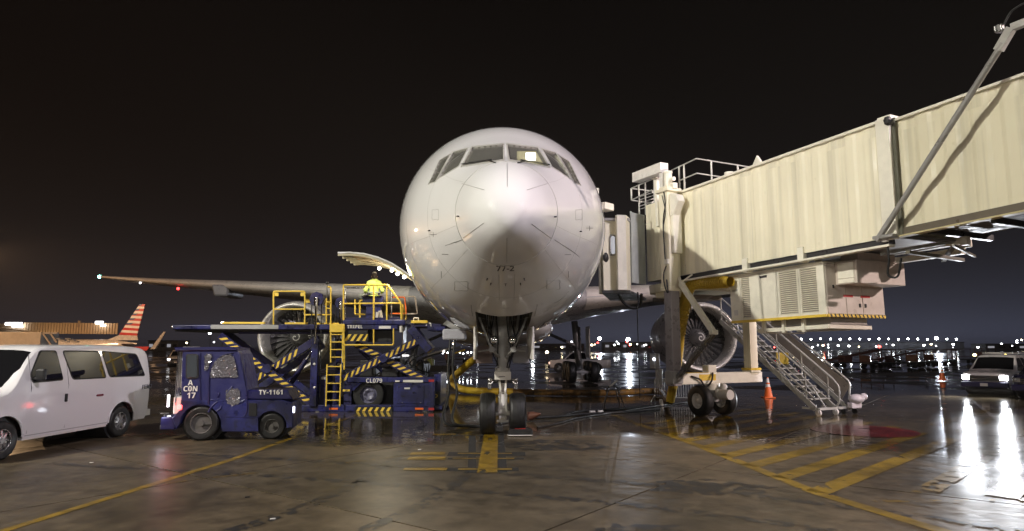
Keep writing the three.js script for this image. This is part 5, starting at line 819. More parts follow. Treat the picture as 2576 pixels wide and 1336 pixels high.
// ---------------------------------------------------------------- the worker at the loader's controls
function blob(bones, cell, k, mat, name, parent) {                     // one skin over tapered bones [ax, ay, az, ra, bx, by, bz, rb]
  let lo = V(1e9, 1e9, 1e9), hi = V(-1e9, -1e9, -1e9);
  for (const b of bones) for (const o of [0, 4]) { lo.min(V(b[o] - b[o + 3], b[o + 1] - b[o + 3], b[o + 2] - b[o + 3])); hi.max(V(b[o] + b[o + 3], b[o + 1] + b[o + 3], b[o + 2] + b[o + 3])); }
  lo.addScalar(-3 * cell); hi.addScalar(3 * cell); const c = lo.clone().add(hi).multiplyScalar(0.5), half = Math.max(hi.x - lo.x, hi.y - lo.y, hi.z - lo.z) / 2, n = Math.min(110, Math.ceil(2 * half / cell) + 4);
  const mc = new MarchingCubes(n, new THREE.MeshStandardMaterial(), false, false, 150000); mc.isolation = 0;
  for (let z = 0; z < n; z++) for (let y = 0; y < n; y++) for (let x = 0; x < n; x++) {
    const p = [x, y, z].map((v, i) => c.getComponent(i) + ((v - n / 2) / (n / 2)) * half); let d = 1e9;
    for (const b of bones) { const bax = b[4] - b[0], bay = b[5] - b[1], baz = b[6] - b[2], pax = p[0] - b[0], pay = p[1] - b[1], paz = p[2] - b[2], t = clamp((pax * bax + pay * bay + paz * baz) / (bax * bax + bay * bay + baz * baz + 1e-9), 0, 1), e = Math.hypot(pax - bax * t, pay - bay * t, paz - baz * t) - lerp(b[3], b[7], t); const h = clamp(0.5 + 0.5 * (d - e) / k, 0, 1); d = lerp(d, e, h) - k * h * (1 - h); }
    mc.field[x + y * n + z * n * n] = -d;
  }
  mc.update(); const m = mc.count, g = new THREE.BufferGeometry();
  g.setAttribute('position', new THREE.BufferAttribute(mc.positionArray.slice(0, m * 3), 3)); g.setAttribute('normal', new THREE.BufferAttribute(mc.normalArray.slice(0, m * 3), 3)); g.scale(half, half, half).translate(c.x, c.y, c.z);
  const w = mergeVertices(g, 1e-4); w.computeVertexNormals(); return part(name, w, mat, parent);
}
{
  const base = at(939, 803, 24.9), w = thing('person', 'worker in bright yellow-green jacket standing at the controls on the cargo loader', 'person', base, Math.PI + 0.25);
  const hand = (s) => { const o = [], px = s * 0.30, py = 1.02, pz = 0.30; o.push([px, py, pz - 0.06, 0.032, px, py, pz, 0.036]); for (let f = 0; f < 4; f++) { const x = px + (f - 1.5) * 0.02, l = [0.07, 0.08, 0.075, 0.058][f]; o.push([x, py, pz, 0.0095, x, py - 0.005, pz + l * 0.5, 0.009], [x, py - 0.005, pz + l * 0.5, 0.009, x, py - l * 0.4, pz + l * 0.75, 0.008]); } o.push([px - s * 0.03, py, pz - 0.03, 0.011, px - s * 0.06, py - 0.015, pz + 0.03, 0.009]); return o; };
  const skinMat = paint(rgb(0.35, 0.20, 0.13), 0.5);
  blob([[0, 1.42, 0, 0.06, 0, 1.54, 0.02, 0.058], [0, 1.63, 0.005, 0.098, 0, 1.66, 0.0, 0.102], [0, 1.58, 0.04, 0.075, 0, 1.60, 0.05, 0.07], [0, 1.615, 0.10, 0.012, 0, 1.59, 0.118, 0.014], [-0.1, 1.62, 0, 0.02, -0.1, 1.60, 0, 0.018], [0.1, 1.62, 0, 0.02, 0.1, 1.60, 0, 0.018], [0, 1.42, 0, 0.1, 0, 1.0, 0, 0.12], [-0.17, 1.36, 0, 0.06, -0.30, 1.10, 0.06, 0.045], [-0.30, 1.10, 0.06, 0.042, -0.30, 1.02, 0.24, 0.03], [0.17, 1.36, 0, 0.06, 0.30, 1.10, 0.06, 0.045], [0.30, 1.10, 0.06, 0.042, 0.30, 1.02, 0.24, 0.03], [-0.09, 0.95, 0, 0.09, -0.1, 0.12, 0, 0.05], [0.09, 0.95, 0, 0.09, 0.1, 0.12, 0, 0.05], ...hand(1), ...hand(-1)], 0.016, 0.012, skinMat, 'body', w);
  blob([[0, 1.38, -0.01, 0.14, 0, 1.10, 0, 0.165], [-0.10, 1.40, -0.01, 0.10, 0.10, 1.40, -0.01, 0.10], [0, 1.10, 0, 0.17, 0, 0.86, 0, 0.185], [-0.10, 0.86, 0, 0.12, 0.10, 0.86, 0, 0.12], [-0.19, 1.37, 0, 0.085, -0.32, 1.10, 0.05, 0.072], [-0.32, 1.10, 0.05, 0.07, -0.30, 1.03, 0.22, 0.055], [0.19, 1.37, 0, 0.085, 0.32, 1.10, 0.05, 0.072], [0.32, 1.10, 0.05, 0.07, 0.30, 1.03, 0.22, 0.055], [-0.05, 1.46, -0.03, 0.06, 0.05, 1.46, -0.03, 0.06]], 0.022, 0.05, paint(rgb(0.74, 0.92, 0.24), 0.6, { bumpMap: rough1, bumpScale: 0.01 }), 'jacket', w);
  blob([[-0.09, 0.92, 0, 0.13, -0.11, 0.5, 0.01, 0.09], [-0.11, 0.5, 0.01, 0.088, -0.12, 0.1, 0, 0.075], [0.09, 0.92, 0, 0.13, 0.11, 0.5, 0.01, 0.09], [0.11, 0.5, 0.01, 0.088, 0.12, 0.1, 0, 0.075]], 0.022, 0.03, paint(rgb(0.03, 0.03, 0.09), 0.7), 'trousers', w);
  for (const s of [-1, 1]) blob([[s * 0.12, 0.06, -0.05, 0.058, s * 0.13, 0.045, 0.15, 0.045]], 0.018, 0.02, M.black, 'shoe', w);
  blob([[0, 1.66, -0.02, 0.108, 0, 1.62, -0.04, 0.095], [0, 1.57, -0.06, 0.06, 0, 1.53, -0.05, 0.05]], 0.016, 0.04, paint(rgb(0.03, 0.02, 0.015), 0.7), 'hair', w);
  blob([[0, 1.715, -0.005, 0.088, 0, 1.70, 0.0, 0.095], [0, 1.69, 0.10, 0.02, 0, 1.68, 0.17, 0.012]], 0.016, 0.03, paint(rgb(0.55, 0.54, 0.52), 0.6), 'cap', w);
  part('reflective_band', [new THREE.TorusGeometry(0.186, 0.018, 6, 32).scale(1.22, 1, 1.6).rotateX(Math.PI / 2).scale(1, 1, 0.98).translate(0, 1.0, 0)], paint(rgb(0.45, 0.50, 0.42), 0.4), w);
}
// ---------------------------------------------------------------- vehicles; local x forward, y up, left side at -z
// shell from cross-sections along x: o = {x0, x1, top(x), bot(x), wid(y, x), n}
function shell(o) {
  const xs = o.xs, K = 13;
  const ringAt = (x) => {
    const t = o.top(x), b = o.bot(x), sh = Math.max(b + 0.02, t - (o.round ?? 0.12)), pts = [];
    for (let k = 0; k < 8; k++) { const y = lerp(b, sh, k / 7); pts.push([y, o.wid(y, x)]); }
    const w = o.wid(sh, x); pts.push([lerp(sh, t, 0.5), w - 0.02], [lerp(sh, t, 0.85), w - 0.07], [t, w - 0.2], [t + 0.012, w * 0.4], [t + 0.015, 0]);
    return pts;
  };
  const rings = xs.map(ringAt), n = xs.length - 1;
  const side = (s) => grid(n, K - 1, (u, v) => { const i = Math.round(u * n), [y, z] = rings[i][Math.round(v * (K - 1))]; return V(xs[i], y, z * s); });
  const flip = (g) => { const a = g.index.array; for (let i = 0; i < a.length; i += 3) { const t = a[i + 1]; a[i + 1] = a[i + 2]; a[i + 2] = t; } g.computeVertexNormals(); return g; };
  const cap = (i, s) => { const r = rings[i], pts = [...r.map(([y, z]) => [z, y]), ...r.slice(0, -1).reverse().map(([y, z]) => [-z, y])]; const g = new THREE.ShapeGeometry(shape(pts)); g.rotateY(Math.PI / 2 * s).translate(xs[i], 0, 0); return g; };
  return [side(1), flip(side(-1)), cap(0, -1), cap(n, 1)].map((g) => toCreasedNormals(g, 0.55));
}
const spread = (a, b, n, extra = []) => [...Array.from({ length: n + 1 }, (_, i) => lerp(a, b, i / n)), ...extra].sort((p, q) => p - q).filter((v, i, l) => !i || v - l[i - 1] > 0.004);
const arch = (base, list, r) => (x) => { let y = base(x); for (const [xa, ya] of list) { const d = Math.abs(x - xa); if (d < r) y = Math.max(y, ya + Math.sqrt(r * r - d * d)); } return y; };
const archXs = (list, r) => list.flatMap(([xa]) => Array.from({ length: 19 }, (_, i) => xa - r * Math.cos(i / 18 * Math.PI)));
// a flat-drawn outline (x, y) wrapped on the body side: sets z from the body width
function onSide(pts, rad, s, wid, off, depth, fine = 3) {
  const g0 = plate(roundShape(pts, rad), depth, 0.004, 4), g = g0.index ? g0.toNonIndexed() : g0, p = g.attributes.position;
  for (let i = 0; i < p.count; i++) { const x = p.getX(i), y = p.getY(i), z = p.getZ(i); p.setXYZ(i, s < 0 ? x : x, y, s * (wid(y, x) + off + z - depth)); }
  if (s < 0) for (let i = 0; i < p.count; i += 3) { const t = V().fromBufferAttribute(p, i + 1); p.setXYZ(i + 1, p.getX(i + 2), p.getY(i + 2), p.getZ(i + 2)); p.setXYZ(i + 2, t.x, t.y, t.z); }
  g.computeVertexNormals(); return g;
}
const tyreGeo = (r, w, ri) => lathe([[ri, -w * 0.42], [r * 0.86, -w * 0.5], [r * 0.96, -w * 0.42], [r, -w * 0.2], [r, w * 0.2], [r * 0.96, w * 0.42], [r * 0.86, w * 0.5], [ri, w * 0.42]], 36).rotateX(Math.PI / 2);
function wheel(parent, x, y, z, r, w, ri, s, rimMat, spokes = 8) {
  const wg = sub('wheel', parent); wg.position.set(x, y, z);
  part('tyre', [tyreGeo(r, w, ri)], M.rubber, wg);
  const f = s * w * 0.36;
  part('rim', [lathe([[ri * 0.93, -w * 0.42], [ri, -w * 0.44], [ri, w * 0.44], [ri * 0.93, w * 0.42], [ri * 0.86, w * 0.2]], 32).rotateX(Math.PI / 2), cyl(ri * 0.88, 0.02, 28, 0, 0, f * 0.3, Math.PI / 2), cyl(ri * 0.26, 0.05, 18, 0, 0, f, Math.PI / 2), ...Array.from({ length: spokes }, (_, k) => { const a = k / spokes * 2 * Math.PI, c = Math.cos(a), q = Math.sin(a); return beam(V(c * ri * 0.2, q * ri * 0.2, f * 0.95), V(c * ri * 0.9, q * ri * 0.9, f * 0.7), ri * 0.22, 0.025, ZB); })], rimMat, wg);
  return wg;
}
// ---- white passenger van
{
  const v = thing('passenger_van', 'white passenger van with dark windows cut off by the picture edge', 'van', [-10.82, 0, -17.05], -95 * D2R);
  v.updateMatrixWorld(true);
  const top = curve([[-1.06, 2.08], [-0.98, 2.17], [-0.7, 2.24], [0.4, 2.28], [2.2, 2.28], [2.55, 2.25], [2.78, 2.14], [3.38, 1.43], [3.48, 1.36], [4.1, 1.22], [4.3, 1.08], [4.36, 0.9]]);
  const ax = [[0, 0.40], [3.5, 0.40]], bot = arch((x) => x < -1 ? 0.5 : 0.36, ax, 0.47);
  const wid = (y, x) => { const b = y < 0.9 ? lerp(0.96, 1.0, clamp((y - 0.35) / 0.5, 0, 1)) : y < 1.4 ? 1.0 : lerp(1.0, 0.83, (y - 1.4) / 0.85); const e = x < -0.9 ? (x + 0.9) / 0.3 : x > 3.6 ? (x - 3.6) / 0.8 : 0; return b - 0.10 * e * e - (y > 0.98 && y < 1.02 ? 0.006 : 0); };
  part('body', shell({ xs: spread(-1.06, 4.36, 44, archXs(ax, 0.47)), top, bot, wid }), M.vanWhite = paint(rgb(0.68, 0.665, 0.66), 0.22, { coat: 0.8, map: null, roughnessMap: null }), v);
  partEach('rocker', [box(2.5, 0.06, 1.9, 1.75, 0.35, 0), box(0.3, 0.16, 1.85, -1.08, 0.5, 0)], M.offWhite, v);
  partEach('underbody', [box(5.0, 0.22, 1.5, 1.5, 0.42, 0), ...ax.map(([x]) => cyl(0.47, 1.72, 24, x, 0.42, 0, Math.PI / 2)), cyl(0.12, 0.7, 14, 1.4, 0.27, -0.5, 0, 0, Math.PI / 2)], M.black, v);
  const Q = (X, Y) => { const p = planePt(v, X, Y, -0.90); return [p.x, p.y]; };
  const wins = [[[[1, 0], 0], []]];
  const win = (name, px, rad, lab) => { const pts = px.map(([X, Y]) => Q(X, Y)); const cx = pts.reduce((a, p) => a + p[0] / pts.length, 0), cy = pts.reduce((a, p) => a + p[1] / pts.length, 0), g = pts.map(([x, y]) => [x + Math.sign(x - cx) * 0.025, y + Math.sign(y - cy) * 0.025]); const w = partEach(name, [-1, 1].map((s) => onSide(pts, rad, s, wid, 0.012, 0.03)), M.glassDark, v); [-1, 1].forEach((s, i) => part('window_seal', [onSide(g, rad + 0.02, s, wid, 0.006, 0.03)], M.black, w[i])); };
  win('side_window', [[260, 885], [345, 892], [357, 944], [269, 947]], 0.07); win('side_window', [[163, 884], [251, 885], [259, 949], [176, 953]], 0.07);
  win('door_window', [[107, 884], [145, 884], [150, 954], [74, 961], [74, 936]], 0.05);
  part('windscreen', [grid(10, 8, (u, w) => { const x = lerp(2.76, 3.38, u), z = lerp(-0.79, 0.79, w) * (1 + 0.12 * u); return V(x + 0.012, top(x) + 0.03 - 0.05 * (z / 0.8) ** 4, z); })], M.glassDark, v);
  part('windscreen', [grid(10, 6, (u, w) => { const y = lerp(1.28, 1.9, w), x = lerp(3.28, 2.74, w); return V(lerp(x - 0.42 + 0.25 * w, x, u), y, -(wid(y, x) + 0.006 - 0.02 * u)); })].slice(0, 0).concat([box(0.01, 0.3, 0.2, 2.9, 1.5, 0)]), M.black, v);
  const seamAt = (x0, y0, x1, y1) => onSide([[x0, y0], [x1, y0], [x1, y1], [x0, y1]], 0.002, -1, wid, 0.003, 0.012);
  for (const X of [66, 160]) { const x = Q(X, 1000)[0]; part('door_seam', [seamAt(x - 0.006, 0.45, x + 0.006, 1.4), seamAt(x - 0.006, 1.4, x + 0.006, 2.1)], M.black, v); }
  part('sill_strip', [seamAt(0.5, 0.40, 3.0, 0.42)], M.greyish, v);
  const dh = Q(159, 1000); partEach('door_handle', [onSide([[dh[0] + 0.02, dh[1] - 0.09], [dh[0] + 0.08, dh[1] - 0.09], [dh[0] + 0.08, dh[1] + 0.09], [dh[0] + 0.02, dh[1] + 0.09]], 0.02, -1, wid, 0.03, 0.04)], M.black, v);
  const sh = Q(241, 994); part('slide_handle', [onSide([[sh[0] - 0.11, sh[1] - 0.025], [sh[0] + 0.11, sh[1] - 0.025], [sh[0] + 0.11, sh[1] + 0.025], [sh[0] - 0.11, sh[1] + 0.025]], 0.02, -1, wid, 0.02, 0.03)], paint(rgb(0.18, 0.03, 0.05), 0.3), v);
  const fl = Q(358, 974); part('lettering', [letters('FE367', 0.11, 0.006, (x, y, z) => V(fl[0] - 0.04 - x, fl[1] - 0.04 + y, -(wid(fl[1], -0.85) + 0.006 + z)))], paint(rgb(0.10, 0.11, 0.14), 0.4), v);
  part('mirror', [rbox(0.10, 0.26, 0.22, 0.05, 2.86, 1.66, -1.14), rod(V(2.9, 1.58, -0.98), V(2.86, 1.58, -1.1), 0.03)], M.black, v);
  for (const s of [-1, 1]) { partEach('tail_lamp', [rbox(0.05, 0.36, 0.12, 0.02, -1.06, 1.1, s * 0.88)], glow(0.9, 0.03, 0.02, s < 0 ? 1.2 : 0.4), v); partEach('wheel_flare', [new THREE.TorusGeometry(0.49, 0.03, 8, 28, Math.PI).translate(3.5, 0.40, s * 0.97), new THREE.TorusGeometry(0.48, 0.016, 8, 28, Math.PI).translate(0, 0.40, s * 0.99)], M.vanWhite, v); }
  part('rear_bumper', [rbox(0.16, 0.18, 1.8, 0.04, -1.12, 0.55, 0)], M.greyish, v);
  for (const [x] of ax) for (const s of [-1, 1]) wheel(v, x, 0.385, s * 0.86, 0.385, 0.25, 0.225, s, paint(rgb(0.5, 0.5, 0.5), 0.25, { metal: 0.8 }));
}
// ---- blue baggage tractor
{
  const t = thing('baggage_tractor', 'blue baggage tractor with clear-windowed vinyl cab parked beside the white van', 'baggage tractor', [-6.7, 0, -16.35], 9 * D2R);
  t.updateMatrixWorld(true);
  const P = (X, Y, z = 0) => planePt(t, X, Y, z), S = (list) => list.map(([X, Y]) => { const p = P(X, Y); return [p.x, p.y]; });
  const px = (x, y) => [(440 + x / 2.7826) * 0.89444, (780 + y / 2.7826) * 0.89444];    // measured on an enlargement
  const E = (list) => S(list.map(([x, y]) => px(x, y))), W = 1.35;
  const arc = (cx, cy, r, a0, a1, n = 12) => Array.from({ length: n + 1 }, (_, i) => { const a = lerp(a0, a1, i / n) * D2R; return [cx + r * Math.cos(a), cy - r * Math.sin(a)]; });
  const slab = (list, z0, z1, b = 0.02) => plate(shape(E(list)), z0 - z1, b).translate(0, 0, z1);
  part('body', [slab([[190, 960], [700, 960], [985, 960], [1060, 980], [1072, 1030], [1066, 1180], [1010, 1180], ...arc(900, 1170, 118, 0, 180), [780, 1205], [515, 1205], ...arc(345, 1160, 160, -5, 175), [150, 1190], [120, 1100], [180, 1040]], 0, -W)], M.blue, t);
  part('bonnet', [slab([[700, 882], [1025, 886], [1066, 960], [700, 962]], -0.02, -W + 0.02, 0.04)], M.blueDark, t);
  part('cab', [slab([[200, 580], [232, 560], [628, 562], [652, 600], [712, 890], [712, 1090], [530, 1090], [500, 1010], [190, 1010], [192, 800]], -0.01, -W + 0.01, 0.03)], M.blueCloth, t);
  part('roof', [slab([[140, 548], [560, 545], [632, 556], [634, 578], [150, 580]], 0.03, -W - 0.03, 0.03)], M.blueDark, t);
  const onFace = (name, pts, rad, th, mat, dz = 0) => part(name, [plate(roundShape(E(pts), rad), th, 0.006, 5).translate(0, 0, dz)], mat, t);
  onFace('side_window', [[232, 600], [328, 600], [330, 790], [230, 795]], 0.06, 0.03, M.darkMetal, -0.01); onFace('side_window_pane', [[242, 610], [320, 610], [321, 780], [240, 785]], 0.05, 0.02, paint(rgb(0.06, 0.07, 0.08), 0.15, { coat: 1 }), 0.012);
  const crinkle = new THREE.MeshPhysicalMaterial({ color: rgb(0.24, 0.23, 0.25), roughness: 0.16, metalness: 0.6, clearcoat: 1, clearcoatRoughness: 0.03 });
  // crumpled clear vinyl with glints of its own folds
  const film = (name, list) => { const P2 = E(list), x0 = Math.min(...P2.map((p) => p[0])), x1 = Math.max(...P2.map((p) => p[0])), y0 = Math.min(...P2.map((p) => p[1])), y1 = Math.max(...P2.map((p) => p[1]));
    const inside = (x, y) => { let c = false; for (let i = 0, j = P2.length - 1; i < P2.length; j = i++) if ((P2[i][1] > y) !== (P2[j][1] > y) && x < (P2[j][0] - P2[i][0]) * (y - P2[i][1]) / (P2[j][1] - P2[i][1]) + P2[i][0]) c = !c; return c; };
    const s = 0.036, nx = Math.ceil((x1 - x0) / s) + 1, ny = Math.ceil((y1 - y0) / s) + 1, q = [], pos = [];
    for (let j = 0; j <= ny; j++) for (let i = 0; i <= nx; i++) q.push(V(x0 + (i + rr(-0.35, 0.35)) * s, y0 + (j + rr(-0.35, 0.35)) * s, 0.016 + rr(-0.007, 0.007)));
    for (let j = 0; j < ny; j++) for (let i = 0; i < nx; i++) { const a = q[j * (nx + 1) + i], b = q[j * (nx + 1) + i + 1], c = q[(j + 1) * (nx + 1) + i], d = q[(j + 1) * (nx + 1) + i + 1]; for (const T of rnd() < 0.5 ? [[a, b, d], [a, d, c]] : [[a, b, c], [b, d, c]]) if (inside((T[0].x + T[1].x + T[2].x) / 3, (T[0].y + T[1].y + T[2].y) / 3)) T.forEach((p) => pos.push(p.x, p.y, p.z)); }
    const g = new THREE.BufferGeometry(); g.setAttribute('position', new THREE.Float32BufferAttribute(pos, 3)); g.computeVertexNormals();
    part('window_backing', [plate(roundShape(P2, 0.05), 0.006, 0, 6).translate(0, 0, 0.002)], M.black, t);
    return part(name, [g], crinkle, t); };
  film('vinyl_window', [[424, 785], [430, 720], [462, 660], [510, 618], [585, 602], [612, 640], [640, 782]]); film('vinyl_window', [[378, 725], [380, 608], [432, 600], [430, 650], [398, 728]]); film('vinyl_patch', [[545, 880], [640, 870], [655, 900], [648, 985], [600, 1008], [550, 985]]);
  part('door_seam', [tube(E([[412, 990], [412, 800], [428, 710], [470, 648], [520, 610], [600, 590]]).map(([x, y]) => V(x, y, 0.006)), 0.012, 30, 6), tube(E([[690, 640], [706, 880], [690, 1085], [540, 1092]]).map(([x, y]) => V(x, y, 0.004)), 0.012, 30, 6), tube(E([[342, 590], [340, 780], [345, 960]]).map(([x, y]) => V(x, y, 0.004)), 0.010, 20, 6)], M.blueDark, t);
  for (let k = 0; k < 7; k++) { const a = E([[rr(430, 660), rr(820, 1060)]])[0], b = [a[0] + rr(-0.25, 0.25), a[1] + rr(-0.25, 0.25)]; part('cloth_fold', [tube([V(a[0], a[1], -0.012), V((a[0] + b[0]) / 2 + rr(-0.04, 0.04), (a[1] + b[1]) / 2, -0.004), V(b[0], b[1], -0.012)], 0.024, 12, 8)], M.blueCloth, t); }
  const txt = (s, x, y, size, mat = M.white) => { const [p] = E([[x, y]]); part('lettering', [letters(s, size, 0.008).translate(p[0], p[1], 0.002)], mat, t); };
  txt('A', 265, 845, 0.125); txt('C0N', 265, 892, 0.125); txt('17', 272, 946, 0.135); { const [p] = E([[893, 918]]); part('lettering', [letters('TY-1161', 0.115, 0.008).translate(p[0], p[1], -0.012)], M.white, t); }
  onFace('air_grille', [[722, 985], [785, 985], [785, 1085], [722, 1085]], 0.02, 0.02, M.black, -0.004);
  onFace('step_edge', [[515, 1168], [700, 1168], [700, 1175], [515, 1175]], 0.003, 0.03, M.yellow, -0.01); onFace('step_plate', [[515, 1100], [800, 1100], [800, 1205], [515, 1205]], 0.02, 0.05, M.blue, -0.005);
  onFace('step_recess', [[515, 1092], [800, 1092], [800, 1100], [515, 1100]], 0.003, 0.02, M.blueDark, -0.01);
  const wr = E([[345, 1160], [900, 1170], [475, 1160], [998, 1170]]);
  for (const z of [-0.14, -W + 0.14]) { const s = z > -0.5 ? 1 : -1; wheel(t, wr[0][0], 0.41, z, 0.41, 0.26, 0.25, s, paint(rgb(0.10, 0.095, 0.09), 0.5), 1); wheel(t, wr[1][0], 0.315, z, 0.315, 0.22, 0.17, s, paint(rgb(0.09, 0.085, 0.08), 0.5), 1); }
  partEach('wheel_well', [cyl(0.5, W - 0.5, 24, wr[0][0], 0.42, -W / 2, Math.PI / 2), cyl(0.38, W - 0.4, 24, wr[1][0], 0.33, -W / 2, Math.PI / 2)], M.black, t);
  // tail: lamp post, lit number plate, red lamp, hitch
  const tx = E([[128, 580], [190, 1100], [100, 960], [60, 1120]]), x0 = tx[1][0];
  part('tail_panel', [rbox(0.05, 1.0, W - 0.1, 0.02, x0 - 0.04, 1.75, -W / 2)], M.greyish, t);
  for (const z of [-0.06, -0.18, -0.30]) partEach('tail_rail', [rod(V(x0 - 0.16, 2.16, z), V(x0 - 0.16, 0.85, z), 0.02)], M.chrome, t);
  part('tail_box', [rbox(0.22, 0.42, 0.4, 0.04, x0 - 0.10, 0.84, -0.26)], M.offWhite, t); part('tail_bumper', [rbox(0.34, 0.3, W - 0.1, 0.03, x0 - 0.30, 0.42, -W / 2)], M.blueDark, t);
  partEach('tow_hitch', [rod(V(x0 - 0.5, 0.28, -0.4), V(x0 - 0.5, 0.62, -0.4), 0.02), rod(V(x0 - 0.6, 0.62, -0.4), V(x0 - 0.4, 0.62, -0.4), 0.03), rbox(0.14, 0.1, 0.2, 0.02, x0 - 0.5, 0.3, -0.4)], M.steel, t);
  const rl = E([[185, 1018]])[0]; partEach('tail_lamp', [rbox(0.10, 0.12, 0.05, 0.02, rl[0], rl[1], 0.02), rbox(0.05, 0.12, 0.10, 0.02, x0 - 0.02, rl[1], -0.02)], glow(1, 0.04, 0.03, 2.5), t);
  const wl = V(x0 - 0.33, 0.80, -0.2); partEach('work_lamp', [rbox(0.04, 0.3, 0.10, 0.015, x0 - 0.34, 0.95, -0.12), ball(0.05, wl.x, wl.y - 0.25, wl.z)], glow(0.9, 0.92, 1, 1.6), t);
  const wp = t.localToWorld(V(x0 - 0.42, 0.62, 0.0)); pointLamp('work_light', wp, rgb(0.85, 0.9, 1), 0.25, 0.08);
  pointLamp('tail_light', t.localToWorld(V(rl[0] - 0.2, rl[1], 0.22)), rgb(1, 0.05, 0.04), 0.3, 0.1);
  const hl = E([[1075, 1035]])[0]; part('head_lamp', [rbox(0.05, 0.16, 0.05, 0.02, hl[0], hl[1], 0.0)], glow(0.8, 0.8, 1, 3), t);
}
// ---- white pickups and sport utilities, one builder
function pickup(name, label, category, pos, turn, o = {}) {
  const g = thing(name, label, category, pos, turn), suv = o.suv, R = 0.39, xr = 0, xf = 3.3;
  const top = suv ? curve([[-1.0, 1.45], [-0.92, 1.72], [-0.6, 1.83], [1.9, 1.86], [2.15, 1.78], [2.95, 1.17], [3.2, 1.12], [4.05, 1.02], [4.2, 0.86]]) : curve([[-1.2, 1.12], [0.72, 1.14], [0.76, 1.16], [0.95, 1.72], [1.2, 1.80], [2.0, 1.82], [2.2, 1.76], [2.9, 1.18], [3.1, 1.14], [4.0, 1.05], [4.2, 0.9]]);
  const ax = [[xr, R], [xf, R]], bot = arch(() => 0.42, ax, 0.46), wid = (y, x) => { const b = y < 1.1 ? lerp(0.93, 0.98, clamp((y - 0.4) / 0.4, 0, 1)) : lerp(0.98, 0.74, (y - 1.1) / 0.72), e = x > 3.5 ? (x - 3.5) / 0.7 : x < -0.9 ? (x + 0.9) / 0.3 : 0; return b - 0.12 * e * e; };
  const paintM = o.paint ?? M.vanWhite2;
  part('body', shell({ xs: spread(suv ? -1.0 : -1.2, 4.2, 46, archXs(ax, 0.46)), top, bot, wid, round: 0.08 }), paintM, g);
  partEach('underbody', [box(4.6, 0.2, 1.5, 1.5, 0.45, 0), ...ax.map(([x]) => cyl(0.46, 1.66, 20, x, 0.42, 0, Math.PI / 2))], M.black, g);
  const side = (pts, rad, nm = 'side_window') => partEach(nm, [-1, 1].map((s) => onSide(pts, rad, s, wid, 0.01, 0.02)), M.glassDark, g);
  side([[1.62, 1.16], [2.72, 1.16], [2.12, 1.70], [1.62, 1.72]], 0.05); side([[0.88, 1.16], [1.54, 1.16], [1.54, 1.72], [1.02, 1.70]], 0.05); if (suv) side([[-0.7, 1.18], [0.78, 1.16], [0.86, 1.72], [-0.55, 1.70]], 0.06);
  part('windscreen', [grid(8, 8, (u, w) => { const x = lerp(2.24, 2.92, u), z = lerp(-0.72, 0.72, w); return V(x + 0.01, top(x) + 0.025 - 0.03 * (z / 0.7) ** 2, z * (1 + 0.15 * u)); })], M.glassDark, g);
  part('grille', [rbox(0.06, 0.26, 1.2, 0.02, 4.2, 0.78, 0)], o.dark ?? M.black, g); for (const y of [0.7, 0.78, 0.86]) part('grille_bar', [rbox(0.02, 0.025, 1.2, 0.008, 4.235, y, 0)], M.chrome, g);
  part('bumper', [rbox(0.22, 0.26, 1.86, 0.06, 4.2, 0.50, 0)], o.bumper ?? M.chrome, g); part('number_plate', [rbox(0.02, 0.14, 0.30, 0.005, 4.32, 0.50, 0)], M.offWhite, g);
  for (const s of [-1, 1]) part('head_lamp', [rbox(0.14, 0.20, 0.32, 0.04, 4.14, 0.82, s * 0.74)], o.lamp ?? M.steel, g);
  for (const s of [-1, 1]) { part('mirror', [rbox(0.12, 0.2, 0.22, 0.04, 2.5, 1.25, s * 1.08)], M.black, g); part('door_seam', [onSide([[1.555, 0.5], [1.57, 0.5], [1.57, 1.14], [1.555, 1.14]], 0.002, s, wid, 0.003, 0.01)], M.black, g); partEach('door_handle', [onSide([[1.65, 0.98], [1.82, 0.98], [1.82, 1.02], [1.65, 1.02]], 0.01, s, wid, 0.015, 0.02)], M.black, g); }
  if (!suv) part('load_bed', [box(1.7, 0.05, 1.5, -0.3, 1.155, 0)], M.black, g);
  if (o.bar) { part('light_bar', [rbox(0.22, 0.12, 1.1, 0.04, 1.7, 1.92, 0)], o.bar, g); }
  if (o.rack) part('roof_rack', [rod(V(-0.4, 1.93, 0.62), V(1.9, 1.93, 0.62), 0.025), rod(V(-0.4, 1.93, -0.62), V(1.9, 1.93, -0.62), 0.025), rod(V(1.6, 1.93, -0.62), V(1.6, 1.93, 0.62), 0.03)], M.offWhite, g);
  for (const [x] of ax) for (const s of [-1, 1]) wheel(g, x, R, s * 0.84, R, 0.25, 0.22, s, M.steel, 6);
  return g;
}
M.vanWhite2 = paint(rgb(0.80, 0.79, 0.78), 0.25, { coat: 0.7 });
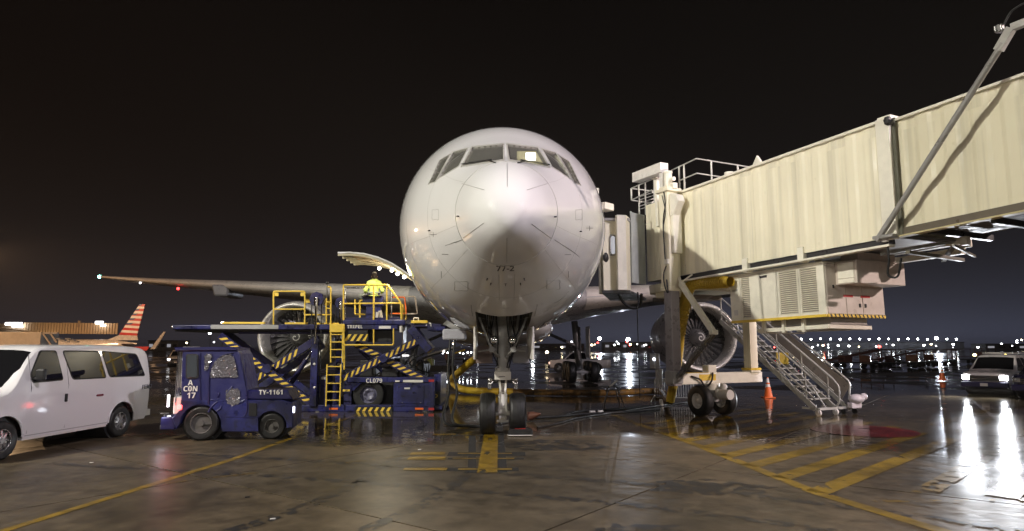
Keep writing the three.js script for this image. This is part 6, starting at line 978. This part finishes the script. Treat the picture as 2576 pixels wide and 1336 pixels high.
{
  const c = ground(1407, 936); pickup('white_pickup', 'white pickup with lit roof bar driving behind the nose gear', 'pickup', [c.x + 3.3, 0, c.z + 0.4], Math.PI - 0.12, { bar: glow(0.95, 0.97, 1, 9), dark: M.black, bumper: M.black, lamp: glow(1, 0.62, 0.45, 1.2) });
  const s = ground(2476, 995), g = pickup('utility_vehicle', 'white sport utility vehicle with both headlights on at the right edge', 'car', [s.x + 3.3, 0, s.z - 2.6], -Math.PI / 2 - 0.89, { suv: true, rack: true, lamp: glow(0.92, 0.95, 1, 45), bumper: M.blueDark });
  g.updateMatrixWorld(true);
  for (const k of [-1, 1]) { const p = g.localToWorld(V(4.36, 0.80, k * 0.74)), q = g.localToWorld(V(12, 0.0, k * 0.9)); spotLamp('headlight_beam', p, q, rgb(0.90, 0.94, 1), 210, 34, 0.8, 0.06); }
  const d = ground(2552, 1006); pickup('dark_car', 'dark blue car at the right edge in front of the white vehicle with headlights', 'car', [d.x + 4.2, 0, d.z - 2.1], -Math.PI / 2 - 0.95, { suv: true, paint: paint(rgb(0.02, 0.02, 0.05), 0.25, { coat: 1 }), bumper: M.blueDark });
  const f = ground(414, 923); pickup('distant_car', 'small far white car facing the viewer between van and tractor', 'car', [f.x, 0, f.z - 4], -Math.PI / 2 + 0.3, { suv: true, lamp: glow(0.95, 0.97, 1, 4) });
}
// ---------------------------------------------------------------- far side of the airfield: striped-tail airliner, its bridge, buildings, lamps, carts
const W2 = (X, Y, d) => at(X, Y, d);
{
  const d = 150, nose = W2(-60, 876, d), tail = W2(345, 866, d), a = thing('distant_airliner', 'far silver airliner with red and white striped tail behind the white van', 'airliner', [tail.x, 0, tail.z]);
  const y0 = W2(300, 876, d).y, R = 1.95, len = tail.x - nose.x;
  const silver = paint(rgb(0.55, 0.53, 0.50), 0.25, { metal: 0.2, coat: 0.6 }), redM = paint(rgb(0.42, 0.02, 0.02), 0.4), blueM = paint(rgb(0.03, 0.05, 0.14), 0.4), whiteM = paint(rgb(0.62, 0.60, 0.58), 0.4);
  const rad = curve([[0, 0.2], [2, 0.55], [6, 1.3], [11, R], [32, R], [37, 1.1], [38.5, 0.1]]), cy = curve([[0, 1.0], [6, 0.6], [11, 0], [38, 0]]);
  part('fuselage', [grid(28, 40, (u, v) => { const s = v * 38.5, r = rad(s), th = u * 2 * Math.PI; return V(-s, y0 + cy(s) + r * Math.sin(th), r * Math.cos(th)); })], silver, a);
  const tailPt = (X, Y) => { const p = W2(X, Y, d); return [p.x - tail.x, p.y]; };
  // fin from stripes, each a plate of its own
  const L0 = [300, 842], L1 = [352, 765], R0 = [345, 845], R1 = [366, 765], n = 13;
  for (let k = 0; k < n; k++) { const t0 = k / n, t1 = (k + 1) / n, e = (A, B, t) => tailPt(lerp(A[0], B[0], t), lerp(A[1], B[1], t)); part('tail_stripe', [plate(shape([e(L0, L1, t0), e(R0, R1, t0), e(R0, R1, t1), e(L0, L1, t1)]), 0.3, 0.02).translate(0, 0, -0.15)], k % 2 ? whiteM : redM, a);
    if (k > 3 && k % 2 === 0) part('tail_block', [plate(shape([e(L0, L1, t0 + 0.02), tailPt(lerp(lerp(L0[0], L1[0], t0), lerp(R0[0], R1[0], t0), 0.42), lerp(L0[1], L1[1], t0 + 0.02)), tailPt(lerp(lerp(L0[0], L1[0], t1), lerp(R0[0], R1[0], t1), 0.5), lerp(L0[1], L1[1], t1)), e(L0, L1, t1)]), 0.34, 0.02).translate(0, 0, -0.17)], blueM, a); }
  part('fin_root', [plate(shape([tailPt(268, 856), tailPt(348, 856), tailPt(346, 844), tailPt(300, 843)]), 0.3, 0.05).translate(0, 0, -0.15)], silver, a);
  part('name_band', [plate(shape([tailPt(309, 882), tailPt(378, 882), tailPt(384, 872), tailPt(318, 873)].map(([x, y]) => [x, y])), 0.1, 0.02).translate(0, 0, R - 0.6)], redM, a);
  part('tailplane', [plate(shape([[-3.5, -0.5], [-0.6, -0.2], [-0.2, -4.5], [-1.2, -5]]), 0.15, 0.05).rotateX(-Math.PI / 2).translate(0, y0 + 0.9, -5)], silver, a);
  part('tailplane', [plate(shape([[-3.5, 0], [-0.6, 0], [0.2, -5.5], [-0.9, -5.6]]), 0.15, 0.05).rotateX(-Math.PI / 2).translate(0, y0 + 0.9, 0.3)], silver, a);
  partEach('cabin_window', [rbox(1.6, 0.3, 0.06, 0.1, tailPt(276, 877)[0], y0 + 0.15, R - 0.02), rbox(1.2, 0.25, 0.06, 0.1, tailPt(178, 875)[0], y0 + 0.3, R - 0.02)], glow(1, 0.85, 0.6, 1.2), a);
  part('tail_floodlamp', [ball(0.35, tailPt(330, 890)[0], tailPt(330, 890)[1], 2.5)], glow(1, 0.95, 0.85, 5), a);
  const wl = thing('winglet', 'far upturned wing tip right of the striped tail', 'wing tip', W2(395, 862, 160)); part('wing_tip', [plate(shape([[-1.5, -1.6], [0, -1.6], [2.0, 2.6], [1.4, 2.6]]), 0.2, 0.05)], silver, wl);
  // sodium lamp that colours that stand
  const lamp = thing('sodium_mast', 'tall orange sodium light mast beyond the left picture edge', 'light mast', [-96, 0, -118]);
  part('mast', [rod(V(0, 0, 0), V(0, 20, 0), 0.2, 10, 0.1)], M.galv, lamp); part('lamp_head', [rbox(1.6, 0.5, 0.8, 0.1, 0, 20, 0)], glow(1, 0.55, 0.22, 6), lamp);
  spotLamp('sodium_beam', V(-96, 19.4, -118.8), V(-78, 3, -150), rgb(1, 0.60, 0.34), 4200, 70, 0.6, 0.5);
  spotLamp('sodium_beam', V(-95.4, 19.4, -117.2), V(-30, 0, -60), rgb(1, 0.62, 0.32), 3600, 60, 0.6, 0.5);
  const lamp2 = thing('sodium_mast', 'added unseen orange light mast left of the picture that brightens the cream container', 'light mast', [-62, 0, -30]);  // unseen mast, added to brighten the cream container
  part('mast', [rod(V(0, 0, 0), V(0, 18, 0), 0.2, 10, 0.1)], M.galv, lamp2); part('lamp_head', [rbox(1.2, 0.4, 0.8, 0.1, 0, 18, 0)], glow(1, 0.6, 0.28, 6), lamp2);
  spotLamp('sodium_beam', V(-61.6, 17.6, -30.6), V(-40, 3, -60), rgb(1, 0.58, 0.30), 2600, 50, 0.6, 0.4);
  // far jet bridge over it
  const b = thing('distant_jet_bridge', 'far corrugated jet bridge above the striped-tail airliner', 'jet bridge', W2(0, 870, 165)), bp = (X, Y) => { const p = W2(X, Y, 165); return [p.x - b.position.x, p.y - b.position.y]; };
  for (let k = 0; k < 34; k++) { const X = 60 + k * 7, [x, y] = bp(X, 828), [x2] = bp(X + 5.2, 828); part('wall_panel', [box(x2 - x, 2.7, 0.3, (x + x2) / 2, y - 0.02 * k * 0.3 + 0.3, 0)], paint(rgb(0.55, 0.42, 0.26), 0.5), b); }
  partEach('tunnel', [box(bp(300, 0)[0] - bp(0, 0)[0], 2.5, 2.4, (bp(300, 0)[0] + bp(0, 0)[0]) / 2, bp(0, 828)[1] + 0.1, -1.4), box(5, 3.4, 3, bp(20, 0)[0], bp(0, 836)[1], 0), box(0.5, 1.6, 0.5, bp(264, 0)[0], bp(0, 815)[1], 0)], paint(rgb(0.34, 0.26, 0.18), 0.5), b);
  for (const [X, Y, w] of [[42, 815, 40], [256, 812, 18]]) { const [x, y] = bp(X, Y); partEach('lamp_cluster', [rbox(w / 10, 0.7, 0.6, 0.1, x, y, 1), rbox(w / 16, 0.5, 0.5, 0.1, x + 1, y - 0.7, 1)], glow(1, 0.97, 0.95, 5), b); }
  for (const [X, Y] of [[97, 851], [109, 850], [127, 850], [151, 850]]) { const [x, y] = bp(X, Y); part('deck_lamp', [ball(0.35, x, y, 2)], glow(1, 0.72, 0.42, 6), b); }
  part('slant_brace', [beam(V(bp(64, 0)[0], bp(0, 822)[1], 1.6), V(bp(165, 0)[0], bp(0, 836)[1], 1.6), 0.3, 0.4)], paint(rgb(0.6, 0.5, 0.36), 0.5), b);
  const c = thing('cream_container', 'pale cream box body with lattice end just above the van roof', 'truck box', W2(80, 865, 60)), cp = (X, Y) => { const p = W2(X, Y, 60); return [p.x - c.position.x, p.y - c.position.y]; };
  const [cx0, cy0] = cp(-40, 890), [cx1, cy1] = cp(104, 835); part('box_body', [rbox(cx1 - cx0, cy1 - cy0, 2.4, 0.08, (cx0 + cx1) / 2, (cy0 + cy1) / 2, -1.2)], paint(rgb(0.62, 0.56, 0.46), 0.45), c);
  const lt = cp(106, 838), lb = cp(140, 886); for (const [p, q] of [[[lt[0], lt[1]], [lb[0], lt[1]]], [[lt[0], lb[1]], [lb[0], lb[1]]], [[lt[0], lt[1]], [lb[0], lb[1]]], [[lb[0], lt[1]], [lb[0], lb[1]]], [[(lt[0] + lb[0]) / 2, lt[1]], [lb[0], (lt[1] + lb[1]) / 2]]]) part('lattice_bar', [beam(V(p[0], p[1], -0.1), V(q[0], q[1], -0.1), 0.16, 0.16)], paint(rgb(0.5, 0.44, 0.36), 0.5), c);
  part('rack_frame', [...Array.from({ length: 6 }, (_, k) => { const [x, y] = cp(144 + k * 8, 852 + (k % 3) * 4); return box(0.5, 0.1, 0.4, x, y, -0.3); })], M.greyish, c);
  part('support_leg', [box(0.4, cy0 + c.position.y, 0.4, cx0 + 2, -c.position.y + (cy0 + c.position.y) / 2, -1.2), box(0.4, cy0 + c.position.y, 0.4, cx1 - 0.6, -c.position.y + (cy0 + c.position.y) / 2, -1.2)], M.darkMetal, c);
}
// far buildings, low and dim
const farWall = paint(rgb(0.16, 0.17, 0.21), 0.6), farWall2 = paint(rgb(0.30, 0.31, 0.36), 0.6);
function building(name, label, X0, X1, Ytop, d, mat, bays = 0, depth = 12) {
  const a = W2(X0, 873, d), b = W2(X1, Ytop, d), w = b.x - a.x, g = thing(name, label, 'building', [(a.x + b.x) / 2, 0, -d]);
  part('wall', [box(w, b.y, depth, 0, b.y / 2, -depth / 2)], mat, g); part('roof', [box(w + 0.6, 0.35, depth + 0.6, 0, b.y + 0.17, -depth / 2)], M.darkMetal, g);
  for (let k = 0; k < bays; k++) part('window', [box(w / bays * 0.6, b.y * 0.3, 0.15, -w / 2 + (k + 0.5) * w / bays, b.y * 0.55, 0.05)], k % 3 ? M.glassDark : glow(0.9, 0.9, 1, 0.25), g);
  return g;
}
building('hangar', 'low grey hangar with pale doors right of the striped tail', 372, 448, 858, 330, farWall2, 5);
building('cargo_shed', 'long low cargo shed lit along its canopy on the right horizon', 2000, 2425, 862, 420, farWall, 0, 20);
building('far_terminal', 'dim far terminal behind the right main gear', 1520, 1640, 862, 400, farWall2, 8);
building('far_depot', 'dim depot beyond the row of carts at the far right', 2480, 2640, 866, 380, farWall, 6);
building('far_shed', 'low dark shed seen between the fuselage and the nose gear', 1340, 1470, 866, 430, farWall, 6);
// lamps
function mast(label, group, X, Y, d, r, c, k, cat = 'lamp', nm = 'apron_lamp') {
  const p = W2(X, Y, d), g = thing(nm, label, cat, [p.x, 0, p.z], 0, group);
  part('lamp_head', [ball(r, 0, p.y, 0, 1, 0.8, 1, 10)], glow(...c, k), g);
  if (p.y > 1.5) part('pole', [rod(V(0, 0, -r), V(0, p.y, -r), 0.08, 6, 0.05)], M.darkMetal, g);
  return g;
}
const cool = [0.92, 0.95, 1], warm = [1, 0.82, 0.5], red = [1, 0.06, 0.05];
for (let k = 0; k < 17; k++) mast(`${ORD[k]} white canopy lamp from the left along the far cargo shed`, 'canopy lamps along the far cargo shed', 2016 + k * 24.4, 853 + Math.sin(k * 2.1) * 0.6, 410, 0.5, cool, 48, 'lamp', 'canopy_lamp');
const big = [[1508, 852, 'bright white mast lamp left of the bridge column'], [1581, 853, 'brightest white mast lamp nearest the bridge column'], [2356, 851, 'bright white mast lamp above the far right carts'], [1340, 852, 'white mast lamp half hidden by the nose gear doors']];
for (const [X, Y, l] of big) { const p = W2(X, Y, 240); mast(l, null, X, Y, 240, 0.62, cool, 60, 'light mast', 'mast_lamp'); }
const dots = []; for (let k = 0; k < 56; k++) { const z = rnd(), X = z < 0.24 ? rr(1350, 1660) : z < 0.30 ? rr(440, 640) : z < 0.42 ? rr(1100, 1215) : rr(1870, 2570); dots.push([X, X > 1900 && X < 2450 ? rr(864, 875) : rr(855, 874), rr(250, 420), rr(0.22, 0.5), rnd() < 0.68 ? cool : rnd() < 0.5 ? warm : red, rr(8, 26)]); }
for (const [X, Y, d, r, c, k] of dots) mast(`small far ${c === red ? 'red' : c === warm ? 'amber' : 'white'} light near the horizon`, `small ${c === red ? 'red' : c === warm ? 'amber' : 'white'} lights along the horizon`, X, Y, d, r, c, k, 'lamp', 'horizon_lamp');
for (const [X, Y, d, c, l] of [[500, 722, 0, red, ''], [2212, 872, 140, red, 'red lamp on a far vehicle left of the carts'], [1376, 886, 90, warm, 'amber beacon behind the nose gear'], [2530, 894, 70, [1, 0.75, 0.15], 'amber beacon above the white vehicle roof'], [2452, 893, 75, [1, 0.8, 0.3], 'dimmer amber beacon left above the white vehicle'], [560, 812, 150, [1, 0.9, 0.7], 'white lamp above the loader deck tip'], [528, 838, 170, cool, 'pale lamp below the loader deck']].slice(1)) mast(l, null, X, Y, d, d / 420, c, 12, 'lamp', 'beacon_lamp');
// real light from the far masts: cool, low, from behind
for (const [X, Y, cd] of [[1508, 852, 1500], [1581, 853, 2200], [2356, 851, 2000]]) { const p = W2(X, Y, 240); spotLamp('mast_beam', p.add(V(0, 0, 0.8)), V(3, 1, -24), rgb(0.80, 0.87, 1), cd, 50, 0.7, 0.2); }
// ---- baggage carts and ground gear on the far right, dark against the lights
function cart(label, X, Y, w, kind, turn) {
  const p = ground(X, Y), g = thing(kind ? 'belt_loader' : 'baggage_cart', label, kind ? 'belt loader' : 'baggage cart', [p.x, 0, p.z], turn, null), m = kind === 2 ? paint(rgb(0.35, 0.09, 0.03), 0.5) : paint(rgb(0.10, 0.035, 0.03), 0.5);
  part('chassis', [rbox(w, 0.14, 1.5, 0.03, 0, 0.55, 0)], M.darkMetal, g);
  for (const x of [-w * 0.38, w * 0.38]) for (const z of [-0.65, 0.65]) part('tyre', [cyl(0.26, 0.16, 18, x, 0.26, z, Math.PI / 2)], M.rubber, g);
  if (kind) { part('belt_frame', [beam(V(-w * 0.7, 0.8, 0), V(w * 0.7, 1.9, 0), 0.9, 0.16), rbox(0.9, 0.7, 1.3, 0.05, -w * 0.25, 0.95, 0)], m, g); part('guard_rail', [...pipe([V(-w * 0.6, 1.3, 0.5), V(w * 0.6, 2.3, 0.5), V(w * 0.65, 1.9, 0.5)], 0.03)], M.galv, g); }
  else { for (const x of [-w / 2, w / 2]) for (const z of [-0.7, 0.7]) part('post', [rbox(0.07, 1.3, 0.07, 0.015, x, 1.25, z)], m, g); part('roof', [rbox(w + 0.1, 0.06, 1.55, 0.02, 0, 1.92, 0)], m, g); part('end_panel', [rbox(0.04, 0.7, 1.4, 0.01, -w / 2, 1.0, 0), rbox(w, 0.06, 0.05, 0.01, 0, 0.95, 0.72)], m, g); part('drawbar', [rod(V(w / 2, 0.5, 0), V(w / 2 + 1.0, 0.35, 0), 0.04)], M.darkMetal, g); }
}
[['dark belt loader right of the stair, leftmost of the far gear', 2150, 925, 4.2, 1, 0.1], ['dark red baggage cart behind the slanted stair screen', 2205, 928, 2.6, 0, 0.2], ['dark red belt loader middle of the far gear', 2262, 926, 3.6, 1, -0.4], ['dark covered cart left of the orange framed cart', 2318, 924, 2.6, 0, 0.3], ['orange framed cart standing left of the far orange cone', 2368, 922, 2.8, 0, 0.1], ['dark cart farthest right behind the orange cone', 2420, 915, 2.8, 0, -0.2], ['dark cart behind the white vehicle with headlights', 2480, 905, 2.8, 0, 0.2], ['dark cart between the two belt loaders on the far right', 2232, 918, 2.8, 0, -0.1], ['dark red cart hidden low behind the loader scissors', 1150, 915, 3.0, 0, 0.3]].forEach((a, i) => cart(...a));

{ // ground gear glimpsed under the airliner left of the nose gear
  const p = ground(1115, 948), g = thing('belt_loader', 'belt loader with pale rails glimpsed between the cargo loader and the nose gear', 'belt loader', [p.x, 0, p.z]);
  const Q = (X, Y, z = 0) => planePt(g, X, Y, z); g.updateMatrixWorld(true);
  part('belt_frame', [beam(Q(1062, 902), Q(1160, 872), 0.7, 0.14)], M.darkMetal, g); part('belt_edge', [beam(Q(1076, 893, 0.4), Q(1142, 873, 0.4), 0.05, 0.10)], M.offWhite, g);
  part('chassis', [rbox(3.2, 0.45, 1.4, 0.06, Q(1110, 0).x, 0.62, 0)], M.darkMetal, g); for (const X of [1075, 1150]) for (const z of [-0.6, 0.6]) part('tyre', [cyl(0.34, 0.2, 20, Q(X, 0).x, 0.34, z, Math.PI / 2)], M.rubber, g);
  part('seat', [rbox(0.5, 0.5, 0.5, 0.08, Q(1085, 915).x, 1.1, 0.2)], paint(rgb(0.25, 0.33, 0.10), 0.5), g); part('yellow_guard', [beam(Q(1143, 889, 0.42), Q(1170, 880, 0.42), 0.04, 0.14)], M.yellow, g);
  part('steering_frame', pipe([Q(1068, 925, 0.45), Q(1068, 905, 0.45), Q(1085, 898, 0.45), Q(1090, 925, 0.45)], 0.03), M.galv, g); partEach('work_lamp', [ball(0.06, Q(1118, 884).x, Q(1118, 884).y, 0.45)], glow(1, 0.95, 0.85, 8), g);
  for (let k = 0; k < 9; k++) { const q = at(1105 + k * 12 + rr(-4, 4), 884 + rr(-4, 7), 75); const m = thing('horizon_lamp', 'small far white light seen under the airliner left of the nose gear', 'lamp', [q.x, 0, q.z], 0, 'small lights under the airliner'); part('lamp_head', [ball(0.07, 0, q.y, 0, 1, 1, 1, 8)], glow(0.9, 0.95, 1, 20), m); }
}
// ---------------------------------------------------------------- hoses, cables, cones, barrier, chock
{
  const g = (X, Y, r) => ground(X, Y, r);
  const h = [onWorld(1838, 709, 0.0), onWorld(1790, 712, -0.1), onWorld(1740, 718, -0.2), onWorld(1727, 745, -0.25), onWorld(1722, 775, -0.35), onWorld(1712, 830, -0.6), onWorld(1706, 900, -0.8)];
  function onWorld(X, Y, z) { return bridge.localToWorld(wallPt(X, Y, z + 0.06)); }
  const end = h[h.length - 1], join1 = V(end.x - 0.1, 0.35, end.z - 0.9);
  const hosePart = (pts, m, r, label) => top('air_hose', [tube(pts, r, pts.length * 16, 12)], m, label, 'hose');
  const hose = hosePart([...h, join1], M.hose, 0.155, 'bright yellow air hose hanging from the cooling unit down beside the lift column');
  hosePart([join1, g(1640, 984, 0.16), g(1540, 988, 0.16), g(1440, 988, 0.16), g(1340, 987, 0.16), g(1290, 986, 0.16)], paint(rgb(0.17, 0.095, 0.015), 0.6, { map: dirty }), 0.14, 'air hose along the apron behind the nose wheels, coloured dark ochre for the shade there');  // same yellow hose, its shade under the airliner put into the colour
  hosePart([g(1290, 986, 0.16), g(1230, 985, 0.18), g(1170, 981, 0.2), V(g(1138, 968, 0.25).x, 0.42, g(1138, 968, 0.25).z), at(1160, 932, 30.0), at(1192, 905, 29.0), at(1225, 888, 28), at(1245, 850, 27.5)], M.hose, 0.165, 'yellow air hose bending up from the apron to the airliner belly');
  const crv = new THREE.CatmullRomCurve3([...h, join1], false, 'centripetal'), rings = [];
  for (let k = 2; k < 44; k++) { const t = k / 44 * 0.75, p = crv.getPoint(t), q = crv.getTangent(t), t2 = new THREE.TorusGeometry(0.165, 0.022, 5, 16).applyMatrix4(new THREE.Matrix4().makeRotationFromQuaternion(new THREE.Quaternion().setFromUnitVectors(V(0, 0, 1), q))).translate(p.x, p.y, p.z); rings.push(t2); }
  for (const r of rings) part('hose_rib', [r], M.hose, hose);
  // power cables from the receptacle to the ground
  const r0 = at(1133, 853, 21.2), c = (dx, drop, X1, w) => [r0.clone().add(V(dx, 0, 0)), V(r0.x + dx - 0.02, 1.6, r0.z + 0.4), V(at(drop, 1000, 19.5).x, 0.9, -19.4), V(ground(X1 - 40, 1058).x, 0.16, -18.6), ground(X1, 1072, 0.05), ground(X1 + 60, 1072, 0.04), ground(1262, 1064, 0.04), ground(1330, 1052, 0.04), ground(1400, 1048, 0.04), ground(1460, 1034 + w, 0.04), ground(1540, 1030 + w, 0.04), ground(1660, 1020 + w, 0.04)];
  top('power_cable', [tube(c(0, 1129, 1175, 0), 0.038, 160, 8)], M.cable, 'left black power cable looping from the airliner belly to the nose wheel', 'cable');
  top('power_cable', [tube(c(0.14, 1150, 1196, 8), 0.038, 160, 8)], M.cable, 'right black power cable looping from the airliner belly to the nose wheel', 'cable');
  top('ground_cable', [tube([ground(1352, 1076, 0.03), ground(1400, 1066, 0.03), ground(1450, 1052, 0.03), ground(1530, 1040, 0.03), ground(1620, 1026, 0.03), ground(1740, 1010, 0.03)], 0.03, 60, 6)], M.cable, 'thin black cable lying right of the nose wheel', 'cable');
  const cp = ground(1490, 1040); const pl = thing('cable_plug', 'pair of pale cable plugs lying on the dark apron', 'plug', cp); part('plug_body', [rbox(0.22, 0.08, 0.1, 0.03, 0, 0.05, 0, 0, 0.5), rbox(0.2, 0.08, 0.1, 0.03, 0.3, 0.05, -0.12, 0, 0.2)], M.offWhite, pl);
  // chock tray in front of the right nose wheel
  const ck = ground(1309, 1098), k = thing('wheel_chock', 'black chock tray with white rim and red mark before the nose wheel', 'wheel chock', ck, 0.03);
  part('tray', [plate(roundShape([[-0.32, -0.2], [0.32, -0.2], [0.27, 0.22], [-0.27, 0.22]], 0.06), 0.16, 0.015).rotateX(-Math.PI / 2).translate(0, 0.01, -0.22)], M.rubber, k);
  part('rim_strip', [tube([V(-0.30, 0.035, -0.1), V(-0.31, 0.03, 0.0), V(-0.2, 0.03, 0.03), V(0.2, 0.03, 0.03), V(0.31, 0.03, 0.0), V(0.30, 0.035, -0.1)], 0.009, 30, 6)], M.white, k); part('red_mark', [box(0.26, 0.012, 0.08, 0, 0.176, -0.16)], M.red, k);
  const c2 = ground(1220, 1098), k2 = thing('wheel_block', 'small grey block wedged between the nose wheels', 'wheel chock', ground(1258, 1086)); part('block', [rbox(0.16, 0.12, 0.16, 0.02, 0, 0.07, 0), rbox(0.1, 0.1, 0.1, 0.02, -0.12, 0.06, 0.06)], M.greyish, k2);
  // traffic cones
  const cone = (X, Y, label, hgt, twoBand) => { const p = ground(X, Y), o = thing('traffic_cone', label, 'traffic cone', p); const f = (t) => lerp(0.17, 0.03, t) * hgt / 0.75, seg = (t0, t1, m, nm, e = 0) => part(nm, [lathe([[f(t0) + e, t0 * hgt + 0.03], [f(t1) + e, t1 * hgt + 0.03]], 28)], m, o); part('base', [rbox(0.42 * hgt / 0.75, 0.04, 0.42 * hgt / 0.75, 0.015, 0, 0.022, 0)], M.orange, o); part('cone_shell', [lathe([[f(0), 0.03], [f(1), hgt + 0.03], [0.0, hgt + 0.035]], 28)], M.orange, o); seg(0.52, 0.66, M.white, 'reflective_band', 0.004); seg(0.74, 0.96, M.white, 'reflective_band', 0.004); };
  cone(1933, 1001, 'orange cone with two white bands near the bridge wheels', 0.86); cone(2371, 957, 'small far orange cone left of the white vehicle', 0.9);
  const fo = ground(1337, 1060), fc = thing('reflection_cone', 'dim orange cone shape standing in for a reflection behind the right nose wheel', 'traffic cone', [fo.x, 0.16, fo.z]); part('cone_shell', [lathe([[0.13, 0], [0.03, 0.42], [0, 0.425]], 24).rotateZ(-1.35).rotateY(-0.9)], paint(rgb(0.10, 0.035, 0.02), 0.7), fc); part('base', [rbox(0.04, 0.26, 0.26, 0.01, -0.02, 0, 0, 0, -0.9)], paint(rgb(0.07, 0.025, 0.015), 0.7), fc);  // a dim orange reflection, built as a dark cone shape
  // crowd barrier and a small stand behind the right wheel
  const b0 = ground(1648, 1012), b1 = ground(1745, 1014), o = thing('crowd_barrier', 'grey steel barrier of upright bars left of the bridge bogie', 'barrier'); const hB = 0.95, y0 = 0.2;
  part('barrier_frame', pipe([V(b0.x, y0, b0.z), V(b0.x, hB, b0.z), V(b1.x, hB, b1.z), V(b1.x, y0, b1.z)], 0.022, 0.08, 8, true), M.galv, o);
  for (let i = 1; i < 16; i++) { const q = b0.clone().lerp(b1, i / 16); part('barrier_bar', [rod(V(q.x, y0, q.z), V(q.x, hB, q.z), 0.010, 6)], M.galv, o); }
  for (const q of [b0, b1]) part('barrier_foot', [rod(V(q.x - 0.25, 0.02, q.z + 0.3), V(q.x, 0.3, q.z), 0.02), rod(V(q.x + 0.05, 0.02, q.z - 0.3), V(q.x, 0.3, q.z), 0.02)], M.galv, o);
  const wr = ground(1664, 1022), rag = thing('white_plug', 'white plug end lying at the foot of the barrier', 'plug', wr); part('plug_body', [rbox(0.12, 0.26, 0.12, 0.04, 0, 0.14, 0, 0.2, 0, 0.2)], M.white, rag);
  const sp = ground(1542, 1022), s = thing('cable_stand', 'dark folding stand with a pale handle behind the ground cables', 'stand', sp);
  for (const [x, z] of [[-0.42, 0.2], [-0.3, -0.25], [0.3, -0.25], [0.42, 0.2]]) part('leg', [rod(V(x, 0, z), V(x * 0.45, 0.62, z * 0.4), 0.02)], M.darkMetal, s);
  part('cradle', [new THREE.TorusGeometry(0.24, 0.03, 8, 20, Math.PI).translate(0, 0.52, 0), rbox(0.6, 0.05, 0.3, 0.02, 0, 0.62, 0)], M.darkMetal, s); part('handle', [rod(V(-0.12, 0.72, 0), V(0.2, 0.98, 0), 0.035)], M.offWhite, s);
  part('hanging_lead', [rod(at(1603, 780, 24).sub(sp), V(1.0, 0.3, 0.2), 0.02, 6)], M.cable, s);
  // litter specks on the slabs
  for (const [X, Y, l] of [[230, 1165, 'small pale scrap on the slabs left of the yellow line'], [1055, 1132, 'pale scrap lying left of the stop bars'], [686, 1307, 'tiny white pebble near the lower picture edge'], [622, 1252, 'dark scrap on the slabs right of the yellow line'], [2090, 1245, 'dark pebble on the slabs below the hatching']]) { const p = ground(X, Y), q = thing('litter_scrap', l, 'litter', p); part('scrap', [rbox(0.07, 0.012, 0.03, 0.004, 0, 0.01, 0, 0, 0.4)], l.includes('dark') ? M.black : M.offWhite, q); }
}
renderer.render(scene, camera);
